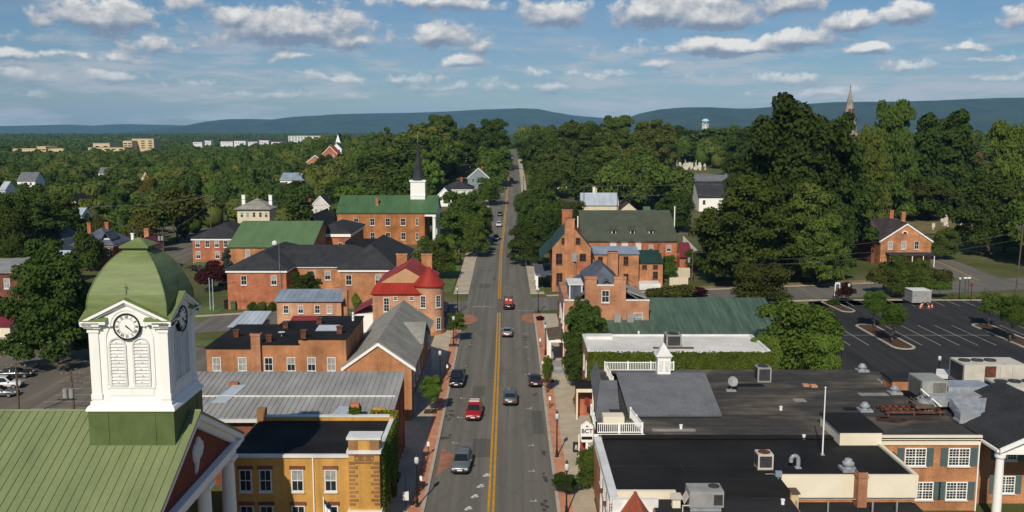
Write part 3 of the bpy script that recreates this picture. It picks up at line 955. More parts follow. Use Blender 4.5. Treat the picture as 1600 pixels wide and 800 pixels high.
def house(name, label, cat, x0, x1, y0, y1, z0, ze, zr, axis='x', wall='brick_red', roof='slate', hip=False, chim=(), wins=(),
          group=None, trim=True, o=0.4, rl=None, porch=None):
    T = Thing(name, label, cat, ((x0 + x1) / 2, (y0 + y1) / 2, z0), group)
    HZ.append(((x0 + x1) / 2, y0, ze - .4 if name in TUCK else max(z0 + 2.5, ze - 2.5), (x1 - x0) / 2))
    if name in TUCK: TUCKED.append(((x0 + x1) / 2, y0, ze, (x1 - x0) / 2, name.replace('_', ' ')))
    w = T.mb(); r = T.mb()
    if hip:
        w.box(x0, x1, y0, y1, z0 - .5, ze - .19); hip_roof(r, x0, x1, y0, y1, ze, zr, o, rl=rl)
    else:
        gable_walls(w, x0, x1, y0, y1, z0 - .5, ze, zr, axis); gable_roof(r, x0, x1, y0, y1, ze, zr, axis, o)
    T.sub(w, 'wall', M[wall])
    ro = T.sub(r, 'roof', M[roof])
    if trim:
        t = T.mb()
        if hip:
            for a in ((x0 - .25, x1 + .25, y0 - .25, y0 - .003), (x0 - .25, x0 - .003, y0 - .003, y1), (x1 + .003, x1 + .25, y0 - .003, y1)): t.box(*a, ze - .62, ze - .185)
        elif axis == 'x': t.box(x0, x1, y0 - .12, y0 - .003, ze - .5, ze - .14)
        else:
            xm = (x0 + x1) / 2
            for s_, xe in ((1, x0), (-1, x1)):
                a = [(xe - s_ * o, ze - o * (zr - ze) / abs(xm - x0)), (xm, zr), (xm, zr - .45), (xe - s_ * o, ze - o * (zr - ze) / abs(xm - x0) - .45)]
                vs = [(x, y0 - .22, z) for x, z in a] + [(x, y0 - .003, z) for x, z in a]
                t.add(vs, [(0, 1, 2, 3), (7, 6, 5, 4), (0, 4, 5, 1), (1, 5, 6, 2), (2, 6, 7, 3), (3, 7, 4, 0)])
        T.sub(t, 'cornice', M['white'])
    for c in chim: chimney(T, *c, parent=ro)
    for face, xs, z, ww, hh in wins:
        at = {'S': y0, 'N': y1, 'E': x1, 'W': x0}[face]
        row(T, face, at, xs, z, ww, hh, 'sash' if y0 < 260 else 'thin', None, y0 < 260)
    if porch:
        xa, xb, d, zp, pm = porch
        p = T.mb(); p.slab([(xa, y0 - d, zp - .35), (xb, y0 - d, zp - .35), (xb, y0 - .01, zp), (xa, y0 - .01, zp)], .16)
        po = T.sub(p, 'porch_roof', M[pm])
        n = max(2, int((xb - xa) / 2.5))
        for i in range(n + 1):
            x = xa + .2 + (xb - xa - .4) * i / n
            T.sub(T.mb().cyl((x, y0 - d + .2, z0), (x, y0 - d + .2, zp - .5), .11, n=8), 'porch_post', M['white'], po)
    return T


# ---- courthouse with its clock tower
CX1, CYR, CZR, CHW, CZE = -21.8, 63.0, 15.0, 10.0, 10.1
T = Thing('courthouse', 'brick courthouse with green seamed metal roof, white columns and a domed clock tower', 'courthouse', (-40, CYR, 0))
w = T.mb(); w.box(-64, -26.2, CYR - 9, CYR + 9, -.3, 9.6)
T.sub(w, 'wall', M['brick_red'])
k = (CZR - CZE) / CHW
r = T.mb()
for s_ in (-1, 1):
    pts = [(-66, CYR + s_ * CHW, CZE), (CX1, CYR + s_ * CHW, CZE), (CX1, CYR, CZR), (-66, CYR, CZR)]
    r.slab(pts if s_ < 0 else pts[::-1], .16)
    if s_ < 0: ribs(r, *pts, 74, .055, .05)
r.cyl((-66, CYR, CZR + .02), (CX1, CYR, CZR + .02), .09, n=8)
r.slab([(CX1 - .42, CYR - CHW, CZE + .07), (CX1 + .03, CYR - CHW, CZE + .07), (CX1 + .03, CYR, CZR + .07), (CX1 - .42, CYR, CZR + .07)], .1)
T.sub(r, 'roof', M['green_metal'])
xt = -22.42                                            # the face of the pediment
T.sub(T.mb().slab([(xt, CYR - 9.3, CZE - .35), (xt, CYR + 9.3, CZE - .35), (xt, CYR, CZR - .8)], .2), 'tympanum', M['tympanum'])
c = T.mb()
for s_ in (-1, 1):
    for (xa, xb, d0, d1) in ((xt + .004, CX1 - .06, .17, .60), (xt + .004, CX1 - .42, .60, .95)):
        a = [(CYR + s_ * (CHW - .05), CZE - d0), (CYR, CZR - d0), (CYR, CZR - d1), (CYR + s_ * (CHW - .05), CZE - d1)]
        vs = [(xa, y, z) for y, z in a] + [(xb, y, z) for y, z in a]
        c.add(vs, [(0, 3, 2, 1), (4, 5, 6, 7), (0, 1, 5, 4), (1, 2, 6, 5), (2, 3, 7, 6), (3, 0, 4, 7)])
    for i in range(34):                                # dentils under the raking cornice
        y = CYR + s_ * (.25 + i * .275); z = CZR - abs(y - CYR) * k - .952
        c.box(xt + .004, xt + .30, y - .075, y + .075, z - .2, z)
c.box(-23.0, CX1 - .05, CYR - 10, CYR + 10, 9.45, 9.78); c.box(-23.0, CX1 - .3, CYR - 9.85, CYR + 9.85, 9.1, 9.448); c.box(-23.1, CX1 - .62, CYR - 9.6, CYR + 9.6, 8.5, 9.098)
for s_ in (-1, 1): c.box(-62, -23.1, CYR + s_ * 9.35 - .35, CYR + s_ * 9.35 + .35, 9.0, 9.75)
T.sub(c, 'cornice', M['white'])
rel = [(62.95, 10.35), (63.35, 10.5), (63.75, 11.2), (64.35, 11.35), (64.75, 11.8), (64.65, 12.3), (64.25, 12.45), (64.05, 12.8), (63.6, 12.85), (63.3, 12.55), (62.95, 12.5), (62.6, 12.1), (62.7, 11.5), (63.0, 11.1)]
pl = MB(T.loc); n = len(rel)
pl.add([(xt + .003, y, z) for y, z in rel] + [(xt + .13, CYR + .6 + (y - CYR - .6) * .93, 11.6 + (z - 11.6) * .93) for y, z in rel], [tuple(range(n, 2 * n))] + [(i, (i + 1) % n, n + (i + 1) % n, n + i) for i in range(n)])
T.sub(pl, 'relief_emblem', M['white_old'])
for s_ in (-8.7, -2.9, 2.9, 8.7):
    q = T.mb(); y = CYR + s_
    q.lathe([(.66, .9), (.66, 1.15), (.56, 1.3), (.56, 3.5), (.48, 8.0), (.56, 8.1), (.66, 8.25)], (-22.85, y, 0), 20)
    q.box(-23.5, -22.2, y - .66, y + .66, 8.25, 8.498); q.box(-23.6, -22.1, y - .75, y + .75, .0, .898)
    T.sub(q, 'column', M['white'], smooth=False)
T.sub(T.mb().box(-26.2, -21.9, CYR - 9.7, CYR + 9.7, -.2, .0 + .6), 'portico_floor', M['concrete'])
row(T, 'E', -26.2, (56, 60, 66, 70), 5.4, 1.0, 2.2)

# ---- tower
TX, TY = -25.45, 62.85
S2 = math.sqrt(2)


def sq(mb, prof, mi=0):
    return mb.lathe([(r_ * S2, z) for r_, z in prof], (TX, TY, 0), 4, mi, math.pi / 4, math.pi * 2.25)


b = T.mb(); sq(b, [(2.86, 11.2), (2.86, 15.9)])
for x in (-1.55, 1.6): b.box(TX + x - .035, TX + x + .035, TY - 2.9, TY - 2.862, 12, 15.9)
b.box(TX + 2.862, TX + 2.9, TY + 1.7, TY + 1.77, 12, 15.9)
tower = T.sub(b, 'clock_tower', M['green_base'])
b = T.mb(); sq(b, [(2.97, 15.9), (2.97, 16.0), (2.86, 16.2), (2.72, 16.3), (2.72, 16.5), (2.52, 16.62), (2.52, 22.05), (2.3, 22.1)])
for sx in (-1, 1):
    for sy in (-1, 1):
        b.box(TX + sx * 2.30 - .32, TX + sx * 2.30 + .32, TY + sy * 2.30 - .32, TY + sy * 2.30 + .32, 16.62, 21.5)
        b.box(TX + sx * 2.30 - .37, TX + sx * 2.30 + .37, TY + sy * 2.30 - .37, TY + sy * 2.30 + .37, 16.62, 17.0)
        b.box(TX + sx * 2.30 - .39, TX + sx * 2.30 + .39, TY + sy * 2.30 - .39, TY + sy * 2.30 + .39, 21.2, 21.56)
belfry = T.sub(b, 'belfry', M['white'])
d = T.mb(); sq(d, [(2.66, 22.0), (2.66, 22.3), (2.65, 22.7), (2.61, 23.2), (2.53, 23.7), (2.39, 24.1), (2.22, 24.55), (2.02, 24.95), (1.80, 25.33), (1.56, 25.68), (1.30, 25.98), (1.04, 26.22), (.74, 26.45), (.72, 26.62)])
sq(d, [(.70, 26.6), (.98, 26.62), (.98, 26.74), (.5, 27.02), (.03, 27.26)])
for sx in (-1, 1):
    for sy in (-1, 1):
        d.tube([(TX + sx * q, TY + sy * q, z) for q, z in [(2.65, 22.7), (2.61, 23.2), (2.53, 23.7), (2.39, 24.1), (2.22, 24.55), (2.02, 24.95), (1.80, 25.33), (1.56, 25.68), (1.30, 25.98), (1.04, 26.22), (.74, 26.45)]], .045, 6)
dome = T.sub(d, 'dome', M['green_dome'])
T.sub(T.mb().cyl((TX, TY, 27.2), (TX, TY, 28.3), .03, .015, 6).cyl((TX - .18, TY, 27.55), (TX + .18, TY, 27.55), .02, n=6).lathe([(.0, 27.35), (.08, 27.42), (.0, 27.5)], (TX, TY, 0), 8), 'finial', M['black_metal'], dome)


def numeral(mb, s_, cx, cz, ang, h=.19):
    """roman numeral strokes standing upright towards the rim"""
    wd = {'I': .055, 'V': .12, 'X': .12}
    tot = sum(wd[c_] for c_ in s_); x = -tot / 2
    strokes = []
    for c_ in s_:
        m_ = x + wd[c_] / 2
        if c_ == 'I': strokes.append(((m_, -h / 2), (m_, h / 2), .03))
        elif c_ == 'V': strokes += [((m_ - .045, h / 2), (m_, -h / 2), .032), ((m_ + .045, h / 2), (m_, -h / 2), .018)]
        else: strokes += [((m_ - .045, h / 2), (m_ + .045, -h / 2), .032), ((m_ + .045, h / 2), (m_ - .045, -h / 2), .018)]
        x += wd[c_]
    ca, sa = math.cos(-ang), math.sin(-ang)
    for p0, p1, t in strokes:
        v0, v1 = Vector(p0), Vector(p1); n_ = (v1 - v0).normalized(); n_ = Vector((-n_.y, n_.x)) * t / 2
        q = [v0 - n_, v1 - n_, v1 + n_, v0 + n_]
        q = [(cx + v.x * ca - v.y * sa, cz + v.x * sa + v.y * ca) for v in q]
        mb.add([(a_, -.062, b_) for a_, b_ in q] + [(a_, -.045, b_) for a_, b_ in q], [(0, 1, 2, 3), (3, 2, 1, 0), (0, 4, 5, 1), (1, 5, 6, 2), (2, 6, 7, 3), (3, 7, 4, 0)])


def bar(mb, ang, l0, l1, t0, t1, y0, y1):
    dx_, dz_ = math.sin(ang), math.cos(ang); nx_, nz_ = dz_, -dx_
    q = [(dx_ * l0 - nx_ * t0, dz_ * l0 - nz_ * t0), (dx_ * l1 - nx_ * t1, dz_ * l1 - nz_ * t1), (dx_ * l1 + nx_ * t1, dz_ * l1 + nz_ * t1), (dx_ * l0 + nx_ * t0, dz_ * l0 + nz_ * t0)]
    mb.add([(x, y0, z) for x, z in q] + [(x, y1, z) for x, z in q], [(0, 1, 2, 3), (7, 6, 5, 4), (0, 4, 5, 1), (1, 5, 6, 2), (2, 6, 7, 3), (3, 7, 4, 0)])


def ring(mb, cx, cz, r0, r1, y0, y1, n=32, a0=0, a1=2 * math.pi, mi=0):
    full = abs(a1 - a0) > 6.2
    kk = n if full else n + 1
    vs = []
    for y in (y0, y1):
        for r_ in (r0, r1): vs += [(cx + r_ * math.cos(a0 + (a1 - a0) * i / n), y, cz + r_ * math.sin(a0 + (a1 - a0) * i / n)) for i in range(kk)]
    fs = []
    for i in range(n):
        j = (i + 1) % kk
        fs += [(i, j, kk + j, kk + i), (i, 2 * kk + i, 2 * kk + j, j), (kk + i, kk + j, 3 * kk + j, 3 * kk + i)]
    mb.add(vs, fs, mi)


# meshes for one face of the tower, seen from outside: x along the face, -y outwards, z up from the clock's centre
ck = MB(); ck.add([(.84 * math.cos(t), -.045, .84 * math.sin(t)) for t in np.linspace(0, 2 * math.pi, 41)[:-1]], [tuple(range(40))])
clock_me = ck.mesh('clock_face', M['white'])
ck = MB(); ring(ck, 0, 0, .80, .90, -.10, .18, 40); ring(ck, 0, 0, .515, .53, -.05, -.03, 36)
rim_me = ck.mesh('clock_rim', M['black_paint'])
ck = MB()
for i, s_ in enumerate(('XII', 'I', 'II', 'III', 'IIII', 'V', 'VI', 'VII', 'VIII', 'IX', 'X', 'XI')):
    a = math.pi * 2 * i / 12; numeral(ck, s_, .655 * math.sin(a), .655 * math.cos(a), a)
num_me = ck.mesh('clock_numerals', M['black_paint'])
ck = MB(); bar(ck, R(131), -.08, .42, .05, .02, -.10, -.08); bar(ck, R(134), -.12, .66, .03, .015, -.075, -.06)
hand_me = ck.mesh('clock_hands', M['black_paint'])
gm = MB()                                                                   # small pediment over each clock
for s_ in (-1, 1):
    for (d0, d1, ya, yb) in ((0, .20, -.50, 1.2), (.20, .36, -.34, .3)):
        q = [(s_ * 3.0, 22.0 - d0), (0, 23.47 - d0), (0, 23.47 - d1), (s_ * 3.0, 22.0 - d1)]
        gm.add([(x, ya, z - 21.55) for x, z in q] + [(x, yb, z - 21.55) for x, z in q], [(0, 1, 2, 3), (7, 6, 5, 4), (0, 4, 5, 1), (1, 5, 6, 2), (2, 6, 7, 3), (3, 7, 4, 0)])
    gm.box(min(s_ * 2.98, s_ * 1.75), max(s_ * 2.98, s_ * 1.75), -.48, 0, .12, .36)
    gm.box(min(s_ * 2.8, s_ * 1.72), max(s_ * 2.8, s_ * 1.72), -.34, 0, -.04, .118)
gm.add([(-2.6, -.18, .1), (2.6, -.18, .1), (0, -.18, 1.62), (-2.6, .6, .1), (2.6, .6, .1), (0, .6, 1.62)], [(0, 1, 2), (5, 4, 3), (1, 4, 5, 2), (2, 5, 3, 0)])
ped_me = gm.mesh('clock_pediment', M['white'])
gm = MB()
for s_ in (-1, 1):
    q = [(s_ * 3.03, .46), (0, 1.945), (0, 2.01), (s_ * 3.03, .525)]
    gm.add([(x, -.53, z) for x, z in q] + [(x, 1.3, z) for x, z in q], [(0, 1, 2, 3), (7, 6, 5, 4), (0, 4, 5, 1), (1, 5, 6, 2), (2, 6, 7, 3), (3, 7, 4, 0)])
pcap_me = gm.mesh('pediment_roof', M['green_dome'])
am = MB(); ring(am, 0, 0, 1.08, 1.22, -.22, .02, 24, 0, math.pi)
for s_ in (-1, 1): am.box(s_ * 1.57 - .09, s_ * 1.57 + .09, -.075, .01, -4.0, -.9)
ring(am, 0, -.95, 1.48, 1.66, -.072, .01, 24, R(2), R(178))
am.box(-1.6, 1.6, -.08, .01, -4.25, -4.1); am.box(-1.5, 1.5, -.05, .01, -4.75, -4.35)
arch_me = am.mesh('arch_moulding', M['white'])
lm = MB(); ring(lm, 0, 0, .46, .585, -.10, .01, 16, 0, math.pi)
for s_ in (-1, 1): lm.box(s_ * .5225 - .0625, s_ * .5225 + .0625, -.10, .01, -2.65, 0)
lm.box(-.585, .585, -.12, .01, -2.8, -2.65)
for i in range(13):
    z = -2.56 + i * .225
    hwid = .455 if z < 0 else math.sqrt(max(.01, .455 ** 2 - z * z))
    lm.slab([(-hwid, -.085, z), (hwid, -.085, z), (hwid, -.005, z + .15), (-hwid, -.005, z + .15)], .03)
    if i % 2 == 0: lm.box(-.05 + .05 * (i % 4 - 1), .05 + .05 * (i % 4 - 1), -.10, -.03, z + .02, z + .11)
louv_me = lm.mesh('louvre', M['louvre'])
fin = MB(); fin.cyl((0, 0, 0), (0, 0, 1.0), .022, .012, 6); fin.cyl((-.12, 0, .75), (.12, 0, .75), .018, n=6); fin.cyl((.45, .1, 0), (.45, .1, .6), .02, .012, 6); fin.cyl((.33, .1, .42), (.57, .1, .42), .018, n=6); fin.cyl((.0, 0, .12), (.45, .1, .12), .015, n=6)
fin_me = fin.mesh('lightning_rod', M['black_metal'])
for rz in (0, math.pi / 2, math.pi, -math.pi / 2):
    out = Vector((math.sin(rz), -math.cos(rz), 0))
    base = Vector((TX, TY, 0)) - T.loc + out * 2.52

    def lnk(nm, me, dz_, along=0.0, par=None):
        return link(nm, me, par or belfry, base + Vector((math.cos(rz), math.sin(rz), 0)) * along + Vector((0, 0, dz_)), rz)
    for nm_, me_ in (('clock_face', clock_me), ('clock_rim', rim_me), ('clock_numerals', num_me), ('clock_hands', hand_me)): lnk(nm_, me_, 21.62).location += out * .15
    lnk('clock_pediment', ped_me, 21.55); lnk('pediment_roof', pcap_me, 21.55); lnk('arch_moulding', arch_me, 21.62)
    lnk('louvre', louv_me, 20.3, -.78); lnk('louvre', louv_me, 20.3, .78)
    lnk('lightning_rod', fin_me, 23.45)

# ---- yellow brick building beside the courthouse
T = Thing('yellow_building', 'yellow brick two-storey building with flat black roof and ornate corner pier beside the courthouse', 'building', (-17, 80, 0))
w = T.mb(); w.box(-24.2, -11.3, 75.5, 85.6, -.2, 7.05); w.box(-24.2, -11.3, 85.2, 85.6, 7.05, 7.5)
T.sub(w, 'wall', M['brick_yellow'])
T.sub(T.mb().box(-24.0, -11.62, 75.75, 85.2, 7.05, 7.14), 'roof', M['black_roof'])
c = T.mb(); c.box(-24.2, -13.75, 75.36, 75.72, 7.052, 7.30); c.box(-11.6, -11.2, 76, 85.6, 7.052, 7.34); c.box(-24.2, -11.62, 85.18, 85.7, 7.5, 7.62)
T.sub(c, 'cornice', M['white_old'])
p = T.mb(); p.box(-13.75, -11.15, 75.05, 76.6, 2.4, 7.55, 0); p.box(-13.9, -11.0, 74.9, 76.75, 7.55, 7.85, 1); p.box(-13.75, -11.15, 75.05, 76.6, 7.85, 8.75, 0); p.box(-13.9, -11.0, 74.95, 76.7, 8.75, 8.95, 1)
for x in (-13.35, -11.55): p.box(x - .38, x + .38, 74.99, 75.048, 7.88, 8.72, 2)
for i in range(12):
    z = 3.0 + i * .36
    if z > 6.7: break
    for s_, x in ((1, -13.75), (-1, -11.15)):
        l = .75 if i % 2 else .5
        p.box(min(x, x + s_ * l), max(x, x + s_ * l), 74.99, 75.048, z, z + .2, 2)
p.box(-13.72, -11.18, 74.97, 75.048, 6.72, 6.85, 2); p.box(-13.72, -11.18, 74.97, 75.048, 7.4, 7.548, 2)
for seg in [(-.8, 7.28, .8, 7.34), (-.8, 6.95, .8, 7.01), (-.8, 7.01, -.72, 7.28), (.72, 7.01, .8, 7.28), (-.5, 7.06, -.42, 7.23), (-.42, 7.17, -.1, 7.23), (-.1, 7.06, -.02, 7.23), (.12, 7.06, .2, 7.23), (.2, 7.17, .5, 7.23), (.5, 7.06, .58, 7.23), (.26, 7.06, .44, 7.11), (-.36, 7.06, -.18, 7.11)]:
    p.box(-12.45 + seg[0], -12.45 + seg[2], 74.99, 75.048, seg[1], seg[3], 2)
T.sub(p, 'corner_pier', [M['brick_yellow'], M['white_old'], M['brick_brown']])
p = T.mb(); p.box(-13.9, -11.0, 74.75, 76.7, 1.9, 2.4); p.box(-13.6, -11.3, 74.95, 76.6, -.1, 1.9); p.box(-13.9, -11.0, 74.82, 76.7, 2.4, 2.6)
T.sub(p, 'doorway_surround', M['cream'])
for px in (384, 415, 465, 517):
    x = XY(px, 75.5, 5)
    o = window(T, x, 75.5, 4.15, .86, 1.75, 'S', 'sash', 0 if px < 430 else 1)
    T.sub(T.mb().box(x - .65, x + .65, 75.36, 75.497, 6.04, 6.3), 'lintel', M['brick_dark'], None)
    if px > 370: window(T, x, 75.5, .95, .95, 1.75, 'S', 'sash', 0); T.sub(T.mb().box(x - .68, x + .68, 75.36, 75.497, 2.86, 3.12), 'lintel', M['brick_dark'])
T.sub(T.mb().cyl((XY(490, 75.5, 5), 75.4, 0), (XY(490, 75.5, 5), 75.4, 7.05), .06, n=8), 'downpipe', M['white'])
row(T, 'E', -11.3, (78, 81, 84), 4.1, .9, 1.7)
T.sub(T.mb().box(-24.2, -23.4, 85.1, 85.9, 7.0, 8.3), 'chimney', M['brick_brown'])
T.sub(T.mb().box(-15.4, -14.6, 85.72, 86.4, 6, 8.6), 'chimney', M['brick_red'])

# ---- long grey seamed roof behind it
T = Thing('grey_roofed_hall', 'long brick hall under one grey standing-seam roof behind the yellow building', 'building', (-22, 92, 0))
w = T.mb(); w.add([(-34.5, 87, -.2), (-11.9, 87, -.2), (-11.9, 98, -.2), (-34.5, 98, -.2), (-34.5, 87, 6.75), (-11.9, 87, 6.75), (-11.9, 98, 8.3), (-34.5, 98, 8.3)], [(0, 3, 2, 1), (4, 5, 6, 7), (0, 1, 5, 4), (1, 2, 6, 5), (2, 3, 7, 6), (3, 0, 4, 7)])
T.sub(w, 'wall', M['brick_dark'])
pts = [(-34.8, 86.6, 6.86), (-11.6, 86.6, 6.86), (-11.6, 98.3, 8.48), (-34.8, 98.3, 8.48)]
r = T.mb(); r.slab(pts, .15); ribs(r, *pts, 40, .06, .06)
ro = T.sub(r, 'roof', M['grey_metal'])
q = T.mb(); q.box(-34.8, -11.9, 91.7, 91.85, 7.56, 7.70); T.sub(q, 'snow_rail', M['white_old'], ro)
q = T.mb(); q.box(-34.8, -11.5, 86.2, 86.58, 6.62, 6.9); T.sub(q, 'gutter', M['white_old'], ro)
q = T.mb(); q.slab([(-30.2, 90.2, 7.45), (-28.6, 90.2, 7.45), (-27.8, 94.5, 8.05), (-29.2, 94.5, 8.05)], .06); T.sub(q, 'roof_patch', M['pale_metal'], ro); q = T.mb(); q.slab([(-17.6, 87.3, 7.03), (-16.2, 87.3, 7.03), (-15.9, 89.3, 7.32), (-17.2, 89.3, 7.32)], .06)
T.sub(q, 'roof_patch', M['pale_metal'], ro)
T.sub(T.mb().box(-29.6, -28.7, 94.4, 94.9, 7.6, 8.3), 'chimney', M['brick_red'], ro)
for i in range(7): T.sub(T.mb().box(-11.9, -11.68, 87.2 + i * 1.7, 87.6 + i * 1.7, 0, 6.6 + i * .22), 'pilaster', M['brick_red'])
T.sub(T.mb().box(-13.4, -12.2, 86.6, 87.0, 6.95, 7.9), 'parapet_block', M['brick_yellow'])

# ---- long brick row with stepped black roof, and the gabled shop at its street end
T = Thing('brick_row_building', 'long orange brick row with stepped parapet, black roof and six sash windows', 'building', (-28, 114, 0))
seg = [(-36.4, -30.2, 8.85), (-30.2, -25.4, 9.35), (-25.4, -19.75, 10.0)]
for a, b_, z in seg:
    T.sub(T.mb().box(a, b_, 108 + (.02 if a == -30.2 else 0), 121, -.2, z - .12), 'wall', M['brick_orange'])
    T.sub(T.mb().box(a - .15, b_ + .1, 107.8 + (.02 if a == -30.2 else 0), 121.2, z - .118, z + .02), 'roof', M['black_roof'])
for px in (339, 379, 420, 455, 487, 518): window(T, XY(px, 108, 6.8), 108 + (.02 if 395 < px < 466 else 0), 6.05, .84, 1.5, 'S', 'sash', {339: 2, 379: 2, 518: 2}.get(px, 1 if px > 430 else 0))
chimney(T, -30.4, 107.9, -.2, 10.6, 1.1, .7, 'brick_old')
for px, py, h_, m_ in ((370, 526, .8, 'rust'), (447, 512, .7, 'rust'), (499, 506, .7, 'rust'), (421, 533, .7, 'rust'), (475, 528, .9, 'rust'), (531, 521, .8, 'rust'), (587, 505, 1.2, 'white')):
    z = 8.9 if px < 400 else (9.4 if px < 466 else 10.02)
    x, y = P(px, py, z)
    if px == 587: T.sub(T.mb().cyl((-20.6, 118, z), (-20.6, 118, z + 1.1), .16, n=10), 'vent_pipe', M[m_]); continue
    T.sub(T.mb().box(x - .32, x + .32, y - .3, y + .3, z - .05, z + h_).box(x - .4, x + .4, y - .38, y + .38, z + h_, z + h_ + .1), 'vent_stack', M[m_])
x, y = P(511, 515, 10.05)
T.sub(T.mb().slab([(x - 1.3, y - .7, 10.1), (x + 1.3, y - .7, 10.1), (x + 1.5, y + .7, 10.5), (x - 1.1, y + .7, 10.5)], .14), 'skylight', M['pale_metal'])
x, y = P(550, 522, 10.05)
T.sub(T.mb().cyl((x, y, 10), (x, y, 13.0), .04, n=6).box(x - .6, x + .6, y - .03, y + .03, 12.4, 12.45).box(x - .35, x + .35, y - .03, y + .03, 12.0, 12.05), 'aerial', M['black_metal'])
x, y = P(440, 525, 9.4)
T.sub(T.mb().lathe([(0.02, 0), (.3, .08), (.45, .2)], (x, y, 9.7), 14).cyl((x, y, 9.3), (x, y, 9.75), .04, n=6), 'satellite_dish', M['white_old'])

T = house('gabled_shop', 'brick shop with weathered grey shingle gable and side dormer at the street edge', 'building', -19.7, -11.9, 107, 133, 0, 7.0, 9.75, 'y', 'brick_orange', 'shingle_old', o=.5)
r = T.mb(); gable_roof(r, -14.0, -11.9, 117.5, 126, 7.1, 8.9, 'x', .3, .45)
dm = T.sub(r, 'dormer_roof', M['shingle_old'])
w = T.mb(); gable_walls(w, -13.9, -11.85, 117.7, 125.8, 5, 7.0, 8.7, 'x'); T.sub(w, 'dormer_wall', M['brick_orange'])
row(T, 'E', -11.9, (109.5, 112.5, 115.5, 129, 131), 3.9, .9, 1.6); row(T, 'S', 107, (-17.6, -14.2), 4.2, .9, 1.5)
T.sub(T.mb().box(-11.88, -11.75, 108, 132, .3, 2.9), 'shopfront', M['grey_wall'])

# ---- red-roofed corner building with the round turret
T = Thing('turret_building', 'brick corner building with bright red metal roof and a round corner turret', 'building', (-18, 160, 0))
T.sub(T.mb().box(-23.5, -13.6, 154, 167, -.2, 7.0), 'wall', M['brick_pale'])
r = T.mb()
pts = [(-23.8, 153.6, 7.15), (-14.6, 153.6, 7.15), (-14.6, 155.7, 8.75), (-23.0, 155.7, 8.75)]
r.slab(pts, .14); ribs(r, *pts, 14, .05, .05)
pts = [(-23.8, 167.3, 7.15), (-23.8, 153.6, 7.15), (-23.0, 155.7, 8.75), (-23.0, 167.3, 8.75)]; r.slab(pts, .14)
gable_roof(r, -22.9, -13.3, 155.9, 167.2, 8.6, 11.35, 'y', .15, .2)
pts = [(-13.2, 155.7, 7.15), (-13.2, 167.3, 7.15), (-13.7, 167.3, 8.7), (-13.7, 155.7, 8.7)]; r.slab(pts, .14)
ro = T.sub(r, 'roof', M['red_metal'])
w = T.mb(); w.add([(-22.7, 155.85, 8.6), (-13.6, 155.85, 8.6), (-18.1, 155.85, 11.2), (-22.7, 156.2, 8.6), (-13.6, 156.2, 8.6), (-18.1, 156.2, 11.2)], [(0, 1, 2), (5, 4, 3), (0, 3, 4, 1), (1, 4, 5, 2), (2, 5, 3, 0)]); T.sub(w, 'gable_wall', M['stucco'])
chimney(T, -19.9, 166.4, 7, 12.4, 1.9, 1.0, 'brick_orange', ro); chimney(T, -15.4, 166.4, 7, 12.4, 1.9, 1.0, 'brick_orange', ro)
TC = (-14.1, 155.9)
tw = T.sub(T.mb().lathe([(2.45, -.2), (2.45, 8.4)], (*TC, 0), 28), 'turret', M['brick_pale'])
T.sub(T.mb().lathe([(2.47, 0.0), (2.62, .02), (2.62, .7), (2.47, .75)], (*TC, 0), 28), 'plinth', M['brick_orange'], tw)
tr = T.mb(); tr.lathe([(2.45, 8.3), (2.75, 8.35), (2.75, 8.5), (1.45, 10.0), (0.0, 11.6)], (*TC, 0), 24)
T.sub(tr, 'turret_roof', M['red_metal'], tw)
for an in (-20, 42):
    a = R(an); ox, oy = math.sin(a), -math.cos(a)
    for z in (1.1, 4.9): window(T, TC[0] + ox * 2.44, TC[1] + oy * 2.44, z, .8, 1.9, a, 'multi', 0)
window(T, XY(604, 154, 5), 154, 4.2, .8, 2.2, 'S', 'multi', 0); window(T, XY(618, 154, 6), 154, 6.1, .55, .5, 'S', 'thin', 0); window(T, XY(643, 154, 6), 154, 6.1, .55, .5, 'S', 'thin', 0)
row(T, 'E', -13.6, (160, 164), 4.4, .8, 2.0)
r = T.mb(); pts = [(-27.5, 156, 3.3), (-23.5, 156, 5.4), (-23.5, 165, 5.4), (-27.5, 165, 3.3)]; r.slab(pts, .14); T.sub(r, 'lean_to_roof', M['maroon_metal'])
T.sub(T.mb().box(-27.2, -23.5, 156.3, 164.8, -.1, 3.2), 'lean_to_wall', M['white'])
r = T.mb(); r.slab([(-13.6, 159, 4.1), (-11.5, 159, 3.1), (-11.5, 167, 3.1), (-13.6, 167, 4.1)], .12); T.sub(r, 'awning', M['maroon_metal'])
for y in (159.3, 163, 166.7): T.sub(T.mb().cyl((-11.6, y, .1), (-11.6, y, 3.1), .07, n=8), 'awning_post', M['black_metal'])

# ---- long brick offices with charcoal hipped roofs
T = Thing('office_building', 'long brick office building with charcoal hipped roofs, white cornice and a recessed middle', 'building', (-39, 190, 0))
for (a, b_, y0, y1, nm) in ((-55, -43.6, 177, 206, 'w'), (-43.6, -33.5, 183.2, 203, 'm'), (-33.5, -22.6, 178, 207, 'e')):
    T.sub(T.mb().box(a, b_, y0, y1, -.3, 7.62), 'wall', M['brick_orange' if nm != 'w' else 'brick_red'])
    cc = T.mb(); cc.box(a - .25, b_ + .25, y0 - .28, y0 - .004, 7.25, 7.76)
    if nm != 'm': cc.box(b_ + .004, b_ + .28, y0 - .004, y1, 7.25, 7.76); cc.box(a - .28, a - .004, y0 - .004, y1, 7.25, 7.76)
    T.sub(cc, 'cornice', M['white'])
r = T.mb(); hip_roof(r, -55, -43.6, 177, 206, 7.95, 10.5, .55); hip_roof(r, -55, -23, 183, 203, 7.94, 10.7, .55); hip_roof(r, -33.5, -22.6, 178, 207, 7.96, 11.9, .55)
ro = T.sub(r, 'roof', M['slate'])
T.sub(T.mb().box(-35, -28, 193, 199, 9.5, 11.3), 'roof_well', M['black_roof'], ro)
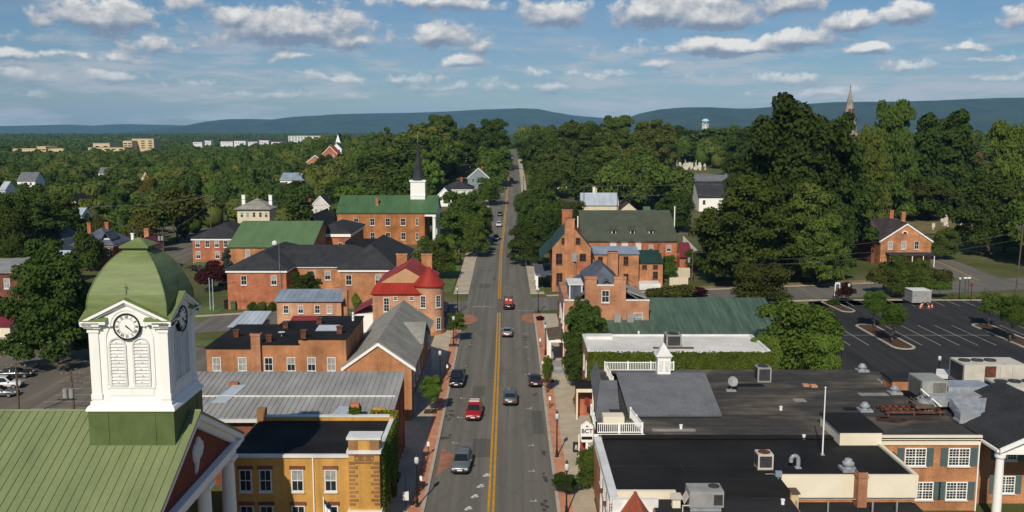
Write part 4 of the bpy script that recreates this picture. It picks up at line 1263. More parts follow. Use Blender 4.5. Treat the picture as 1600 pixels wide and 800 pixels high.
T.sub(T.mb().lathe([(.6, 0), (.6, .35), (.45, .7), (.0, .9)], (-51, 198, 10.1), 14), 'roof_vent', M['white_old'], ro)
for px in (381, 428): window(T, XY(px, 177, 6), 177, 4.9, .95, 1.65, 'S', 'sash', 1 if px > 400 else 0)
for px in (488, 512): window(T, XY(px, 183.2, 6), 183.2, 4.9, 1.0, 1.65, 'S', 'sash', 1)
for px in (545, 591): window(T, XY(px, 178, 6), 178, 4.7, 1.0, 1.85, 'S', 'sash', 0 if px < 560 else 1)
window(T, XY(515, 183.2, 1), 183.2, .2, 1.4, 2.1, 'S', 'thin', 0)
T.sub(T.mb().box(XY(507, 183, 2) , XY(523, 183, 2), 181.9, 183.19, 2.7, 3.0), 'door_canopy', M['white'])
row(T, 'E', -22.6, (181, 186, 191, 196), 4.7, 1.0, 1.8)
T.sub(T.mb().cyl((XY(437, 176, 5), 176.3, 0), (XY(437, 176, 5), 176.3, 13.5), .05, .03, 8), 'flagpole', M['steel'])

# ---- small brick house with blue-grey roof between the rows
T = Thing('small_brick_house', 'small pale brick house with flat blue-grey metal roof and a porch', 'house', (-35, 158, 0))
T.sub(T.mb().box(-40.2, -29.2, 156, 160.8, -.2, 5.6), 'wall', M['brick_pale'])
pts = [(-40.6, 155.6, 5.62), (-28.8, 155.6, 5.62), (-28.8, 161.2, 6.75), (-40.6, 161.2, 6.75)]
r = T.mb(); r.slab(pts, .14); ribs(r, *pts, 12, .05, .06); ro = T.sub(r, 'roof', M['blue_metal'])
T.sub(T.mb().add([(-40.2, 156, 5.4), (-40.2, 160.8, 5.4), (-40.2, 160.8, 6.5), (-29.2, 156, 5.4), (-29.2, 160.8, 5.4), (-29.2, 160.8, 6.5)], [(2, 1, 0), (3, 4, 5), (1, 2, 5, 4)]), 'gable_wall', M['brick_pale'])
for px in (447, 470, 496, 515): window(T, XY(px, 156, 4), 156, 3.5, .75, 1.25, 'S', 'sash')
for px in (449,): window(T, XY(px, 156, 1), 156, .8, .75, 1.4, 'S', 'sash')
T.sub(T.mb().slab([(-37.5, 153.8, 2.5), (-29.6, 153.8, 2.5), (-29.6, 155.98, 3.0), (-37.5, 155.98, 3.0)], .1), 'porch_roof', M['maroon_metal'])
T.sub(T.mb().box(-37.3, -29.8, 153.85, 154.0, 2.05, 2.38), 'porch_beam', M['white'])
for x in (-37.2, -34.6, -32, -29.9): T.sub(T.mb().cyl((x, 153.95, 0), (x, 153.95, 2.05), .09, n=8), 'porch_post', M['white'])
T.sub(T.mb().box(-29.1, -28.3, 157, 158, -.1, 7.2), 'chimney', M['brick_old'])
T = Thing('tin_roof_shed', 'low shed with pale sheet-metal roof left of the small brick house', 'shed', (-43, 150, 0))
T.sub(T.mb().box(-46.3, -41.3, 149.5, 155.3, -.1, 2.5), 'wall', M['grey_wall'])
pts = [(-46.6, 149, 2.55), (-41.2, 149, 2.55), (-41.0, 155.6, 3.9), (-45.6, 155.6, 3.9)]
r = T.mb(); r.slab(pts, .1); ribs(r, *pts, 6, .05, .05); T.sub(r, 'roof', M['pale_metal'])

# ---- church with green roof and steeple
T = Thing('steeple_church', 'brick church with green metal roof, white columned porch and a dark needle steeple', 'church', (-39, 284, 0))
Y0 = 275
T.sub(T.mb().box(-52, -26, Y0, Y0 + 17, -1, 10.2), 'wall', M['brick_church'])
r = T.mb(); gable_roof(r, -52, -22.6, Y0, Y0 + 17, 10.2, 14.6, 'x', .5, .3)
pts = [(-52.3, Y0 - .5, 10.1), (-22.3, Y0 - .5, 10.1), (-22.3, Y0 + 8.5, 14.76), (-52.3, Y0 + 8.5, 14.76)]; ribs(r, *pts, 36, .06, .06)
T.sub(r, 'roof', M['green_church'])
T.sub(T.mb().box(-52.1, -26, Y0 - .14, Y0 - .004, 9.75, 10.15).add([(-22.7, Y0, 10.2), (-22.7, Y0 + 17, 10.2), (-22.7, Y0 + 8.5, 14.4), (-23, Y0, 10.2), (-23, Y0 + 17, 10.2), (-23, Y0 + 8.5, 14.4)], [(0, 1, 2), (5, 4, 3), (0, 3, 4, 1), (1, 4, 5, 2), (2, 5, 3, 0)]).box(-26, -22.7, Y0 + .1, Y0 + .8, 9.0, 10.1).box(-23.4, -22.6, Y0 + .8, Y0 + 17, 9.0, 10.15), 'entablature', M['white'])
for y in (.7, 5.7, 11.3, 16.3): T.sub(T.mb().lathe([(.75, -.5), (.75, .2), (.58, .3), (.5, 8.5), (.7, 8.7), (.7, 9.0)], (-23.2, Y0 + y, 0), 14), 'column', M['white'])
for px in (557, 582, 606, 630, 651.5):
    x = XY(px, Y0, 6)
    for z in (2.1, 6.4): window(T, x, Y0, z, 1.25 if px < 640 else .6, 2.0, 'S', 'sash', 0)
sx, sy = XY(653.5, 283, 17), Y0 + 8.5
st = T.sub(T.mb().box(sx - 2.2, sx + 2.2, sy - 2.2, sy + 2.2, 12.2, 19.2).box(sx - 2.45, sx + 2.45, sy - 2.45, sy + 2.45, 18.9, 19.5).box(sx - 2.3, sx + 2.3, sy - 2.3, sy + 2.3, 14.6, 15.0), 'steeple', M['white'])
T.sub(T.mb().lathe([(2.7 * 1.1, 19.5), (1.7, 20.3), (1.25, 23), (.7, 27.0), (.03, 30.9)], (sx, sy, 0), 8, 0, R(22.5), R(382.5)), 'spire', M['slate'], st)
T.sub(T.mb().lathe([(0, 30.8), (.16, 30.95), (0, 31.1)], (sx, sy, 0), 8).cyl((sx, sy, 31), (sx, sy, 33.4), .05, n=6).lathe([(0, 33.3), (.22, 33.5), (0, 33.7)], (sx, sy, 0), 8), 'finial', M['steel'], st)
chimney(T, XY(589, Y0 + 3, 12), Y0 + 3.5, 11, 14.6, .8, .8, 'brick_church')

# ---- buildings further back on the left
T = house('green_roof_hall', 'brick hall with one large bright green roof slope behind the offices', 'building', -67.5, -47.6, 219, 246, 0, 6.9, 11.7, 'x', 'brick_orange', 'green_bright',
          wins=[('S', [XY(387, 219, 5)], 4.0, .9, 2.2), ('S', [XY(462, 219, 5)], 4.0, .9, 2.2)], trim=False)
T = house('brick_annexe', 'brick three-storey block with low dark roof left of the green roof', 'building', -80.5, -68.0, 232, 250, 0, 7.6, 10.8, 'x', 'brick_red', 'slate', hip=True,
          wins=[('S', [XY(p_, 232, 6) for p_ in (309, 324, 339, 353)], 5.3, .95, 1.5), ('S', [XY(p_, 232, 3) for p_ in (310, 340)], 2.4, .95, 1.7), ('S', [XY(312, 232, 1)], .1, .95, 1.2)])
T.sub(T.mb().box(-79.5, -76.5, 229.6, 231.99, -.1, 1.5), 'green_hoarding', M['green_church'])
T = Thing('flat_roof_hall', 'brick hall with dark stepped roofs and white fascia between church and green roof', 'building', (-53, 240, 0))
T.sub(T.mb().box(-51.0, -41.5, 236, 258, -.2, 7.4), 'wall', M['brick_red'])
T.sub(T.mb().box(-51.3, -41.2, 235.6, 258.3, 7.4, 8.2), 'cornice', M['white'])
r = T.mb(); hip_roof(r, -51.0, -41.5, 236, 258, 8.4, 10.3, .5); gable_roof(r, -55, -49.5, 242, 262, 8.2, 12.4, 'y'); ro = T.sub(r, 'roof', M['slate'])
row(T, 'S', 236, (-48.9, -44.0), 4.0, .9, 1.8)
T = house('cream_house', 'cream two-storey house with pyramid shingle roof and two white chimneys', 'house', XY(372, 310), XY(422, 310), 310, 321, 0, 8.3, 11.5, 'x', 'cream_wall', 'shingle_old', hip=True,
          wins=[('S', [XY(p_, 310, 6) for p_ in (378, 387, 397, 407, 416)], 5.6, .8, 1.5), ('S', [XY(p_, 310, 3) for p_ in (378, 397, 416)], 2.2, .8, 1.6)], trim=False, o=.8)
for px in (381, 423): chimney(T, XY(px, 316, 10), 316, 8, 12.6, 1.1, .9, 'white')
house('white_gable_house', 'tall white gabled house with dark roof and red brick chimneys beside the church', 'house', XY(488, 325), XY(515, 325), 325, 337, 0, 8.6, 11.8, 'y', 'pale_wall', 'slate', chim=[(XY(485, 326, 9), 325, 0, 10.8, .9, .9, 'brick_red')],
      wins=[('S', [XY(p_, 325, 6) for p_ in (494, 502, 509)], 5.2, .9, 1.7), ('S', [XY(p_, 325, 3) for p_ in (494, 509)], 1.6, .9, 1.7)])
T = house('blue_slate_house', 'old brick house with blue-grey slate roof, dormer and red chimneys far left', 'house', XY(118, 232), XY(178, 232), 232, 243, 0, 5.9, 9.6, 'x', 'brick_dark', 'blueslate', hip=True,
          chim=[(XY(140, 238, 9), 238, 8, 10.9, .9, .7, 'brick_red'), (XY(165, 238, 9), 239, 8, 10.9, .9, .7, 'brick_red')], wins=[('S', [XY(p_, 232, 4) for p_ in (130, 150, 168)], 3.3, .9, 1.6)], o=.7, porch=(XY(105, 232), XY(150, 232), 3.0, 3.2, 'blueslate'))
r = T.mb(); gable_roof(r, XY(163, 234, 8), XY(175, 234, 8), 232.6, 237, 7.4, 8.9, 'y'); T.sub(r, 'dormer_roof', M['blueslate'])
T.sub(T.mb().box(XY(164, 234, 8), XY(174, 234, 8), 232.9, 237, 6.2, 7.4), 'dormer', M['pale_wall'])
T = house('white_terrace_house', 'white gabled house with faded maroon roof behind the clock dome', 'house', XY(198, 214), XY(224, 214), 214, 227, 0, 6.3, 8.8, 'y', 'white_old', 'maroon_metal', chim=[(XY(208, 216, 8), 216, 8, 10.6, .6, .6, 'white'), (XY(230, 225, 8), 225, 5, 10.8, 1.1, .8, 'brick_orange')],
          wins=[('E', [216, 219.5, 223], 4.0, .8, 1.4)], trim=False)
T.sub(T.mb().slab([(XY(224, 214), 214, 3.0), (XY(236, 214), 214, 2.4), (XY(236, 226), 226, 2.4), (XY(224, 226), 226, 3.0)], .14), 'porch_roof', M['slate'])
for y in (214.3, 218, 222, 225.7): T.sub(T.mb().cyl((XY(235, y), y, 0), (XY(235, y), y, 2.4), .1, n=8), 'porch_post', M['white'])
house('flat_brick_shop', 'dark brick building with flat grey roof at the left edge of the picture', 'building', -115, XY(37, 178), 178, 200, 0, 7.0, 7.4, 'x', 'brick_dark', 'grey_metal', wins=[('S', [XY(11, 178, 5)], 4.0, 1.0, 1.8)], trim=False)
house('white_cottage', 'white cottage with light grey roof half hidden behind the large left tree', 'house', XY(60, 205), XY(98, 205), 205, 214, 0, 4.5, 7.2, 'x', 'white_old', 'pale_metal', wins=[('S', [XY(75, 205, 3)], 2.0, .9, 1.4)])
house('white_porch_house', 'white house with pale grey hipped roof behind the large left tree', 'house', XY(66, 250), XY(100, 250), 250, 260, 0, 5.5, 8.2, 'x', 'white_old', 'shingle', hip=True, wins=[('S', [XY(80, 250, 4)], 2.8, .9, 1.5)])
house('tan_shop', 'low maroon and cream shop at the left edge beside the old car park', 'shop', -98, XY(18, 142), 142, 155, 0, 4.2, 5.0, 'x', 'cream', 'maroon_metal', trim=False, wins=[('S', [-80, -77.5], 1.0, 1.4, 1.4)])

# houses along the street further out, left side
far = [  # name, label, px0, px1, Y, depth, eave, ridge, axis, wall, roof, hip
    ('white_gable_hall', 'white church hall with green roof and gable end facing the street', 683, 706, 370, 12, 4.6, 7.6, 'y', 'white', 'green_dark', False),
    ('dark_roof_house', 'broad house with dark low roofs and brick chimney beside the street', 690, 738, 400, 18, 3.6, 6.8, 'x', 'white_old', 'slate', True),
    ('blue_grey_house', 'blue-grey gabled house with green-roofed porch by the street', 731, 764, 430, 12, 5.5, 9.8, 'y', 'grey_wall', 'shingle_old', False),
    ('pink_roof_cottage', 'small white cottage with pinkish roof among street trees', 724, 737, 600, 10, 4.0, 6.6, 'x', 'white', 'rust_metal', False),
    ('white_street_house', 'white gabled house deep among the left street trees', 740, 757, 600, 10, 6.5, 10, 'y', 'white', 'shingle', False),
    ('long_white_hall', 'long white hall with pale blue metal roof in the left woods', 438, 477, 455, 14, 5.2, 8.4, 'x', 'white', 'blue_metal', False),
    ('red_brick_villa', 'red brick villa with orange roof showing above the left woods', 505, 527, 520, 12, 11.5, 15.5, 'y', 'brick_red', 'orange_tile', False),
    ('brick_gable_villa', 'brick gabled villa with white eaves left of the orange roof', 480, 506, 515, 12, 8.5, 12.0, 'y', 'brick_orange', 'rust_metal', False),
    ('white_tree_house', 'white gabled cottage right of the orange roof in the woods', 519, 534, 540, 9, 12.5, 15.5, 'y', 'white', 'green_dark', False),
    ('white_far_house', 'tiny white gable above the far left woods', 525, 532, 760, 10, 12, 18, 'y', 'white', 'shingle', False),
    ('orange_wood_house', 'orange brick house glimpsed through the trees far left', 100, 124, 330, 11, 8.0, 11.5, 'y', 'brick_orange', 'slate', False),
    ('white_wood_house', 'white house glimpsed below the orange house far left', 112, 128, 318, 8, 5.5, 7.6, 'x', 'white', 'pale_metal', False),
    ('pale_wood_house', 'pale roofed cottage at the far left edge among the woods', 0, 9, 430, 10, 7.0, 10.5, 'x', 'white', 'pale_metal', False),
    ('white_wood_cottage', 'small white cottage with grey roof between woods and plain, left', 154, 166, 620, 9, 6, 9.5, 'x', 'white', 'shingle', False),
    ('brown_roof_cottage', 'small cream cottage with brown roof deep in the left woods', 222, 234, 560, 9, 6, 9.5, 'y', 'cream_wall', 'rust_metal', False),
    ('grey_roof_cottage', 'grey roofed white cottage showing above trees far left', 28, 56, 470, 10, 9.0, 13, 'x', 'white', 'shingle', False),
]
for nm, lb, a, b_, y, dp, ze, zr, ax, wl, rf, hp in far:
    gz = g(XY((a + b_) / 2, y), y)
    x0, x1 = XY(a, y, gz + 3), XY(b_, y, gz + 3)
    house(nm, lb, 'house', x0, x1, y, y + dp, gz, gz + ze, gz + zr, ax, wl, rf, hip=hp,
          chim=[((x0 + x1) / 2 + 1.5, y + dp / 2, gz + ze, gz + zr + 1.4, .9, .8, 'brick_red')] if nm in ('dark_roof_house', 'blue_grey_house', 'white_street_house') else (),
          wins=[('S', [x0 + (x1 - x0) * q for q in (.25, .5, .75)], gz + ze - 2.2, .9, 1.4)])

# far-off blocks on the plain
def block(name, label, parts, wall, roofm, nwin, cat='building', group=None):
    T = Thing(name, label, cat, (parts[0][0], parts[0][2], 0), group)
    for (x0, x1, y0, y1, z) in parts:
        T.sub(T.mb().box(x0, x1, y0, y1, -.5, z), 'wall', M[wall])
        T.sub(T.mb().box(x0 - .3, x1 + .3, y0 - .3, y1 + .3, z + .003, z + .5), 'roof', M[roofm])
        if nwin:
            for fl in range(int(z / 3.6)):
                if z > 7 and fl == 0: continue
                n = max(2, int((x1 - x0) / nwin)); w_ = T.mb()
                for i in range(n):
                    x = x0 + (x1 - x0) * (i + .5) / n
                    w_.box(x - nwin * .28, x + nwin * .28, y0 - .06, y0 - .004, fl * 3.6 + 1.2, fl * 3.6 + 2.8)
                T.sub(w_, 'window_band', M['glass'])


block('tan_campus_building', 'long low tan brick complex on the plain at far left', [(XY(18, 1380), XY(58, 1380), 1380, 1410, 6.5), (XY(58, 1375), XY(72, 1375), 1375, 1410, 10), (XY(72, 1380), XY(105, 1380), 1380, 1410, 6.5)], 'tan_block', 'tan_block', 9)
block('tan_works_building', 'stepped tan brick complex right of the long low one on the plain', [(XY(138, 1400), XY(195, 1400), 1400, 1430, 8), (XY(146, 1440), XY(172, 1440), 1440, 1470, 14), (XY(193, 1500), XY(207, 1500), 1500, 1530, 17), (XY(207, 1520), XY(241, 1520), 1520, 1550, 20)], 'tan_block', 'grey_metal', 10)
T = block('white_apartment_block', 'long white apartment block above the woods left of the ridge', [(XY(451, 1900), XY(503, 1900), 1900, 1925, 22)], 'white_old', 'white_old', 6)
for i, (a, b_) in enumerate(((302, 316), (318, 330), (345, 364), (366, 384), (387, 402), (404, 420), (424, 446))):
    y = 1750 + 40 * (i % 3)
    house('apartment_terrace', 'row of white gabled apartments with grey roofs beyond the left woods', 'apartments', XY(a, y), XY(b_, y), y, y + 16, 0, 12.5 + (i % 2) * 2, 17 + (i % 2) * 2, 'x', 'white_old', 'slate', group='white apartment terraces beyond the woods', wins=[('S', [XY(a, y) + (XY(b_, y) - XY(a, y)) * q for q in (.2, .4, .6, .8)], 9.0, 1.6, 2.0)], trim=False)

# ------------------------------------------------------------------ buildings right of the street
# ---- the large flat-roofed block in the foreground
T = Thing('flat_roof_block', 'large brick commercial block with dark flat roofs, cream parapets and shingled street front', 'building', (20, 88, 0))
BX0, BX1 = 7.85, 32.6
w = T.mb()
REAR = [(BX0, 81.0), (42.35, 81.0), (42.35, 84.02), (64, 84.02), (64, 97.5), (48.5, 99.5), (41, 104.9), (9.6, 104.9), (9.6, 86.5), (BX0, 86.5)]
w.prism(REAR, -.2, 6.88)                                     # rear range, oldest roof
T.sub(w, 'wall', M['brick_orange'])
T.sub(T.mb().prism([(x + (.03 if x < 10 else 0), y) for x, y in REAR], 6.885, 6.95).box(9.7, 42, 84.4, 84.46, 6.95, 6.962, 1).box(20.6, 42, 87.3, 87.37, 6.95, 6.962, 1).box(20.6, 60, 90.2, 90.26, 6.95, 6.961, 1).box(20.6, 60, 93.4, 93.46, 6.95, 6.962, 1).box(20.6, 58, 96.6, 96.66, 6.95, 6.961, 1).box(20.6, 44, 100.1, 100.16, 6.95, 6.962, 1).box(24.5, 27.4, 97.6, 98.9, 6.95, 6.956, 1).box(33, 34.6, 89, 90.1, 6.95, 6.956, 1).box(13, 17, 82.6, 83.4, 6.95, 6.957, 2).box(36.5, 39.5, 94.2, 95.3, 6.95, 6.956, 2).box(29, 30.2, 92, 93.2, 6.95, 6.956, 2), 'rear_roof', [M['old_roof'], M['black_roof'], M['shingle_old']])
w = T.mb(); w.box(BX0, 21.6, 68.6, 80.98, -.2, 6.7); w.box(21.6, BX1, 71.8, 80.98, -.2, 6.7)
T.sub(w, 'wall', M['brick_orange'])
T.sub(T.mb().box(BX0 + .2, 21.55, 68.7, 80.99, 6.705, 6.80).box(21.55, BX1 - .2, 71.95, 80.99, 6.705, 6.802).box(8.3, 32, 74.1, 74.16, 6.80, 6.81, 1).box(8.3, 32, 76.9, 76.96, 6.80, 6.81, 1).box(8.3, 21.4, 71.2, 71.26, 6.80, 6.81, 1).box(14.1, 14.16, 68.8, 80.4, 6.80, 6.808, 1).box(27.9, 28.9, 77.4, 78.6, 6.802, 6.808, 1), 'middle_roof', [M['new_roof'], M['dark_roof']])
T.sub(T.mb().box(24.0, 26.2, 73.5, 80.9, 6.803, 6.812).box(BX0 + .3, 43, 80.6, 81.6, 6.96, 6.99), 'roof_walkway', M['black_roof'])
w = T.mb(); w.box(10.6, 21.5, 52, 68.58, -.2, 6.3); w.box(21.5, BX1, 58, 71.6, -.2, 4.6)
T.sub(w, 'front_range', M['brick_orange'])
T.sub(T.mb().box(10.7, 21.4, 52, 68.57, 6.303, 6.36).box(21.5, BX1 - .1, 58, 71.6, 4.603, 4.66), 'front_roof', M['dark_roof'])
T.sub(T.mb().box(12.65, 21.5, 68.582, 68.597, 6.3, 6.82), 'roof_flashing', M['black_roof'])
T.sub(T.mb().box(BX0, 10.55, 60, 68.58, -.2, 5.6), 'front_bay', M['brick_orange'])
# cream parapets and fascias
c = T.mb()
c.box(21.4, BX1 + .1, 71.55, 71.79, 5.1, 7.0); c.box(BX1 - .2, BX1 + .12, 71.8, 80.9, 6.3, 7.0)
c.box(BX1 + .12, 42.45, 80.72, 80.99, 6.78, 7.18); c.box(BX1 + .12, 42.4, 80.86, 80.995, 6.25, 6.6)
T.sub(c, 'parapet', M['cream'])
T.sub(T.mb().box(BX0 - .12, 12.6, 68.2, 68.58, 5.7, 6.98), 'parapet', M['cream'])
c = T.mb()
c.box(BX0 - .45, BX0 + .2, 66.9, 81.0, 6.55, 7.02); c.box(BX0 - .28, BX0 - .004, 66.9, 81.0, 5.9, 6.548)
for i in range(24): c.box(BX0 - .42, BX0 - .281, 67.2 + i * .57, 67.36 + i * .57, 6.2, 6.545)
c.box(BX0 - .3, 11.0, 66.6, 66.9, 5.2, 7.0); c.box(BX0 - .4, 11.2, 66.3, 66.598, 5.6, 6.0)
T.sub(c, 'cornice', M['white_old'])
r = T.mb(); gable_roof(r, 7.5, 10.9, 58, 66.2, 5.0, 7.6, 'y', .2, .2); T.sub(r, 'entrance_roof', M['orange_tile'])
q = T.mb()
for s_, xe in ((1, 7.3), (-1, 11.1)):
    a = [(xe, 4.85), (9.2, 7.82), (9.2, 7.4), (xe, 4.45)]
    q.add([(x, 66.42, z) for x, z in a] + [(x, 66.6, z) for x, z in a], [(0, 1, 2, 3), (7, 6, 5, 4), (0, 4, 5, 1), (1, 5, 6, 2), (2, 6, 7, 3), (3, 7, 4, 0)])
q.slab([(10.75, 58, 4.95), (11.25, 58, 4.95), (11.25, 66.6, 4.95), (10.75, 66.6, 4.95)], .3)
T.sub(q, 'entrance_trim', M['white'])
row(T, 'W', BX0, (69.5, 72.2, 75, 77.8), 3.9, 1.0, 1.7); row(T, 'W', BX0, (69.5, 72.2, 75, 77.8), .9, 1.0, 1.7)
# shingled street front: broad slope, small hipped slope, balustrades
r = T.mb()
r.slab([(11.3, 86.7, 7.25), (20.25, 86.7, 7.25), (20.4, 95.5, 9.1), (11.0, 95.5, 9.1)], .2)
r.slab([(20.4, 104, 7.1), (11.0, 104, 7.1), (11.0, 95.5, 9.1), (20.4, 95.5, 9.1)], .2)
r.slab([(8.2, 88.0, 6.6), (10.6, 88.0, 6.6), (11.1, 95.4, 8.3), (9.3, 95.4, 8.3)], .16); r.slab([(8.9, 103, 6.95), (8.2, 88, 6.6), (9.3, 95.4, 8.3), (9.5, 103, 8.3)], .16)
T.sub(r, 'shingle_roof', M['shingle'])
T.sub(T.mb().add([(20.1, 87.2, 6.9), (20.1, 103.8, 6.9), (20.1, 95.5, 8.85), (19.9, 87.2, 6.9), (19.9, 103.8, 6.9), (19.9, 95.5, 8.85)], [(0, 1, 2), (5, 4, 3), (1, 4, 5, 2), (3, 0, 2, 5), (0, 3, 4, 1)]).box(11.5, 20, 86.95, 87.05, 6.9, 7.1), 'roof_end', M['black_paint'])
T.sub(T.mb().box(8.6, 10.6, 84.6, 86.0, 6.96, 7.7), 'roof_hatch', M['cream'])


def rail(mb, a, b_, z0, h=1.0, sp=.19, post=2.4):
    a, b_ = Vector(a), Vector(b_); L_ = (b_ - a).length; d = (b_ - a) / L_; nrm = Vector((-d.y, d.x))

    def beam(p, q_, hw_, za, zb):
        v = [p - nrm * hw_, q_ - nrm * hw_, q_ + nrm * hw_, p + nrm * hw_]
        mb.add([(u.x, u.y, za) for u in v] + [(u.x, u.y, zb) for u in v], [(0, 3, 2, 1), (4, 5, 6, 7), (0, 1, 5, 4), (1, 2, 6, 5), (2, 3, 7, 6), (3, 0, 4, 7)])
    beam(a, b_, .05, z0 + h - .1, z0 + h); beam(a, b_, .035, z0 + .08, z0 + .16)
    for i in range(int(L_ / sp)):
        p = a + d * (i + .5) * sp; beam(p - d * .03, p + d * .03, .03, z0 + .16, z0 + h - .1)
    n = max(1, round(L_ / post))
    for i in range(n + 1):
        p = a + d * L_ * i / n; beam(p - d * .075, p + d * .075, .075, z0, z0 + h + .1)


b = T.mb(); rail(b, (7.7, 81.9), (11.9, 81.9), 7.0); rail(b, (11.9, 81.9), (11.4, 86.4), 7.0); rail(b, (7.7, 81.9), (7.7, 87.4), 7.0)
b.box(7.45, 12.1, 81.62, 81.75, 6.66, 7.0)
T.sub(b, 'balustrade', M['white'])
b = T.mb(); rail(b, (10.7, 104.2), (18.6, 104.2), 6.98, 1.05); rail(b, (10.7, 104.2), (10.9, 97.5), 6.98, 1.05)
T.sub(b, 'balustrade', M['white'])
cu = T.mb(); cxu, cyu = XY(1036, 95.8, 9.5), 95.8
cu.box(cxu - .68, cxu + .68, cyu - .68, cyu + .68, 8.2, 10.9); cu.box(cxu - .76, cxu + .76, cyu - .76, cyu + .76, 10.75, 10.95)
cp = T.sub(cu, 'cupola', M['white'])
T.sub(T.mb().lathe([(.92 * S2, 10.95), (.66 * S2, 11.2), (.36 * S2, 11.7), (.10 * S2, 12.15), (.01, 12.3)], (cxu, cyu, 0), 4, 0, math.pi / 4, math.pi * 2.25), 'cupola_roof', M['white_old'], cp)
T.sub(T.mb().cyl((cxu, cyu, 12.2), (cxu, cyu, 12.8), .03, n=6), 'finial', M['steel'], cp)
for sx in (-.33, .33): T.sub(T.mb().box(cxu + sx - .24, cxu + sx + .24, cyu - .71, cyu - .683, 9.3, 10.5), 'cupola_louvre', M['louvre'], cp)
# the brick front with shuttered windows
for px, py in ((1430, 706), (1498, 704)): pass
for x, z in ((XY(1430, 81, 5.1), 4.35), (XY(1498, 81, 5.1), 4.35), (XY(1494, 81, 2), 1.15), (XY(1441, 81, 2), 1.15)):
    window(T, x, 80.995, z, 1.78, 1.5, 'S', 'grid', 0)
    for s_ in (-1, 1):
        sh = T.mb(); xa = x + s_ * 1.34
        sh.box(xa - .31, xa + .31, 80.93, 80.99, z - .1, z + 1.6); 
        for i in range(12): sh.box(xa - .25, xa + .25, 80.905, 80.928, z + i * .135, z + .07 + i * .135)
        T.sub(sh, 'shutter', M['teal_shutter'])
# pedimented porch at the right edge
T.sub(T.mb().box(42.5, 55, 82.6, 84, -.2, 6.86), 'porch_wall', M['brick_orange'])
r = T.mb(); r.slab([(42.3, 90, 7.0), (42.55, 77.9, 7.0), (48.6, 77.9, 9.75), (48.6, 90, 9.75)], .2); r.slab([(54.7, 77.9, 7.0), (54.9, 90, 7.0), (48.6, 90, 9.75), (48.6, 77.9, 9.75)], .2)
T.sub(r, 'porch_roof', M['slate'])
c = T.mb()
for s_, xe in ((1, 42.5), (-1, 54.7)):
    a = [(xe, 6.98), (48.6, 9.77), (48.6, 9.4), (xe, 6.6)]
    c.add([(x, 77.7, z) for x, z in a] + [(x, 77.9, z) for x, z in a], [(0, 1, 2, 3), (7, 6, 5, 4), (0, 4, 5, 1), (1, 5, 6, 2), (2, 6, 7, 3), (3, 7, 4, 0)])
c.box(42.6, 54.6, 78.1, 78.7, 6.35, 6.75); c.box(42.35, 42.6, 77.95, 82.5, 6.6, 6.8); c.box(42.7, 43.2, 78.72, 82.5, 6.35, 6.75)
c.add([(43.2, 78.2, 6.76), (54.1, 78.2, 6.76), (48.6, 78.2, 9.3), (43.2, 78.4, 6.76), (54.1, 78.4, 6.76), (48.6, 78.4, 9.3)], [(0, 1, 2), (5, 4, 3)])
T.sub(c, 'porch_pediment', M['white'])
for x in (XY(1559, 78.4, 3), 53.8): T.sub(T.mb().lathe([(.5, -.1), (.5, .3), (.4, .4), (.38, 3), (.33, 5.9), (.46, 6.05), (.46, 6.34)], (x, 78.4, 0), 18), 'column', M['white'])
for z in (4.3, 1.1):
    x = XY(1573, 82.6, 4)
    window(T, x, 82.6, z, 1.6, 1.5, 'S', 'grid', 0)
    for s_ in (-1, 1): T.sub(T.mb().box(x + s_ * 1.2 - .29, x + s_ * 1.2 + .29, 82.53, 82.597, z - .1, z + 1.6), 'shutter', M['teal_shutter'])
T.sub(T.mb().cyl((42.3, 80.9, 0), (42.3, 80.9, 6.6), .07, n=8), 'downpipe', M['white'])
# cream penthouse, brick chimney
p = T.mb(); p.box(*(XY(1302, 81, 8), XY(1366, 81, 8)), 79.2, 84.5, 6.81, 8.0); T.sub(p, 'penthouse', M['cream'])
T.sub(T.mb().box(XY(1302, 81, 8) - .1, XY(1366, 81, 8) + .1, 79.1, 84.6, 8.002, 8.14), 'penthouse_roof', M['new_roof'])
ch = T.mb(); xch = XY(1345, 71, 6)
ch.box(xch - .37, xch + .37, 70.6, 71.5, 4.4, 7.55); ch.box(xch - .42, xch + .42, 70.55, 71.55, 7.1, 7.3); ch.box(xch - .3, xch + .3, 70.7, 71.4, 7.55, 7.68, 1)
T.sub(ch, 'chimney', [M['brick_old'], M['black_paint']])
bx_ = T.mb(); x, y = P(1409, 596, 7.6); bx_.box(x - 1.5, x + 1.5, y - 1.2, y + 1.6, 6.96, 8.0); bh = T.sub(bx_, 'brick_stairhead', M['brick_orange'])
T.sub(T.mb().box(x - 1.65, x + 1.65, y - 1.35, y + 1.75, 8.0, 8.2), 'stairhead_roof', M['dark_roof'], bh)
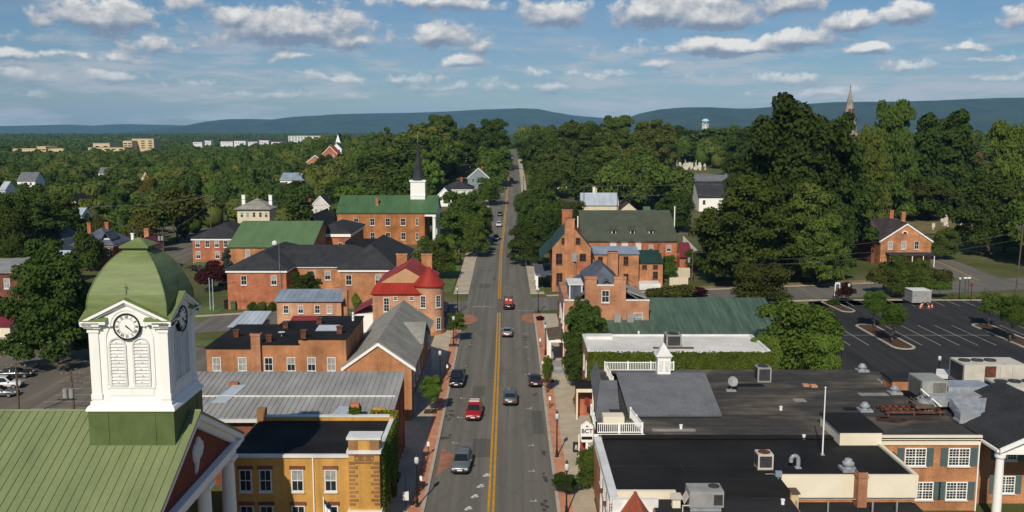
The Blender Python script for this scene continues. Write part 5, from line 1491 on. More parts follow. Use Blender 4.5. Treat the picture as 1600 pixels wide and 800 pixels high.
# stains of rust on the old roof
mb_ = T.mb(); random.seed(3)
for px, py, rx, ry in ((1393, 656, 1.6, .9), (1440, 655, 1.9, .5), (1378, 652, .7, .4)):
    x, y = P(px, py, 6.95)
    mb_.poly([(x + rx * random.uniform(.75, 1.1) * math.cos(t), y + ry * random.uniform(.75, 1.1) * math.sin(t), 6.957) for t in np.linspace(0, 2 * math.pi, 20)[:-1]])
T.sub(mb_, 'rust_stain', mat('rust_stain', (0.06, 0.028, 0.02), 0.9, 0.3, 1.0))
q = T.mb(); q.tube([(21.6, 71.0, 5.2), (BX1 - .4, 71.0, 5.2)], .05, 6)
for x in (22.3, 24.8, 28.3, 30.2): q.cyl((x, 69.5, 4.6), (x, 69.5, 5.7), .07, n=8)
T.sub(q, 'roof_pipes', M['unit_grey'])
q = T.mb(); q.tube([(33.3, 78.6, 5.2), (33.3, 78.6, 6.1), (33.3, 79.5, 6.1), (33.3, 79.5, 5.2)], .04, 6); q.tube([(33.9, 78.6, 5.2), (33.9, 78.6, 6.1), (33.9, 79.5, 6.1), (33.9, 79.5, 5.2)], .04, 6)
T.sub(q, 'ladder_rail', M['black_metal'])
T.sub(T.mb().box(32.7, 33.0, 66, 79, -.1, 4.2), 'yard_wall', M['cream'])

# ---- equipment standing on the flat roofs: each its own thing
RZ = 6.955


def condenser(name, label, x, y, z, w_, h_, body='unit_grey', top='grille', group=None):
    t = Thing(name, label, 'air conditioner', (x, y, z), group)
    b_ = t.mb(); b_.box(x - w_ / 2, x + w_ / 2, y - w_ / 2, y + w_ / 2, z + .12, z + h_)
    t.sub(b_, 'casing', M[body])
    g_ = t.mb(); g_.box(x - w_ * .4, x + w_ * .4, y - w_ / 2 - .02, y - w_ / 2 - .003, z + .3, z + h_ - .15); g_.box(x - w_ / 2 - .02, x - w_ / 2 - .003, y - w_ * .4, y + w_ * .4, z + .3, z + h_ - .15)
    for i in range(7): g_.box(x - w_ * .4, x + w_ * .4, y - w_ / 2 - .035, y - w_ / 2 - .021, z + .34 + i * (h_ - .5) / 7, z + .37 + i * (h_ - .5) / 7)
    t.sub(g_, 'grille', M['grille'])
    f_ = t.mb(); f_.lathe([(w_ * .40, h_), (w_ * .40, h_ + .06), (w_ * .36, h_ + .06), (w_ * .36, h_ + .015), (.0, h_ + .015)], (x, y, z), 20)
    for i in range(4):
        a = i * math.pi / 4; f_.tube([(x - w_ * .38 * math.cos(a), y - w_ * .38 * math.sin(a), z + h_ + .07), (x + w_ * .38 * math.cos(a), y + w_ * .38 * math.sin(a), z + h_ + .07)], .012, 4)
    t.sub(f_, 'fan_guard', M[top])
    t.sub(t.mb().box(x - w_ * .55, x + w_ * .55, y - w_ * .45, y - w_ * .3, z, z + .118).box(x - w_ * .55, x + w_ * .55, y + w_ * .3, y + w_ * .45, z, z + .118), 'skid', M['wood'])
    return t


x, y = P(1194, 599, RZ); condenser('air_conditioner', 'grey box condenser alone on the rear roof near the ivy wall', x, y + .7, RZ, 1.5, 1.75)
x, y = P(1196, 736, 6.81); t = condenser('air_conditioner', 'pale square condenser with rusty fan top on the dark middle roof', x, y + .6, 6.81, 1.25, 1.4, 'unit_cream', 'rust')
x, y = P(1216, 748, 6.81); tt = Thing('junction_box', 'small blue-grey electrical box beside the pale condenser on the middle roof', 'junction box', (x, y, 6.81))
tt.sub(tt.mb().box(x - .25, x + .25, y - .15, y + .15, 7.0, 7.45), 'casing', M['blue_metal']); tt.sub(tt.mb().box(x - .05, x + .05, y - .05, y + .05, 6.81, 7.0).tube([(x, y, 7.1), (x - .4, y + .3, 7.1), (x - .9, y + .5, 7.0)], .03, 6), 'conduit', M['steel'])

# large rooftop unit at the bottom
x, y = XY(1101, 66.6, 7), 66.6
t = Thing('rooftop_unit', 'large pale rooftop air handler on a curb at the bottom of the picture', 'air handler', (x, y, 6.36))
t.sub(t.mb().box(x - 1.3, x + 1.25, y - .85, y + .85, 6.7, 7.95), 'casing', M['unit_grey'])
t.sub(t.mb().box(x - 1.2, x + 1.1, y - .75, y + .75, 6.36, 6.69), 'curb', M['steel'])
t.sub(t.mb().lathe([(.42, 0), (.42, .08), (.36, .08), (.36, .02), (0, .02)], (x + .7, y + .2, 7.95), 18), 'fan_guard', M['grille'])
t.sub(t.mb().box(x + .5, x + 1.15, y - .88, y - .853, 6.9, 7.7), 'grille', M['grille'])
t.sub(t.mb().slab([(x - 1.65, y - .6, 6.9), (x - 1.3, y - .6, 7.5), (x - 1.3, y + .6, 7.5), (x - 1.65, y + .6, 6.9)], .04).tube([(x - 1.3, y - .9, 6.9), (x - 1.8, y - .9, 6.9), (x - 1.8, y - .9, 6.4)], .05, 6), 'intake_hood', M['unit_cream'])
x, y = XY(1056, 66.8, 6.8), 66.8; t = Thing('flue_cap', 'small cream box flue near the orange gable on the front roof', 'flue', (x, y, 6.36))
t.sub(t.mb().box(x - .3, x + .3, y - .3, y + .3, 6.36, 7.1), 'flue', M['cream']); t.sub(t.mb().slab([(x - .45, y - .45, 7.15), (x + .45, y - .45, 7.15), (x + .4, y + .4, 7.3), (x - .4, y + .4, 7.3)], .08), 'cap', M['unit_cream'])
x, y = P(1259, 765, 6.0); t = Thing('wooden_crate', 'tan plywood box standing at the corner of the lower front roof', 'box', (x, y, 5.56))
t.sub(t.mb().box(21.6, 22.5, 69.6, 70.6, 4.66, 6.2), 'box_side', M['tan_block']); t.sub(t.mb().box(21.5, 22.6, 69.5, 70.7, 6.2, 6.3), 'lid', M['wood'])

# mushroom exhaust fans
fan0 = None
for px, py, lb in ((1347, 580, 'silver mushroom vent on the rear roof edge nearest the green tree'), (1382, 597, 'silver mushroom vent left of the small brick stairhead'), (1398, 615, 'silver mushroom vent behind the rusty rack'), (1351, 642, 'silver mushroom vent nearest the cream penthouse'), (1325, 735, 'silver mushroom vent on the dark middle roof beside the brick chimney')):
    z = RZ if py < 700 else 6.81
    x, y = P(px, py, z)
    if fan0 is None:
        t = Thing('roof_vent', lb, 'roof vent', (x, y, z), 'mushroom vents on the flat roofs'); fan0 = t.root
        t.sub(t.mb().slab([(x - .62, y - .62, z + .22), (x + .62, y - .62, z + .22), (x + .62, y + .62, z + .22), (x - .62, y + .62, z + .22)], .2), 'curb', M['steel'])
        t.sub(t.mb().lathe([(.32, .22), (.32, .42), (.48, .46), (.48, .60), (.34, .66), (.30, .84), (.17, .9), (0, .92)], (x, y, z), 18), 'hood', M['steel'])
    else: dup(fan0, (x, y, z), label=lb, scale=(1, 1, 1.15) if py > 700 else None)
x, y = P(1244, 731, 6.81)
t = Thing('gooseneck_vent', 'silver gooseneck pipe curving over on the dark middle roof', 'vent pipe', (x, y, 6.81))
t.sub(t.mb().tube([(x + .15, y, 6.81), (x + .15, y, 7.5)] + [(x - .15 + .3 * math.cos(a), y, 7.5 + .35 * math.sin(a)) for a in np.linspace(0.2, math.pi, 8)] + [(x - .45, y, 7.3)], .17, 10), 'pipe', M['steel']); t.sub(t.mb().box(x - .1, x + .4, y - .25, y + .25, 6.81, 6.86), 'flange', M['steel'])
x, y = P(1285, 711, 6.81)
t = Thing('flagpole', 'tall thin white flagpole without flag on the flat roof', 'flagpole', (x, y, 6.81))
t.sub(t.mb().cyl((x, y, 6.81), (x, y, 12.7), .065, .045, 8), 'pole', M['white']); t.sub(t.mb().lathe([(0, 12.68), (.09, 12.78), (0, 12.88)], (x, y, 0), 8), 'finial', M['white']); t.sub(t.mb().box(x - .15, x + .15, y - .15, y + .15, 6.81, 6.9), 'base', M['unit_grey'])
x, y = P(1142, 611, RZ)
t = Thing('satellite_dish', 'round white satellite dish on a ballast mount on the rear roof', 'satellite dish', (x, y, RZ))
dm_ = MB(); dm_.lathe([(0, 0), (.25, .03), (.45, .12), (.55, .2), (.55, .22), (.44, .15), (0, .03)], (0, 0, 0), 20)
o = dm_.build('dish', M['unit_grey'], t.root); o.location = (.1, -.1, 1.05); o.rotation_euler = (R(65), R(10), 0)
t.sub(t.mb().cyl((x, y, RZ), (x + .1, y, RZ + 1.05), .05, n=8), 'mast', M['steel']); t.sub(t.mb().box(x - .5, x + .5, y - .3, y + .3, RZ, RZ + .15), 'ballast', M['unit_grey'])
x, y = P(1264, 603, RZ)
t = Thing('brick_pile', 'small flat pile of loose bricks left lying on the rear roof', 'bricks', (x, y, RZ))
for k in range(2): t.sub(t.mb().box(x - .7 + k * .75, x - .05 + k * .75, y - .4 - k * .3, y + .3 - k * .2, RZ, RZ + .2), 'bricks', M['brick_pale'])
for px, py, lb in ((1220, 641, 'small white pipe stub near the middle of the rear roof'), (1064, 670, 'small pale pipe stub below the shingled slope'), (1223, 788, 'thin white pipe stub on the roof at the bottom'), (1256, 686, 'pale disc vent left of the cream penthouse')):
    z = RZ if py < 680 else 6.81 if py < 760 else 6.36
    x, y = P(px, py, z); t = MB((x, y, z)).cyl((x, y, z), (x, y, z + .35), .13, n=10).cyl((x, y, z + .33), (x, y, z + .4), .17, n=10)
    o = t.build('vent_pipe', M['white']); o.location = (x, y, z); tag(o, lb, 'vent pipe')
# cooling tower box, rusty rack, ducts, big air handlers
x, y = P(1460, 640, RZ)
t = Thing('cooling_unit', 'tall dark grey cooling unit with mesh panels beside the rusty rack', 'cooling unit', (x, y, RZ))
t.sub(t.mb().box(x - 1.35, x + 1.1, y + .0, y + 3.2, RZ + 1.15, RZ + 2.9), 'casing', M['unit_grey'])
t.sub(t.mb().box(x - .25, x + 1.1, y + .1, y + 2.2, RZ, RZ + 1.14), 'plinth', M['blue_metal'])
t.sub(t.mb().box(x - .25, x + 1.0, y - .03, y - .004, RZ + 1.25, RZ + 2.7).box(x - 1.38, x - 1.354, y + .3, y + 2.9, RZ + 1.3, RZ + 2.75), 'grille', mat('mesh_panel', (0.16, 0.15, 0.13), 0.8, .2, 2, None, .4, 14))
x, y = P(1425, 650, RZ)
t = Thing('rusty_rack', 'rusted steel frame rack lying on stubs over red stains on the roof', 'rack', (x, y, RZ))
q = t.mb()
for k in range(3): q.box(x - 2.6, x + 3.2, y + k * 1.0 - .07, y + k * 1.0 + .07, RZ + .3, RZ + .48)
for k in range(9): q.box(x - 2.5 + k * .65, x - 2.4 + k * .65, y - .1, y + 2.2, RZ + .485, RZ + .56)
for k in range(3):
    for j in range(2): q.box(x - 2.4 + k * 2.5, x - 2.25 + k * 2.5, y + j * 2.0 - .06, y + j * 2.0 + .06, RZ, RZ + .3)
t.sub(q, 'frame', M['rust'])
q = t.mb()
for k in range(5): q.tube([(x + .2 + k * .45, y + 2.4, RZ + .5), (x + .2 + k * .45, y + 2.0, RZ + 1.3), (x + 1.0 + k * .45, y + 1.2, RZ + .7)], .05, 5)
q.box(x + .6, x + 2.4, y + .6, y + 2.3, RZ + .56, RZ + .9)
t.sub(q, 'timber_stack', M['wood'])
q = MB((x, y, RZ)); q.tube([(x + 1.5, y + 1.8, RZ + 2.2), (x + 3.0, y + .4, RZ + .8)], .06, 8); o = q.build('white_pipe', M['white'], t.root)
x, y = P(1510, 660, RZ)
t = Thing('duct_run', 'galvanised sheet-metal ducts running across the roof behind the porch gable', 'duct', (x, y, RZ))
q = t.mb(); q.box(x - .9, x + 1.0, y - .6, y + .6, RZ + .3, RZ + 1.1); q.box(x - 1.0, x + 1.1, y - .7, y + .7, RZ + .1, RZ + .3)
t.sub(q, 'intake_hood', M['steel'])
q = t.mb(); q.slab([(x - .8, y - .4, RZ + 1.12), (x + 1.0, y - .4, RZ + 1.12), (x + 2.6, y + 2.2, RZ + 1.75), (x - .6, y + 2.2, RZ + 1.75)], .9); q.slab([(x + 1.02, y - .4, RZ + 1.1), (x + 5.6, y + 1.2, RZ + 1.3), (x + 6.6, y + 3.4, RZ + 1.7), (x + 2.62, y + 2.2, RZ + 1.74)], .9)
t.sub(q, 'duct', M['steel'])
q = t.mb(); q.box(x - 2.2, x + 3.4, y + 3.0, y + 4.6, RZ + .6, RZ + 1.7); q.box(x + .4, x + 4.8, y + 4.8, y + 7.4, RZ + .9, RZ + 2.1); q.cyl((x - 2.2, y + 3.8, RZ), (x - 2.2, y + 3.8, RZ + 1.2), .9, n=18)
t.sub(q, 'duct', M['steel'])
T2 = t
for px, py, w_, d_, h_, lb in ((1553, 607, 6.6, 3.4, 2.6, 'long cream rooftop air handler with three fans at the right edge'), (1600, 640, 4.6, 3.6, 2.3, 'cream rooftop unit with fan grilles cut by the right edge')):
    x, y = P(px, py, RZ)
    t = Thing('rooftop_unit', lb, 'air handler', (x, y, RZ))
    t.sub(t.mb().box(x - w_ / 2, x + w_ / 2, y, y + d_, RZ + .4, RZ + h_), 'casing', M['unit_cream'])
    t.sub(t.mb().box(x - w_ / 2 + .1, x + w_ / 2 - .1, y + .1, y + d_ - .1, RZ, RZ + .398), 'curb', M['steel'])
    for i in range(3): t.sub(t.mb().lathe([(.62, 0), (.62, .14), (.52, .14), (.5, .03), (0, .03)], (x - w_ / 2 + .85 + i * 1.4, y + d_ * .55, RZ + h_), 18), 'fan_guard', M['grille'])
    t.sub(t.mb().box(x - w_ / 2 + 2.2, x - w_ / 2 + 3.4, y - .03, y - .004, RZ + .6, RZ + h_ - .15), 'grille', M['rust'])
    t.sub(t.mb().box(x - w_ / 2 - .04, x - w_ / 2 - .004, y + .3, y + d_ - .3, RZ + .6, RZ + h_ - .2), 'grille', M['grille'])
    for q_ in (.58, .78): t.sub(t.mb().box(x - w_ / 2 + w_ * q_, x - w_ / 2 + w_ * q_ + .03, y - .025, y - .004, RZ + .5, RZ + h_ - .1), 'panel_seam', M['unit_grey'])
x, y = P(1498, 592, RZ)
t = MB((x, y, RZ)).slab([(x - 2.6, y, RZ + .5), (x + 2.8, y - .8, RZ + .5), (x + 3.0, y + 1.2, RZ + .6), (x - 1.5, y + 2.2, RZ + .6)], .45)
o = t.build('roof_curb', M['white_old']); o.location = (x, y, RZ); tag(o, 'low white sheet-metal roof curb left of the long air handler', 'roof curb')

# ---- ivy-covered block with the white flat roof
T = Thing('ivy_block', 'low brick block with white membrane roof and a wall covered in ivy', 'building', (20, 115, 0))
T.sub(T.mb().box(9.3, 31.4, 110.6, 119.3, -.2, 7.6), 'wall', M['brick_old'])
T.sub(T.mb().box(9.35, 31.35, 110.65, 119.25, 7.602, 7.72), 'roof', M['membrane'])
c = T.mb(); c.box(9.2, 9.5, 110.5, 119.3, 7.73, 7.98); c.box(31.1, 31.5, 110.5, 119.3, 7.73, 7.92); c.box(9.5, 31.1, 110.45, 110.64, 7.55, 7.80); c.box(9.5, 31.1, 119.0, 119.3, 7.73, 7.95)
T.sub(T.mb().box(9.52, 13.0, 117.2, 118.98, 7.73, 8.1), 'roof_upstand', M['membrane'])
T.sub(c, 'parapet', M['white_old'])
row(T, 'W', 9.3, (113, 116.5), 4.2, .9, 1.6)
x, y = P(1054, 545, 7.72)
condenser('air_conditioner', 'grey-green condenser pair standing on the white membrane roof', x, y + 1.4, 7.73, 1.9, 1.6, 'unit_grey')
q = MB((x, y, 7.73)); q.box(x - 2.6, x + 2.4, y - .1, y + .6, 7.73, 7.82); o = q.build('roof_sleeper', M['wood']); o.location = (x, y, 7.73); tag(o, 'dark timber sleeper under the condenser on the white roof', 'timber sleeper')

# ---- green weathered metal roof behind
T = Thing('green_metal_hall', 'long low hall with weathered verdigris metal roof behind the white roof', 'building', (26, 134, 0))
gx0, gx1 = 13.5, 38.4
T.sub(T.mb().box(gx0, gx1 - .3, 127, 153, -.2, 5.75), 'wall', M['brick_old'])
pts = [(gx0 - 2.2, 126.4, 5.85), (gx1 + .2, 126.4, 5.85), (gx1 + .2, 139.8, 9.1), (gx0 - 2.2, 139.8, 9.1)]
r = T.mb(); r.slab(pts, .16); ribs(r, *pts, 40, .05, .05); r.slab([(gx1 + .2, 153, 5.85), (gx0 - 2.2, 153, 5.85), (gx0 - 2.2, 139.8, 9.1), (gx1 + .2, 139.8, 9.1)], .16)
ro = T.sub(r, 'roof', M['green_verd'])
T.sub(T.mb().add([(gx1 - .2, 127, 5.7), (gx1 - .2, 152.5, 5.7), (gx1 - .2, 139.8, 8.9)], [(0, 1, 2)]), 'gable_wall', M['wood'])
x, y = P(998, 525, 6.2); T.sub(T.mb().cyl((x, y, 6), (x, y, 6.9), .14, n=8), 'vent_pipe', M['white'], ro)

# ---- old brick house with the stepped parapet and two chimneys
T = Thing('stepped_gable_house', 'old brick house with stepped parapet gable and twin end chimneys', 'house', (13.5, 138, 0))
hx0, hx1 = 7.6, 19.8
w = T.mb(); w.box(hx0, hx1, 132, 149, -.2, 10.0); 
cx0, cx1 = XY(914, 132, 12), XY(978, 132, 12)
w.box(cx0, cx1, 131.98, 132.5, 10.0, 12.2); T.sub(w, 'wall', M['brick_old'])
for a in (cx0, cx1 - 1.7): T.sub(T.mb().box(a, a + 1.7, 131.97, 133, 12.2, 13.2).box(a - .08, a + 1.78, 131.9, 133.1, 13.2, 13.45), 'chimney', M['brick_old'])
T.sub(T.mb().box(cx0 + 1.72, cx1 - 1.72, 131.9, 132.6, 12.2, 12.38).box(hx0 - .1, cx0 - .01, 131.9, 132.5, 10.0, 10.18).box(cx1 + .01, hx1 + .1, 131.9, 132.5, 10.0, 10.18), 'parapet_cap', M['white_old'])
r = T.mb(); gable_roof(r, hx0, hx1, 132.6, 149, 9.2, 12.9, 'y', .2, 0); hip_roof(r, cx0 + .3, cx1 - .3, 132.7, 146, 12.2, 14.6, .0); T.sub(r, 'roof', M['blueslate'])
d = T.mb(); d.box(hx0 + .8, cx0 - .2, 134, 139, 9.6, 12.0); T.sub(d, 'dormer', M['blueslate'])
T.sub(T.mb().box(hx0 + .6, cx0 - .1, 133.8, 139.2, 12.0, 12.2).box(hx0 + .75, hx0 + .95, 133.9, 133.995, 9.7, 12.0).box(cx0 - .4, cx0 - .21, 133.9, 133.995, 9.7, 12.0), 'dormer_trim', M['white_old'])
d = T.mb(); d.slab([(cx1 + .2, 133.2, 11.4), (hx1 - .2, 133.2, 10.3), (hx1 - .2, 140, 10.3), (cx1 + .2, 140, 11.4)], .2); T.sub(d, 'dormer_roof', M['shingle_old'])
window(T, XY(946, 132, 11), 131.98, 9.9, .95, 1.6, 'S', 'sash', 0)
window(T, XY(895, 132, 7), 132, 6.7, 1.1, 1.8, 'S', 'sash', 1); window(T, XY(997, 132, 7.5), 132, 7.0, 1.2, 1.2, 'S', 'thin', 2)
for px in (964, 984): T.sub(T.mb().box(XY(px, 132, 6) - .5, XY(px, 132, 6) + .5, 131.2, 131.99, 6.4, 8.1), 'window_unit', M['unit_grey'])
row(T, 'W', hx0, (135, 139, 143), 5.6, 1.0, 1.9)
pc = T.mb(); pc.slab([(5.3, 133.2, 4.3), (hx0 + .1, 133.2, 4.6), (hx0 + .1, 140, 4.6), (5.3, 140, 4.3)], .3); po = T.sub(pc, 'porch_roof', M['wood'])
T.sub(T.mb().box(5.4, hx0, 133.4, 133.8, 3.55, 3.98).box(5.4, 5.8, 133.8, 139.8, 3.55, 3.98), 'porch_beam', M['white'], po)
for y in (133.6, 139.6): T.sub(T.mb().cyl((5.6, y, 0), (5.6, y, 3.6), .22, n=12), 'porch_column', M['white'], po)
T.sub(T.mb().box(5.6, 7.4, 127.5, 133.2, .1, .5).box(5.9, 7.2, 129.5, 133.2, .5, .9), 'steps', M['unit_grey'])
T.sub(T.mb().cyl((7.5, 131.9, 0), (7.5, 131.9, 9.8), .07, n=8), 'downpipe', M['white'])

# ---- tall brick house with dark green roof, wings behind
T = Thing('green_roof_brick_house', 'tall old brick house with dark green gable roof and a big end chimney', 'house', (13, 205, 0))
ex0, ex1 = XY(863, 197, 8), XY(923, 197, 8)
w = T.mb(); gable_walls(w, ex0, ex1, 197, 212, -.2, 9.5, 14.3, 'y'); T.sub(w, 'wall', M['brick_orange'])
r = T.mb(); gable_roof(r, ex0, ex1, 197.1, 212, 9.5, 14.4, 'y', .5, .05); 
r.slab([(ex0 - 2.6, 212, 7.2), (ex0 - 2.6, 197, 7.2), (ex0 - .3, 197, 9.6), (ex0 - .3, 212, 9.6)], .16)
ro = T.sub(r, 'roof', M['green_dark'])
chimney(T, XY(890, 197, 14), 197.1, -.2, 15.8, 2.1, .9, 'brick_orange', ro); chimney(T, XY(886, 211, 15), 211, 10, 16.6, 2.3, .9, 'brick_red', ro)
for px in (873.5, 910.5): window(T, XY(px, 197, 7), 197, 6.0, 1.25, 2.2, 'S', 'dark', 0)
for px in (881, 903): window(T, XY(px, 197, 10), 197, 10.4, .9, 1.2, 'S', 'dark', 0)
window(T, XY(874, 197, 3), 197, 1.4, 1.2, 2.6, 'S', 'dark', 0)
T.sub(T.mb().box(ex0 - 3.6, ex0 - .02, 198, 212, 3.4, 3.8), 'porch_roof', M['blueslate'])
for y in (198.2, 204, 211.6): T.sub(T.mb().box(ex0 - 3.4, ex0 - 3.0, y, y + .4, .1, 3.4), 'porch_post', M['white'])
q = T.mb(); qx = XY(897, 196.5, 8); q.box(qx - .5, qx + .6, 196.4, 196.99, 6.6, 8.4); T.sub(q, 'meter_box', M['unit_grey'])
for (a, b_, y0, ze, zr, rf, nm) in ((923, 998, 200.5, 7.8, 8.7, 'blue_metal', 'm'), (998, 1036, 203, 5.4, 7.5, 'green_dark', 'e')):
    x0, x1 = XY(a, y0, 6) + (.02 if nm == 'm' else .03), XY(b_, y0, 6)
    T.sub(T.mb().box(x0, x1, y0, y0 + 8, -.3, ze - .15), 'wing_wall', M['brick_orange'])
    pts = [(x0 - .1, y0 - .35, ze), (x1 + .2, y0 - .35, ze), (x1 + .2, y0 + 6, zr), (x0 - .1, y0 + 6, zr)]
    r = T.mb(); r.slab(pts, .15); T.sub(r, 'wing_roof', M[rf])
    T.sub(T.mb().add([(x1 - .01, y0, ze - .2), (x1 - .01, y0 + 7.8, ze - .2), (x1 - .01, y0 + 6, zr - .2)], [(0, 1, 2)]), 'wing_gable', M['brick_orange'])
    if nm == 'm':
        for px in (938, 958, 978): window(T, XY(px, y0, 6), y0, 5.4, .9, 1.7, 'S', 'dark', 0)
        window(T, XY(978, y0, 3), y0, 1.9, 1.0, 1.4, 'S', 'dark', 0)
    else:
        for px in (1007, 1024): window(T, XY(px, y0, 4), y0, 4.1, .95, .75, 'S', 'dark', 0)
        for px in (1024,): window(T, XY(px, y0, 3), y0, 1.9, 1.0, 1.5, 'S', 'dark', 0)
        window(T, XY(1024, y0, 0), y0, -.1, 1.0, 1.0, 'S', 'dark', 0)
T.sub(T.mb().box(XY(898, 196, 6), XY(918, 196, 6), 190.5, 192.5, -.2, 7.2), 'kitchen_chimney', M['brick_red'])
chimney(T, XY(957, 199.5, 5), 199.2, -.2, 8.4, 2.2, .9, 'brick_old'); chimney(T, XY(1033, 208, 8), 208, 5, 9.2, .9, .8, 'brick_red')
T.sub(T.mb().box(XY(998, 200, 1), XY(1031, 200, 1), 199, 202.98, -.3, 1.4), 'basement_wall', M['white_old'])

# ---- long olive-roofed inn with dormers
T = house('olive_roof_inn', 'long brick building with olive shingle roof and three small dormers', 'building', XY(911, 232, 8), XY(1058, 232, 8), 232, 258, 0, 7.0, 13.3, 'x', 'brick_red', 'shingle_green',
          wins=[('S', [XY(1017, 232, 4), XY(1045, 232, 5)], 4.2, .95, 1.5)], trim=True, o=.6)
for px in (959, 988, 1017):
    x = XY(px, 235, 9); d = T.mb()
    d.box(x - .55, x + .55, 234.6, 237.5, 8.1, 9.3); T.sub(d, 'dormer', M['white'])
    T.sub(T.mb().box(x - .4, x + .4, 234.55, 234.598, 8.35, 9.1), 'dormer_window', M['glass'])
    T.sub(T.mb().slab([(x - .8, 234.3, 9.3), (x + .8, 234.3, 9.3), (x + .8, 240, 10.4), (x - .8, 240, 10.4)], .14), 'dormer_roof', M['shingle_green'])
for px in (958, 976, 998, 1007, 1033): T.sub(T.mb().box(XY(px, 231, 5) - .8, XY(px, 231, 5) + .8, 230.8, 231.96, .0, 6.3), 'chimney_stack', M['brick_red' if px % 2 else 'white_old'])
for x_, h_ in ((XY(911, 232, 8) - .5, 12), (XY(1052, 246, 12), 14.6)): T.sub(T.mb().cyl((x_, 244, 9), (x_, 244, h_), .16, n=8), 'flue', M['white'])
T.sub(T.mb().slab([(XY(1060, 228), 227, 3.4), (XY(1083, 228), 227, 3.4), (XY(1075, 236), 236, 6.0), (XY(1060, 236), 236, 6.0)], .2), 'side_roof', M['maroon_metal'])
T.sub(T.mb().box(XY(1060, 228) + .2, XY(1080, 228), 227.6, 236, -.1, 3.3), 'side_wall', M['brick_red'])

# ---- houses further back on the right
T = house('cream_metal_roof_house', 'cream house with pale blue metal roof beyond the olive roof', 'house', XY(909, 322, 9), XY(966, 322, 9), 322, 333, 0, 8.6, 12.4, 'x', 'cream_wall', 'pale_metal',
          chim=[(XY(928, 328, 13), 328, 11, 14.6, .9, .9, 'cream'), (XY(931, 328, 13), 329.5, 11, 14.0, .9, .9, 'cream')], wins=[('S', [XY(950, 322, 6)], 5.0, 1.0, 1.9)], trim=False)
T = house('cream_garage', 'small cream gabled garage with grey double doors', 'garage', XY(969, 328), XY(994, 328), 328, 337, g(48, 328), 6.6, 9.0, 'y', 'cream_wall', 'rust_metal', trim=False)
T.sub(T.mb().box(XY(970, 328), XY(981, 328), 327.9, 327.99, 1, 4.6).box(XY(982, 328), XY(993, 328), 327.9, 327.99, 1, 4.6), 'garage_door', M['unit_grey'])
house('green_shed', 'small teal garden shed beside the cream garage', 'shed', XY(1006, 335), XY(1015, 335), 335, 338, 2, 5.4, 6.8, 'x', 'teal_shutter', 'green_church', trim=False)
house('yellow_cottage', 'small pale yellow cottage between trees right of the street', 'house', XY(883, 330), XY(903, 330), 330, 339, 1.5, 6.5, 9.2, 'x', 'cream_wall', 'rust_metal', wins=[('S', [XY(890, 330, 5)], 4, .9, 1.4)])
T = house('dark_gable_house', 'large house with black shingle roof and white gable half hidden among right trees', 'house', XY(1092, 355, 5), XY(1142, 355, 5), 355, 372, g(85, 355), 9.0, 14.5, 'x', 'white', 'slate', wins=[('S', [XY(1100, 355, 6)], 6.2, 1.0, 1.6)], trim=False)
house('long_dark_roof_house', 'long house with grey shingle roof and white trim behind the black roof', 'house', XY(1080, 398, 5), XY(1140, 398, 5), 398, 412, g(85, 398), 11.5, 15.0, 'x', 'white', 'shingle', trim=True)
house('white_hidden_house', 'white house glimpsed between the giant tree and the cemetery', 'house', XY(1138, 480, 5), XY(1152, 480, 5), 480, 490, g(110, 480), 16, 20, 'y', 'white', 'slate')
house('white_leafy_house', 'white house with grey roof glimpsed through right street trees', 'house', XY(868, 430, 5), XY(886, 430, 5), 430, 440, g(25, 430), 11, 14.5, 'y', 'white', 'shingle')
house('pale_leafy_house', 'pale gabled house low among the trees right of the street', 'house', XY(858, 352, 5), XY(874, 352, 5), 352, 361, g(20, 352), 8, 11, 'y', 'white_old', 'shingle')
T = house('brick_corner_house', 'brick gabled house with arched attic window and porch beside the right road', 'house', XY(1376, 236, 5), XY(1455, 236, 5), 236, 250, 0, 6.6, 10.9, 'y', 'brick_orange', 'rust_metal',
          chim=[(XY(1411, 246, 11), 246, 8, 13.0, 1.0, .8, 'brick_orange'), (XY(1390, 252, 11), 251, 8, 13.0, 1.0, .8, 'brick_red')], wins=[('S', [XY(p_, 236, 5) for p_ in (1391, 1412, 1432)], 4.3, 1.0, 1.9)], porch=(XY(1376, 236) + 1, XY(1452, 236), 3.2, 3.4, 'slate'))
T.sub(T.mb().lathe([(0, 0), (.9, 0), (.9, .08), (0, .08)], (XY(1414, 236, 9), 0, 0), 3, 0), 'attic_vent', M['white']) if False else None
a_ = MB(T.loc); ring(a_, XY(1414, 236, 9), 8.2, .0, .75, 235.85, 235.99, 14, 0, math.pi); T.sub(a_, 'attic_window', M['white'])
a_ = MB(T.loc); ring(a_, XY(1414, 236, 9), 8.25, .0, .5, 235.80, 235.848, 14, 0, math.pi); T.sub(a_, 'attic_pane', M['glass'])
w = T.mb(); w.box(XY(1362, 240, 5), XY(1376, 240, 5) - .02, 240, 256, -.2, 6.4); T.sub(w, 'side_wall', M['brick_dark'])
r = T.mb(); gable_roof(r, XY(1358, 240, 5), XY(1420, 240, 5), 241, 256, 6.5, 10.8, 'x', .4); T.sub(r, 'side_roof', M['rust_metal'])
for px, w_ in ((1340, 20), (1462, 26)):
    pass
house('hidden_white_house', 'white house seen in patches behind the dark trees at right edge', 'house', XY(1543, 300, 5), XY(1575, 300, 5), 300, 312, g(150, 300), 10.5, 14, 'x', 'white', 'slate', wins=[('S', [XY(1550, 300, 5), XY(1562, 300, 5)], 6, 1, 1.8)])
house('maroon_far_house', 'house with maroon roof and white porch beyond the right trees', 'house', XY(1520, 470, 10), XY(1536, 470, 10), 470, 480, g(230, 470), 19, 23, 'x', 'white', 'maroon_metal')

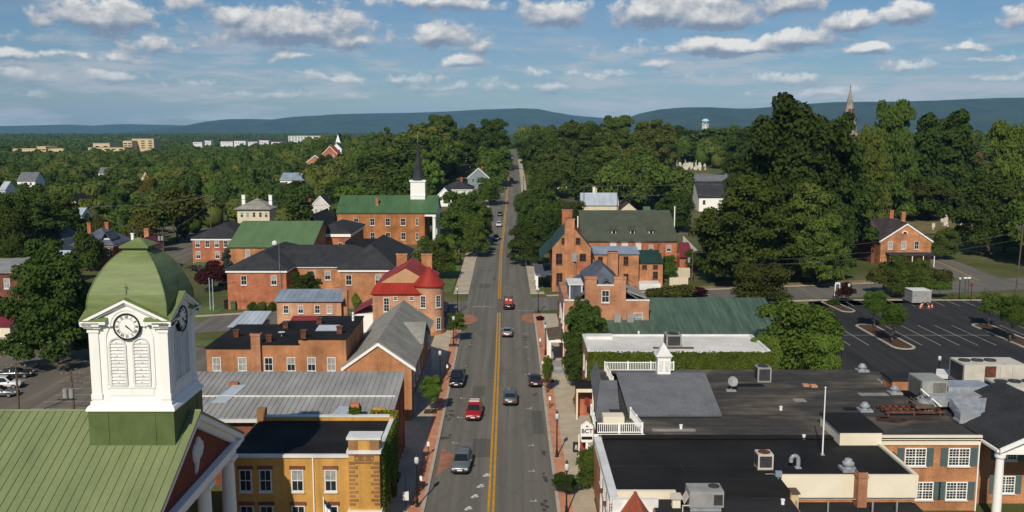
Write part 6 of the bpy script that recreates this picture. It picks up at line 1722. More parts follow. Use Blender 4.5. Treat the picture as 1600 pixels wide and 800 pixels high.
# stone church spire, water tower
sx, sy = XY(1325, 420, 30), 420
T = Thing('stone_spire', 'weathered stone church spire rising above the giant right trees', 'church spire', (sx, sy, g(sx, sy)))
T.sub(T.mb().lathe([(3.6, 10), (3.6, 36), (3.2, 36.3), (.25, ZY(139, sy))], (sx, sy, 0), 8, 0, R(22.5), R(382.5)), 'spire', M['stone'])
T.sub(T.mb().cyl((sx, sy, ZY(140, sy)), (sx, sy, ZY(132, sy)), .12, n=6).box(sx - .5, sx + .5, sy - .08, sy + .08, ZY(136, sy), ZY(136, sy) + .16), 'finial', M['rust'])
T.sub(T.mb().box(sx - 4, sx + 4, sy - 4, sy + 4, 6, 33), 'tower', M['stone'])
for a in (-.55, .2): T.sub(T.mb().box(sx + a * 2, sx + a * 2 + .9, sy - 2.6, sy - 2.0, ZY(178, sy), ZY(170, sy)), 'lucarne', M['rust'])
wx, wy = XY(1102, 1150, 40), 1150
T = Thing('water_tower', 'pale blue ball water tower on legs above the tree line', 'water tower', (wx, wy, 0))
T.sub(T.mb().lathe([(0, ZY(192, wy)), (3.6, ZY(192, wy) + .8), (4.6, ZY(190, wy) + .5), (4.4, ZY(188, wy)), (2.6, ZY(187, wy) + .6), (0, ZY(186, wy) + .6)], (wx, wy, 0), 18), 'tank', M['blue_tank'])
for a in range(6): T.sub(T.mb().cyl((wx + 3.6 * math.cos(a), wy + 3.6 * math.sin(a), 0), (wx + 3.4 * math.cos(a), wy + 3.4 * math.sin(a), ZY(191, wy)), .35, n=6), 'leg', M['white'])
T.sub(T.mb().cyl((wx, wy, 0), (wx, wy, ZY(191, wy)), .8, n=8), 'riser', M['white'])

# ------------------------------------------------------------------ trees
rng = np.random.default_rng(7)


def cards(name, C, Nn, S, material, up=0.25, core=None):
    """a crown of leaf sprays: centres C, outward directions Nn, sizes S"""
    n = len(C)
    nn = Nn + rng.normal(0, 0.62, (n, 3)) + np.array([0, 0, up])
    nn /= np.linalg.norm(nn, axis=1)[:, None]
    t = np.cross(nn, rng.normal(0, 1, (n, 3))); t /= np.linalg.norm(t, axis=1)[:, None] + 1e-9
    b = np.cross(nn, t)
    a = rng.uniform(.55, 1.0, n)[:, None] * S[:, None]; c = rng.uniform(.4, .8, n)[:, None] * S[:, None]
    bend = (rng.uniform(-.35, .1, n) * S)[:, None]
    V = np.stack([C - t * a, C - b * c + nn * bend, C + t * a * .9, C + b * c + nn * bend], 1).reshape(-1, 3)
    nq = n
    me = bpy.data.meshes.new(name)
    cv, cf = core if core is not None else (np.zeros((0, 3)), np.zeros((0, 3), int))
    nv = len(V) + len(cv)
    me.vertices.add(nv)
    me.vertices.foreach_set('co', np.concatenate([V, cv]).astype(np.float32).ravel())
    li = np.concatenate([np.arange(nq * 4), (cf + len(V)).ravel()]).astype(np.int32)
    me.loops.add(len(li)); me.loops.foreach_set('vertex_index', li)
    st = np.concatenate([np.arange(nq) * 4, nq * 4 + np.arange(len(cf)) * 3]).astype(np.int32)
    me.polygons.add(len(st)); me.polygons.foreach_set('loop_start', st)
    me.update(calc_edges=True)
    me.materials.append(material)
    return me


def ico(sub=2):
    bm = bmesh.new(); bmesh.ops.create_icosphere(bm, subdivisions=sub, radius=1.0)
    v = np.array([x.co[:] for x in bm.verts]); f = np.array([[q.index for q in p.verts] for p in bm.faces]); bm.free()
    return v, f


ICO1, ICO2 = ico(1), ico(2)


def crown_lobes(kind, seed):
    r = np.random.default_rng(seed); L_ = []
    if kind == 'broad':                     # wide, billowing: height 1, radius about .5
        for k in range(15):
            a = r.uniform(0, 6.28); q = math.sqrt(r.uniform(0, 1)) * .36; z = .30 + .50 * r.uniform(0, 1) * (1 - (q / .55) ** 2) + .06
            L_.append((q * math.cos(a), q * math.sin(a), z, r.uniform(.13, .21), r.uniform(.11, .17)))
        L_ += [(0, 0, .5, .28, .26), (0, 0, .76, .20, .2)]
    elif kind == 'full':                    # leafy down to the ground, uneven outline
        for k in range(30):
            a = r.uniform(0, 6.28); z = r.uniform(.10, .90); w = .40 * math.sin(math.pi * min(.97, .14 + z * .80)) ** .55
            q = w * math.sqrt(r.uniform(.25, 1.1)); L_.append((q * math.cos(a), q * math.sin(a), z, r.uniform(.09, .15), r.uniform(.075, .12)))
        L_ += [(0, 0, .30, .30, .22), (0, 0, .5, .29, .24), (0, 0, .70, .22, .18)]
    elif kind == 'giant':                   # old tree: many billows, broken crown line
        for k in range(64):
            a = r.uniform(0, 6.28); z = r.uniform(.12, .95); w = .40 * math.sin(math.pi * min(.97, .16 + z * .80)) ** .6
            q = w * math.sqrt(r.uniform(.3, 1.15)); L_.append((q * math.cos(a), q * math.sin(a), z, r.uniform(.055, .105), r.uniform(.04, .075)))
        L_ += [(0, 0, .32, .26, .2), (0, 0, .5, .27, .22), (0, 0, .70, .20, .18), (0, 0, .85, .10, .1)]
    elif kind == 'tall':
        for k in range(17):
            a = r.uniform(0, 6.28); z = r.uniform(.24, .86); w = .27 * math.sin(math.pi * min(1, (z - .08) / .95)) ** .6
            q = w * r.uniform(.45, 1); L_.append((q * math.cos(a), q * math.sin(a), z, r.uniform(.09, .15), r.uniform(.09, .15)))
        L_ += [(0, 0, .45, .2, .26), (0, 0, .7, .15, .2), (r.uniform(-.04, .04), r.uniform(-.04, .04), .9, .10, .10)]
    elif kind == 'ragged':                  # open crown of separate sprays with sky between
        for k in range(22):
            a = r.uniform(0, 6.28); z = r.uniform(.25, .97); w = .40 * math.sin(math.pi * min(1, (z - .05) / 1.02)) ** .7
            q = w * r.uniform(.3, 1); L_.append((q * math.cos(a), q * math.sin(a), z, r.uniform(.07, .13), r.uniform(.05, .09)))
        L_ += [(0, 0, .45, .2, .22)]
    elif kind == 'cone':
        for k in range(26):
            z = r.uniform(.08, .96); w = .26 * (1 - z) + .02; a = r.uniform(0, 6.28)
            L_.append((w * .75 * math.cos(a), w * .75 * math.sin(a), z, .05 + w * .35, .05))
        L_ += [(0, 0, .3, .15, .25), (0, 0, .6, .09, .25)]
    else:                                   # shrub
        for k in range(12):
            a = r.uniform(0, 6.28); q = math.sqrt(r.uniform(0, 1)) * .40
            L_.append((q * math.cos(a), q * math.sin(a), r.uniform(.25, .75) * (1 - (q / .7) ** 2), r.uniform(.16, .24), r.uniform(.16, .24)))
        L_ += [(0, 0, .35, .38, .36)]
    return np.array(L_)


def make_crown(name, kind, seed, n, size, material, H=10.0, core=.56):
    lo = crown_lobes(kind, seed) * H
    r = np.random.default_rng(seed + 99)
    area = lo[:, 3] * lo[:, 4]
    idx = r.choice(len(lo), n, p=area / area.sum())
    d = r.normal(0, 1, (n, 3)); d /= np.linalg.norm(d, axis=1)[:, None]
    d[:, 2] = np.where(d[:, 2] < -.5, -d[:, 2], d[:, 2])
    rad = np.stack([lo[idx, 3], lo[idx, 3], lo[idx, 4]], 1)
    sh = r.uniform(.70, 1.24, n)[:, None]
    C = lo[idx, :3] + d * rad * sh
    # drop sprays buried deep inside other lobes
    keep = np.ones(n, bool)
    for k in range(len(lo)):
        q = (C - lo[k, :3]) / np.array([lo[k, 3], lo[k, 3], lo[k, 4]])
        keep &= ~((np.linalg.norm(q, axis=1) < .72) & (idx != k))
    C, d = C[keep], d[keep]
    S = size * r.uniform(.6, 1.25, len(C))
    cvs, cfs, off = [], [], 0
    for k in range(len(lo)):
        v = ICO1[0] * np.array([lo[k, 3], lo[k, 3], lo[k, 4]]) * core * r.uniform(.85, 1.08, (len(ICO1[0]), 1)) + lo[k, :3]
        cvs.append(v); cfs.append(ICO1[1] + off); off += len(v)
    return cards(name, C, d, S, material, core=(np.concatenate(cvs), np.concatenate(cfs)))


def make_trunk(name, H=10.0, seed=0, r0=.26, limbs=5, top=.62, lean=0.0):
    r = random.Random(seed); mb = MB()
    mb.cyl((0, 0, -.5), (0, 0, .25), r0 * 1.35, r0, 8)
    p, rr = Vector((0, 0, .25)), r0
    for i in range(4):
        q = Vector((r.uniform(-.2, .2) + lean * i, r.uniform(-.2, .2), H * top * (i + 1) / 4)); mb.cyl(p, q, rr, rr * .72, 8); p, rr = q, rr * .72
        for k in range(limbs // 2):
            a = r.uniform(0, 6.28); e = q + Vector((math.cos(a) * H * .22, math.sin(a) * H * .22, H * .16)); mb.cyl(q, e, rr * .6, rr * .2, 6)
    return mb.mesh(name, M['bark'], True)


KINDS = {}
TRUNK = [make_trunk('trunk', seed=i, r0=.20 + .03 * i) for i in range(4)]
for key, kind, seed, n, size, lm in [
        ('broad_dark', 'broad', 1, 5200, .46, 'dark'), ('broad_mid', 'broad', 2, 5200, .46, 'mid'), ('broad_olive', 'broad', 3, 5200, .46, 'olive'), ('broad_mid2', 'broad', 12, 5200, .46, 'mid'), ('broad_dark2', 'broad', 13, 5200, .46, 'dark'),
        ('tall_dark', 'tall', 4, 5000, .43, 'dark'), ('tall_mid', 'tall', 5, 5000, .43, 'mid'), ('tall_olive', 'tall', 6, 5000, .43, 'olive'), ('ragged_mid', 'ragged', 7, 5200, .42, 'mid'), ('ragged_olive', 'ragged', 17, 5200, .42, 'olive'),
        ('rusty', 'broad', 8, 5200, .46, 'rusty'), ('bright', 'ragged', 9, 5200, .42, 'bright'), ('yellow', 'broad', 10, 6000, .34, 'yellow'), ('silver', 'broad', 11, 5200, .46, 'silver'), ('bright_round', 'broad', 31, 9000, .36, 'bright'), ('purple', 'broad', 32, 4500, .4, 'purple'), ('spruce', 'cone', 33, 6500, .32, 'spruce'), ('cedar', 'cone', 34, 6500, .34, 'dark'),
        ('shrub', 'shrub', 41, 4200, .55, 'mid'), ('shrub_bright', 'shrub', 42, 4200, .55, 'bright'), ('shrub_dark', 'shrub', 43, 4200, .55, 'dark'), ('shrub_yellow', 'shrub', 44, 4200, .55, 'yellow'), ('shrub_purple', 'shrub', 45, 4200, .55, 'purple'), ('shrub_rusty', 'shrub', 46, 4200, .55, 'rusty')]:
    KINDS[key] = make_crown('crown', kind, seed, n, size, L[lm])
# close, large trees have finer sprays
for key, kind, seed, n, size, lm in [('big_dark', 'giant', 51, 26000, .20, 'dark'), ('big_mid', 'giant', 52, 26000, .20, 'mid'), ('big_olive', 'giant', 53, 26000, .20, 'olive'), ('near_mid', 'full', 54, 15000, .24, 'mid'), ('near_bright', 'full', 55, 15000, .24, 'bright'), ('near_dark', 'full', 56, 15000, .24, 'dark'), ('near_olive', 'full', 57, 15000, .24, 'olive')]:
    KINDS[key] = make_crown('crown', kind, seed, n, size, L[lm], core=.60)
random.seed(11)


def tree(kind, x, y, h, w, label, cat='tree', group=None, trunk=True, name=None, z=None, rz=None, clear=0.0):
    """h: height, w: crown width; clear: bare stem below the crown"""
    z = g(x, y) if z is None else z
    nm = name or ('shrub' if kind.startswith('shrub') else 'broadleaf_tree' if kind not in ('spruce', 'cedar') else 'conifer_tree')
    t = thing(nm, label, cat, (x, y, z), 0, group)
    kw = {'tall': 5.4, 'cone': 5.0}.get(kind.split('_')[0], 9.0 if not kind.startswith('shrub') else 9.5)
    if kind in ('spruce', 'cedar'): kw = 5.0
    o = link('crown', KINDS[kind], t, (0, 0, clear), rz if rz is not None else random.uniform(0, 6.28))
    o.scale = (w / kw, w / kw, (h - clear) / 9.6)
    if trunk:
        o = link('trunk', random.choice(TRUNK), t, (0, 0, 0), random.uniform(0, 6.28)); k = max(.35, min(2.2, h / 10))
        o.scale = (k, k, h / 10)
    return t


def tpx(kind, px, y_top, w_px, Y, label, clear=0.0, dz=0.0, **kw):
    """a tree at depth Y whose crown is centred on column px, tops out at row y_top and is w_px wide in the photograph"""
    x = XY(px, Y, 6); z = g(x, Y)
    for _ in range(3): x = XY(px, Y, z + 6); z = g(x, Y)
    zc = Y * math.cos(PITCH) + (CAMH - z - 6) * math.sin(PITCH)
    return tree(kind, x, Y, ZY(y_top, Y) - z + dz, w_px * zc / FPX, label, clear=clear, **kw)


NEAR = []                                    # keep-out discs for the woods


def T_(kind, px, yt, w, Y, label, **kw):
    t = tpx(kind, px, yt, w, Y, label, **kw); NEAR.append((t.location.x, t.location.y, w * Y / FPX * .42)); return t


# single trees one can point to
T_('big_dark', 45, 292, 110, 250, 'broad dark tree in front of the left woods near the picture edge')
T_('near_mid', 12, 318, 80, 228, 'green tree at the far left edge below the left woods')
T_('big_mid', 92, 302, 74, 268, 'broad green tree behind the pale grey hipped roof at left')
T_('near_dark', 24, 376, 50, 200, 'dark tree behind the flat brick building at the left edge')
T_('big_dark', 84, 384, 170, 134, 'very large dark green tree filling the left edge beside the old car park')
T_('near_mid', 25, 470, 60, 150, 'mid green tree at the far left edge in front of the cream shop')
T_('near_bright', 673, 587, 36, 110, 'small round street tree beside the grey-roofed hall on the left pavement', clear=1.6)
T_('near_mid', 712, 489, 33, 149, 'small street tree in front of the round turret', clear=1.7)
T_('near_mid', 684, 369, 68, 214, 'dense round tree behind the red turret roof', clear=1.0)
T_('shrub_dark', 664, 397, 36, 206, 'dark rounded bush left of the dense round tree behind the turret', trunk=False)
T_('near_dark', 475, 426, 56, 174, 'dark spreading tree in front of the charcoal-roofed offices')
T_('spruce', 354, 388, 26, 200, 'small blue spruce between brick annexe and offices')
T_('purple', 333, 408, 52, 197, 'dark purple-leaved tree left of the charcoal-roofed offices')
T_('shrub_bright', 555, 456, 12, 177, 'small green bush at the foot of the office wall', trunk=False)
for i, (px, w) in enumerate(((392, 14), (406, 18), (424, 14))): T_('shrub_dark', px, 470, w, 174.5, ('leftmost', 'middle', 'rightmost')[i] + ' of three clipped dark bushes in front of the offices', trunk=False, group='clipped bushes at the offices')
T_('big_mid', 722, 302, 82, 262, 'tall full street tree right of the steeple church')
T_('near_mid', 748, 318, 44, 276, 'street tree leaning over the left pavement behind the full one')
T_('near_mid', 741, 335, 46, 250, 'lower street tree near the left kerb beyond the cross street')
T_('near_bright', 765, 276, 44, 372, 'round bright tree beside the blue-grey gabled house')
T_('shrub', 702, 365, 30, 236, 'small green tree below the church porch', trunk=True)
T_('big_dark', 825, 346, 62, 236, 'wide dark tree overhanging the right kerb beyond the cross street')
T_('near_mid', 846, 316, 70, 262, 'broad tree behind the tree overhanging the right kerb')
T_('near_mid', 893, 312, 58, 275, 'full tree behind the big chimney of the tall brick house')
T_('near_dark', 868, 330, 46, 256, 'dark tree just left of the big chimney', )
T_('near_dark', 822, 300, 40, 300, 'dark street tree where the street narrows on the right')
T_('big_dark', 914, 468, 70, 127.5, 'glossy dark magnolia tree between the stepped gable house and the white roof')
T_('near_dark', 901, 540, 44, 122, 'lower dark shrubby tree beside the street below the magnolia')
T_('near_bright', 1243, 468, 128, 122, 'large leafy bright green tree right of the white roof')
T_('near_bright', 1290, 520, 60, 113, 'lower part bright green tree beside the car park edge')
T_('near_bright', 1195, 520, 50, 116, 'bright green tree crowding the right end of the ivy wall')
T_('near_olive', 1190, 412, 100, 184, 'low olive tree above the weathered green metal roof')
T_('shrub_rusty', 1060, 442, 60, 190, 'row of reddish shrubs below the brick wing', trunk=False)
T_('shrub_purple', 1090, 446, 30, 191, 'dark red shrub right of the reddish shrub row', trunk=False)
T_('shrub_rusty', 1022, 446, 26, 188, 'reddish shrub against the end wall of the brick wing', trunk=False)
T_('near_bright', 1045, 398, 28, 214, 'small bright tree right of the green-roofed brick wing')
T_('near_dark', 884, 456, 26, 158, 'dark small conifer-like bush left of the stepped gable house', trunk=False)
T_('big_mid', 1162, 282, 158, 205, 'large olive green tree left of the giant trees', )
T_('big_mid', 1125, 330, 80, 215, 'lower tree at the left foot of the large olive tree')
T_('big_dark', 1235, 158, 200, 232, 'giant dark tree with the highest crown right of centre')
T_('big_dark', 1300, 186, 136, 240, 'giant dark tree right of the highest crown')
T_('big_mid', 1258, 290, 120, 214, 'broad dark tree below the giant crowns')
T_('big_dark', 1296, 300, 84, 214, 'dense lower tree at the right foot of the giant crowns')
T_('big_mid', 1282, 340, 84, 204, 'tree with pale visible forked trunk by the cross street')
T_('big_mid', 1385, 163, 84, 300, 'ragged pale green tree right of the stone spire')
T_('big_olive', 1355, 205, 70, 270, 'olive tree just under the stone spire')
T_('cedar', 1442, 178, 66, 330, 'tall dark conifer with bare lower trunk in the cemetery')
T_('cedar', 1490, 172, 70, 338, 'second tall dark conifer right of the bare-trunked one')
T_('big_dark', 1468, 185, 110, 345, 'wide dark tree behind the two tall conifers')
T_('big_mid', 1572, 196, 90, 260, 'large tree at the right edge of the picture')
T_('big_dark', 1545, 270, 110, 255, 'dark low-branched tree at the right edge by the side road')
T_('big_olive', 1430, 270, 90, 330, 'rounded olive tree behind the brick corner house')
T_('near_mid', 1475, 355, 44, 246, 'bushy tree right of the brick corner house')
T_('near_mid', 1410, 398, 52, 190, 'leafy young tree behind the grey trailer')
T_('rusty', 1382, 410, 42, 193, 'reddish-green young tree left of the trailer')
T_('near_mid', 1445, 404, 34, 196, 'slim tree in front of the corner house porch')
T_('shrub_rusty', 1473, 415, 36, 205, 'rounded reddish bush by the side road corner', trunk=False)
T_('bright_round', 1470, 440, 36, 189, 'small spreading tree on the car park verge', clear=1.0)
T_('purple', 1323, 441, 28, 184, 'small purple-red tree at the corner of the car park')
T_('shrub_dark', 1304, 466, 20, 181.5, 'dark low bush on the corner island', trunk=False)
T_('near_bright', 1368, 454, 38, 159.5, 'young green tree at the back of the near car park island', clear=2.2)
T_('near_bright', 1397, 474, 42, 148, 'young round tree at the front of the near car park island', clear=2.4)
T_('near_mid', 1548, 456, 38, 160, 'young green tree at the back of the right car park island', clear=2.2)
T_('near_bright', 1582, 461, 44, 149, 'brighter round tree at the front of the right car park island', clear=2.4)
for i, px in enumerate((1480, 1492, 1508, 1522, 1534)): T_('shrub_yellow' if i % 2 else 'shrub_bright', px, 463, 11, 188, ('first', 'second', 'third', 'fourth', 'fifth')[i] + ' low yellow-green bush from the left on the car park verge', trunk=False, group='low bushes on the car park verge')
T_('near_mid', 886, 742, 46, 84.5, 'small street tree around the lamp at the bottom right pavement', clear=.8)
T_('near_mid', 922, 702, 46, 86, 'slender leafy shrub tree against the cornice wall at the bottom')
T_('shrub_yellow', 908, 612, 20, 112, 'round yellow-green bush in front of the ivy block', trunk=False)
T_('near_bright', 856, 556, 18, 119, 'tiny street tree in a pit on the right kerb', clear=1.2)
T_('shrub_purple', 844, 492, 11, 166, 'slim dark shrub by the right kerb near the crossing', trunk=False)
T_('shrub_yellow', 615, 720, 10, 83, 'yellow-green bush in the shade by the yellow building', trunk=False)
T_('rusty', 276, 293, 92, 285, 'broad reddish-brown tree behind the white gabled house')
T_('yellow', 233, 273, 30, 430, 'yellow-leaved tree standing out in the left woods')
T_('shrub_dark', 137, 352, 40, 226, 'rounded dark bush in front of the blue slate house')
T_('silver', 636, 236, 60, 460, 'silvery pale tree behind the church roof')
T_('ragged_olive', 600, 204, 40, 560, 'sparse brownish tree on the skyline left of the ridge')
T_('bright', 538, 282, 50, 390, 'bright feathery tree above the church roof ridge')
T_('bright', 1000, 214, 50, 560, 'bright feathery tree below the right skyline')
T_('near_dark', 1055, 300, 60, 300, 'dark bushy tree right of the teal shed')
T_('near_mid', 1090, 390, 40, 228, 'leafy tree between the inn and the big olive tree')
T_('near_mid', 1352, 262, 70, 295, 'tree filling the gap between giant crowns and the corner house')

for i, (k, px, yt, w, Y) in enumerate([('big_mid', 690, 182, 76, 500), ('big_mid', 768, 188, 66, 520), ('big_dark', 735, 196, 60, 540), ('big_olive', 655, 195, 60, 520), ('near_mid', 768, 228, 64, 440), ('big_mid', 850, 205, 60, 470), ('big_dark', 832, 215, 44, 520), ('big_olive', 895, 195, 80, 500), ('big_mid', 962, 183, 70, 500), ('big_dark', 930, 196, 60, 520), ('big_olive', 1020, 190, 80, 520), ('big_dark', 1062, 198, 70, 600), ('big_mid', 1118, 202, 80, 620), ('big_dark', 1170, 205, 90, 480), ('big_olive', 870, 240, 76, 400), ('big_mid', 940, 232, 80, 400), ('near_mid', 845, 262, 60, 340), ('big_dark', 1020, 252, 70, 390), ('near_dark', 620, 222, 60, 520)]):
    T_(k, px, yt, w, Y, ('first', 'second', 'third', 'fourth', 'fifth', 'sixth', 'seventh', 'eighth', 'ninth', 'tenth', 'eleventh', 'twelfth', 'thirteenth', 'fourteenth', 'fifteenth', 'sixteenth', 'seventeenth', 'eighteenth', 'nineteenth')[i] + ' of the tall trees that shape the skyline beside the far street', group='tall skyline trees beside the far street')

for i, (hx, hy, ze, hw__, nm) in enumerate(TUCKED):
    for s_ in (-.75, .7):
        y = hy - 7 - 2 * (s_ > 0); x = (hx + s_ * hw__) * y / hy; z = g(x, y)
        top = CAMH - (CAMH - (ze - (1.2 if s_ < 0 else 2.6))) * y / hy
        tree(('near_mid', 'near_dark', 'near_olive')[(i + (s_ > 0)) % 3], x, y, max(5, top - z), hw__ * 1.9 + 3, ('tree hiding the left lower wall of the ' if s_ < 0 else 'tree hiding the right lower wall of the ') + nm)

# the woods on both sides of the street: individual trees, the nearest first
KEEP = [(18, 62, 228, 345), (84, 108, 205, 262), (-70, -20, 214, 306), (-85, -20, 176, 252), (-6, 2.5, 0, 1000), (4.5, 20, 186, 230), (14, 46, 228, 262), (30, 60, 318, 342), (-3 - 8, 6, 0, 700), (90, 104, 230, 258), (104, 120, 200, 430), (-100, -72, 188, 330), (56, 150, 90, 200), (-112, -86, 224, 252), (-92, -74, 208, 230)]
HOUSES = [h_ for h_ in HZ if 190 < h_[1] < 900] + [(XY(p_, y_, 10), y_, g(XY(p_, y_, 10), y_) + .8, 7) for p_, y_ in ((1062, 530), (1078, 535), (1094, 530), (1355, 320), (1470, 330), (1500, 335))]
cand = []
rnd = random.Random(5)
y = 236.0
while y < 900:
    sp = 11.5 + (y - 236) * .010
    x = -.62 * y
    while x < .62 * y:
        px_, py_ = x + rnd.uniform(-.4, .4) * sp, y + rnd.uniform(-.4, .4) * sp
        x += sp
        if any(a < px_ < b and c < py_ < d for a, b, c, d in KEEP): continue
        if py_ < 262 and -60 < px_ < 60: continue
        if any(math.hypot(px_ - a, py_ - b) < r for a, b, r in NEAR): continue
        if abs(px_ - xc(py_)) < 13.5 - (2 if py_ > 500 else 0): continue
        # keep sight lines to the houses open: no tree just in front of one
        # clearing of the cemetery
        if 85 < px_ < 150 and 410 < py_ < 470 and rnd.random() < .5: continue
        if 95 < px_ < 150 and 290 < py_ < 330 and rnd.random() < .6: continue
        side = px_ - xc(py_)
        hgt = rnd.uniform(9.5, 18.0) if side < 0 else rnd.uniform(12, 18.5)
        if abs(side) < 60 and py_ > 420: hgt *= 1.30
        if side < -60 and py_ < 420: hgt *= .85
        if side < 0 and px_ < -.25 * py_ : hgt *= .88
        hgt *= 1 + .4 * mnoise.noise(Vector((px_ / 55, py_ / 75, 6.1)))
        wd = hgt * rnd.uniform(.66, .95)
        if any(math.hypot(px_ - hx, py_ - hy - 5) < hw__ + 4 or (py_ < hy and abs(px_ - hx * py_ / hy) < hw__ * .7 + wd * .42 and (CAMH - g(px_, py_) - hgt) / py_ < (CAMH - hz_) / hy) for hx, hy, hz_, hw__ in HOUSES): continue
        cand.append((px_, py_, hgt, wd))
    y += sp * .95
cand.sort(key=lambda c: c[1] / c[2])
wk = ['broad_dark', 'broad_mid', 'broad_olive', 'broad_mid2', 'broad_dark2', 'tall_dark', 'tall_mid', 'tall_olive', 'ragged_mid', 'broad_mid', 'broad_olive', 'broad_dark', 'ragged_olive', 'rusty', 'bright', 'broad_mid2']
WORDS = {'broad_dark': 'wide dark green', 'broad_dark2': 'wide deep green', 'broad_mid': 'rounded green', 'broad_mid2': 'billowing green', 'broad_olive': 'rounded olive green', 'tall_dark': 'tall dark green', 'tall_mid': 'tall green', 'tall_olive': 'tall olive green', 'ragged_mid': 'loose-crowned green', 'ragged_olive': 'loose-crowned olive', 'rusty': 'rusty brown-green', 'bright': 'bright feathery green'}
NIND = 172
for i, (x, y, h, w) in enumerate(cand[:NIND]):
    k = rnd.choice(wk)
    reg = ('left woods behind the church and offices' if y < 380 else 'left woods towards the plain') if x < -30 else ('trees lining the far street' if x < 30 else ('right woods behind the brick inn' if x < 100 and y < 380 else 'right woods below the ridge'))
    tree(k, x, y, h, w, f'{WORDS[k]} tree, one of many in the {reg}', group=f'{WORDS[k]} trees in the {reg}')


def wood(name, label, items, per, size, mats):
    """a far wood nobody could count: crowns as domes of leaf sprays"""
    r = np.random.default_rng(21)
    for gi, m in enumerate(mats):
        it = [q for j, q in enumerate(items) if j % len(mats) == gi]
        Cs, Ds, Ss, cvs, cfs, off = [], [], [], [], [], 0
        for x, y, z, h, w in it:
            for lob in range(3):
                ox, oy = r.uniform(-.28, .28, 2) * w; rw, rh = w * r.uniform(.26, .4), h * r.uniform(.24, .36); zz = z + h * r.uniform(.45, .70)
                n = per // 3
                d = r.normal(0, 1, (n, 3)); d /= np.linalg.norm(d, axis=1)[:, None]; d[:, 2] = np.abs(d[:, 2]) * 1.1 - .25; d[:, 1] = np.where(r.random(n) < .6, -np.abs(d[:, 1]), d[:, 1])
                Cs.append(np.array([x + ox, y + oy, zz]) + d * np.array([rw, rw, rh]) * r.uniform(.9, 1.12, (n, 1))); Ds.append(d); Ss.append(size * max(1, y / 900) * r.uniform(.6, 1.3, n))
                v = ICO1[0] * np.array([rw, rw, rh]) * .92 + np.array([x + ox, y + oy, zz]); cvs.append(v); cfs.append(ICO1[1] + off); off += len(v)
            v = ICO1[0] * np.array([w * .42, w * .42, h * .42]) + np.array([x, y, z + h * .36]); cvs.append(v); cfs.append(ICO1[1] + off); off += len(v)
        o = link(name, cards(name, np.concatenate(Cs), np.concatenate(Ds), np.concatenate(Ss), m, core=(np.concatenate(cvs), np.concatenate(cfs))))
        tag(o, label[gi], 'woods', None, 'stuff')


items = [(x, y, g(x, y), h, w) for x, y, h, w in cand[NIND:]]
wood('far_woods', ['dark part of the woods beyond the nearer trees', 'green part of the woods beyond the nearer trees', 'olive part of the woods beyond the nearer trees'], items, 190, 1.0, [L['dark'], L['mid'], L['olive']])
items = []
y = 900.0
while y < 5200:
    sp = 15 + (y - 900) * .016
    x = -.60 * y
    while x < .60 * y:
        a, b = x + rnd.uniform(-.45, .45) * sp, y + rnd.uniform(-.45, .45) * sp
        x += sp
        if mnoise.noise(Vector((a / 420, b / 420, 1.3))) > .42: continue
        if abs(a + 2) < 9 and b < 1500: continue
        if any(p0 < 800 + FPX * a / b < p1 and y0_ < b < y1_ for p0, p1, y0_, y1_ in ((14, 110, 1050, 1430), (134, 250, 1080, 1570), (298, 450, 1350, 1840), (447, 507, 1400, 1930))): continue
        h = rnd.uniform(8, 14.5) * (1 if y < 2500 else 1.1); items.append((a, b, g(a, b) if b < 2000 else 0, h, max(h * rnd.uniform(.8, 1.2), sp * .8)))
    y += sp * .95
wood('plain_woods', ['dark part of the far wooded plain', 'green part of the far wooded plain'], items, 48, 2.0, [L['dark'], L['mid']])

# ivy over the wall of the white-roofed block and over the corner of the yellow building
def ivy(name, label, pts_fn, n, size, m='ivy'):
    P_, D_ = pts_fn(n)
    o = link(name, cards(name, P_, D_, size * rng.uniform(.6, 1.3, len(P_)), L[m], up=.15)); tag(o, label, 'climbing plant', None, 'stuff'); return o


def wall_pts(n):
    u = rng.uniform(9.2, 31.6, n); v = rng.uniform(0, 1, n) ** .8 * 7.75
    lump = np.array([mnoise.noise(Vector((a * .5, b * .6, 0))) for a, b in zip(u, v)])
    k = (v < 7.62 + .3 * lump) | (rng.random(n) < .3)
    y = 110.6 - .12 - .30 * np.clip(lump + .4, 0, 1) - rng.uniform(0, .15, n)
    return np.stack([u, y, v], 1)[k], np.tile(np.array([0, -1.0, .1]), (k.sum(), 1))


ivy('ivy', 'thick green ivy covering the whole front wall of the white-roofed block', wall_pts, 34000, .2)


def corner_pts(n):
    yy = rng.uniform(75.4, 85.8, n); zz = rng.uniform(0, 1, n) * 7.5; lump = np.array([mnoise.noise(Vector((a * .7, b * .5, 4))) for a, b in zip(yy, zz)])
    k = (zz > 1.2 + 2.4 * (lump + .5)) & (rng.random(n) < .9)
    return np.stack([-11.2 + .1 + .25 * rng.random(n), yy, zz], 1)[k], np.tile(np.array([1.0, 0, .1]), (k.sum(), 1))


ivy('ivy', 'dark ivy on the street side wall of the yellow brick building', corner_pts, 6000, .15)


def chim_pts(n):
    a = rng.uniform(0, 6.28, n); z = 6.9 + rng.uniform(0, 1.4, n)
    return np.stack([-15.0 + .55 * np.cos(a), 86.05 + .5 * np.sin(a), z], 1), np.stack([np.cos(a), np.sin(a), .2 + 0 * a], 1)


ivy('ivy', 'bright climber wrapped round the small chimney behind the black roof', chim_pts, 900, .16, 'bright')
def par_pts(n):
    u = rng.uniform(-13.6, -11.0, n) ; return np.stack([u, 86.3 + .5 * rng.random(n), 6.9 + rng.uniform(0, .9, n)], 1), np.tile(np.array([0, -.6, .6]), (n, 1))
ivy('ivy', 'yellow-green climber over the parapet end behind the black roof', par_pts, 800, .15, 'yellow')
# mulch planting under the island trees stays as soil

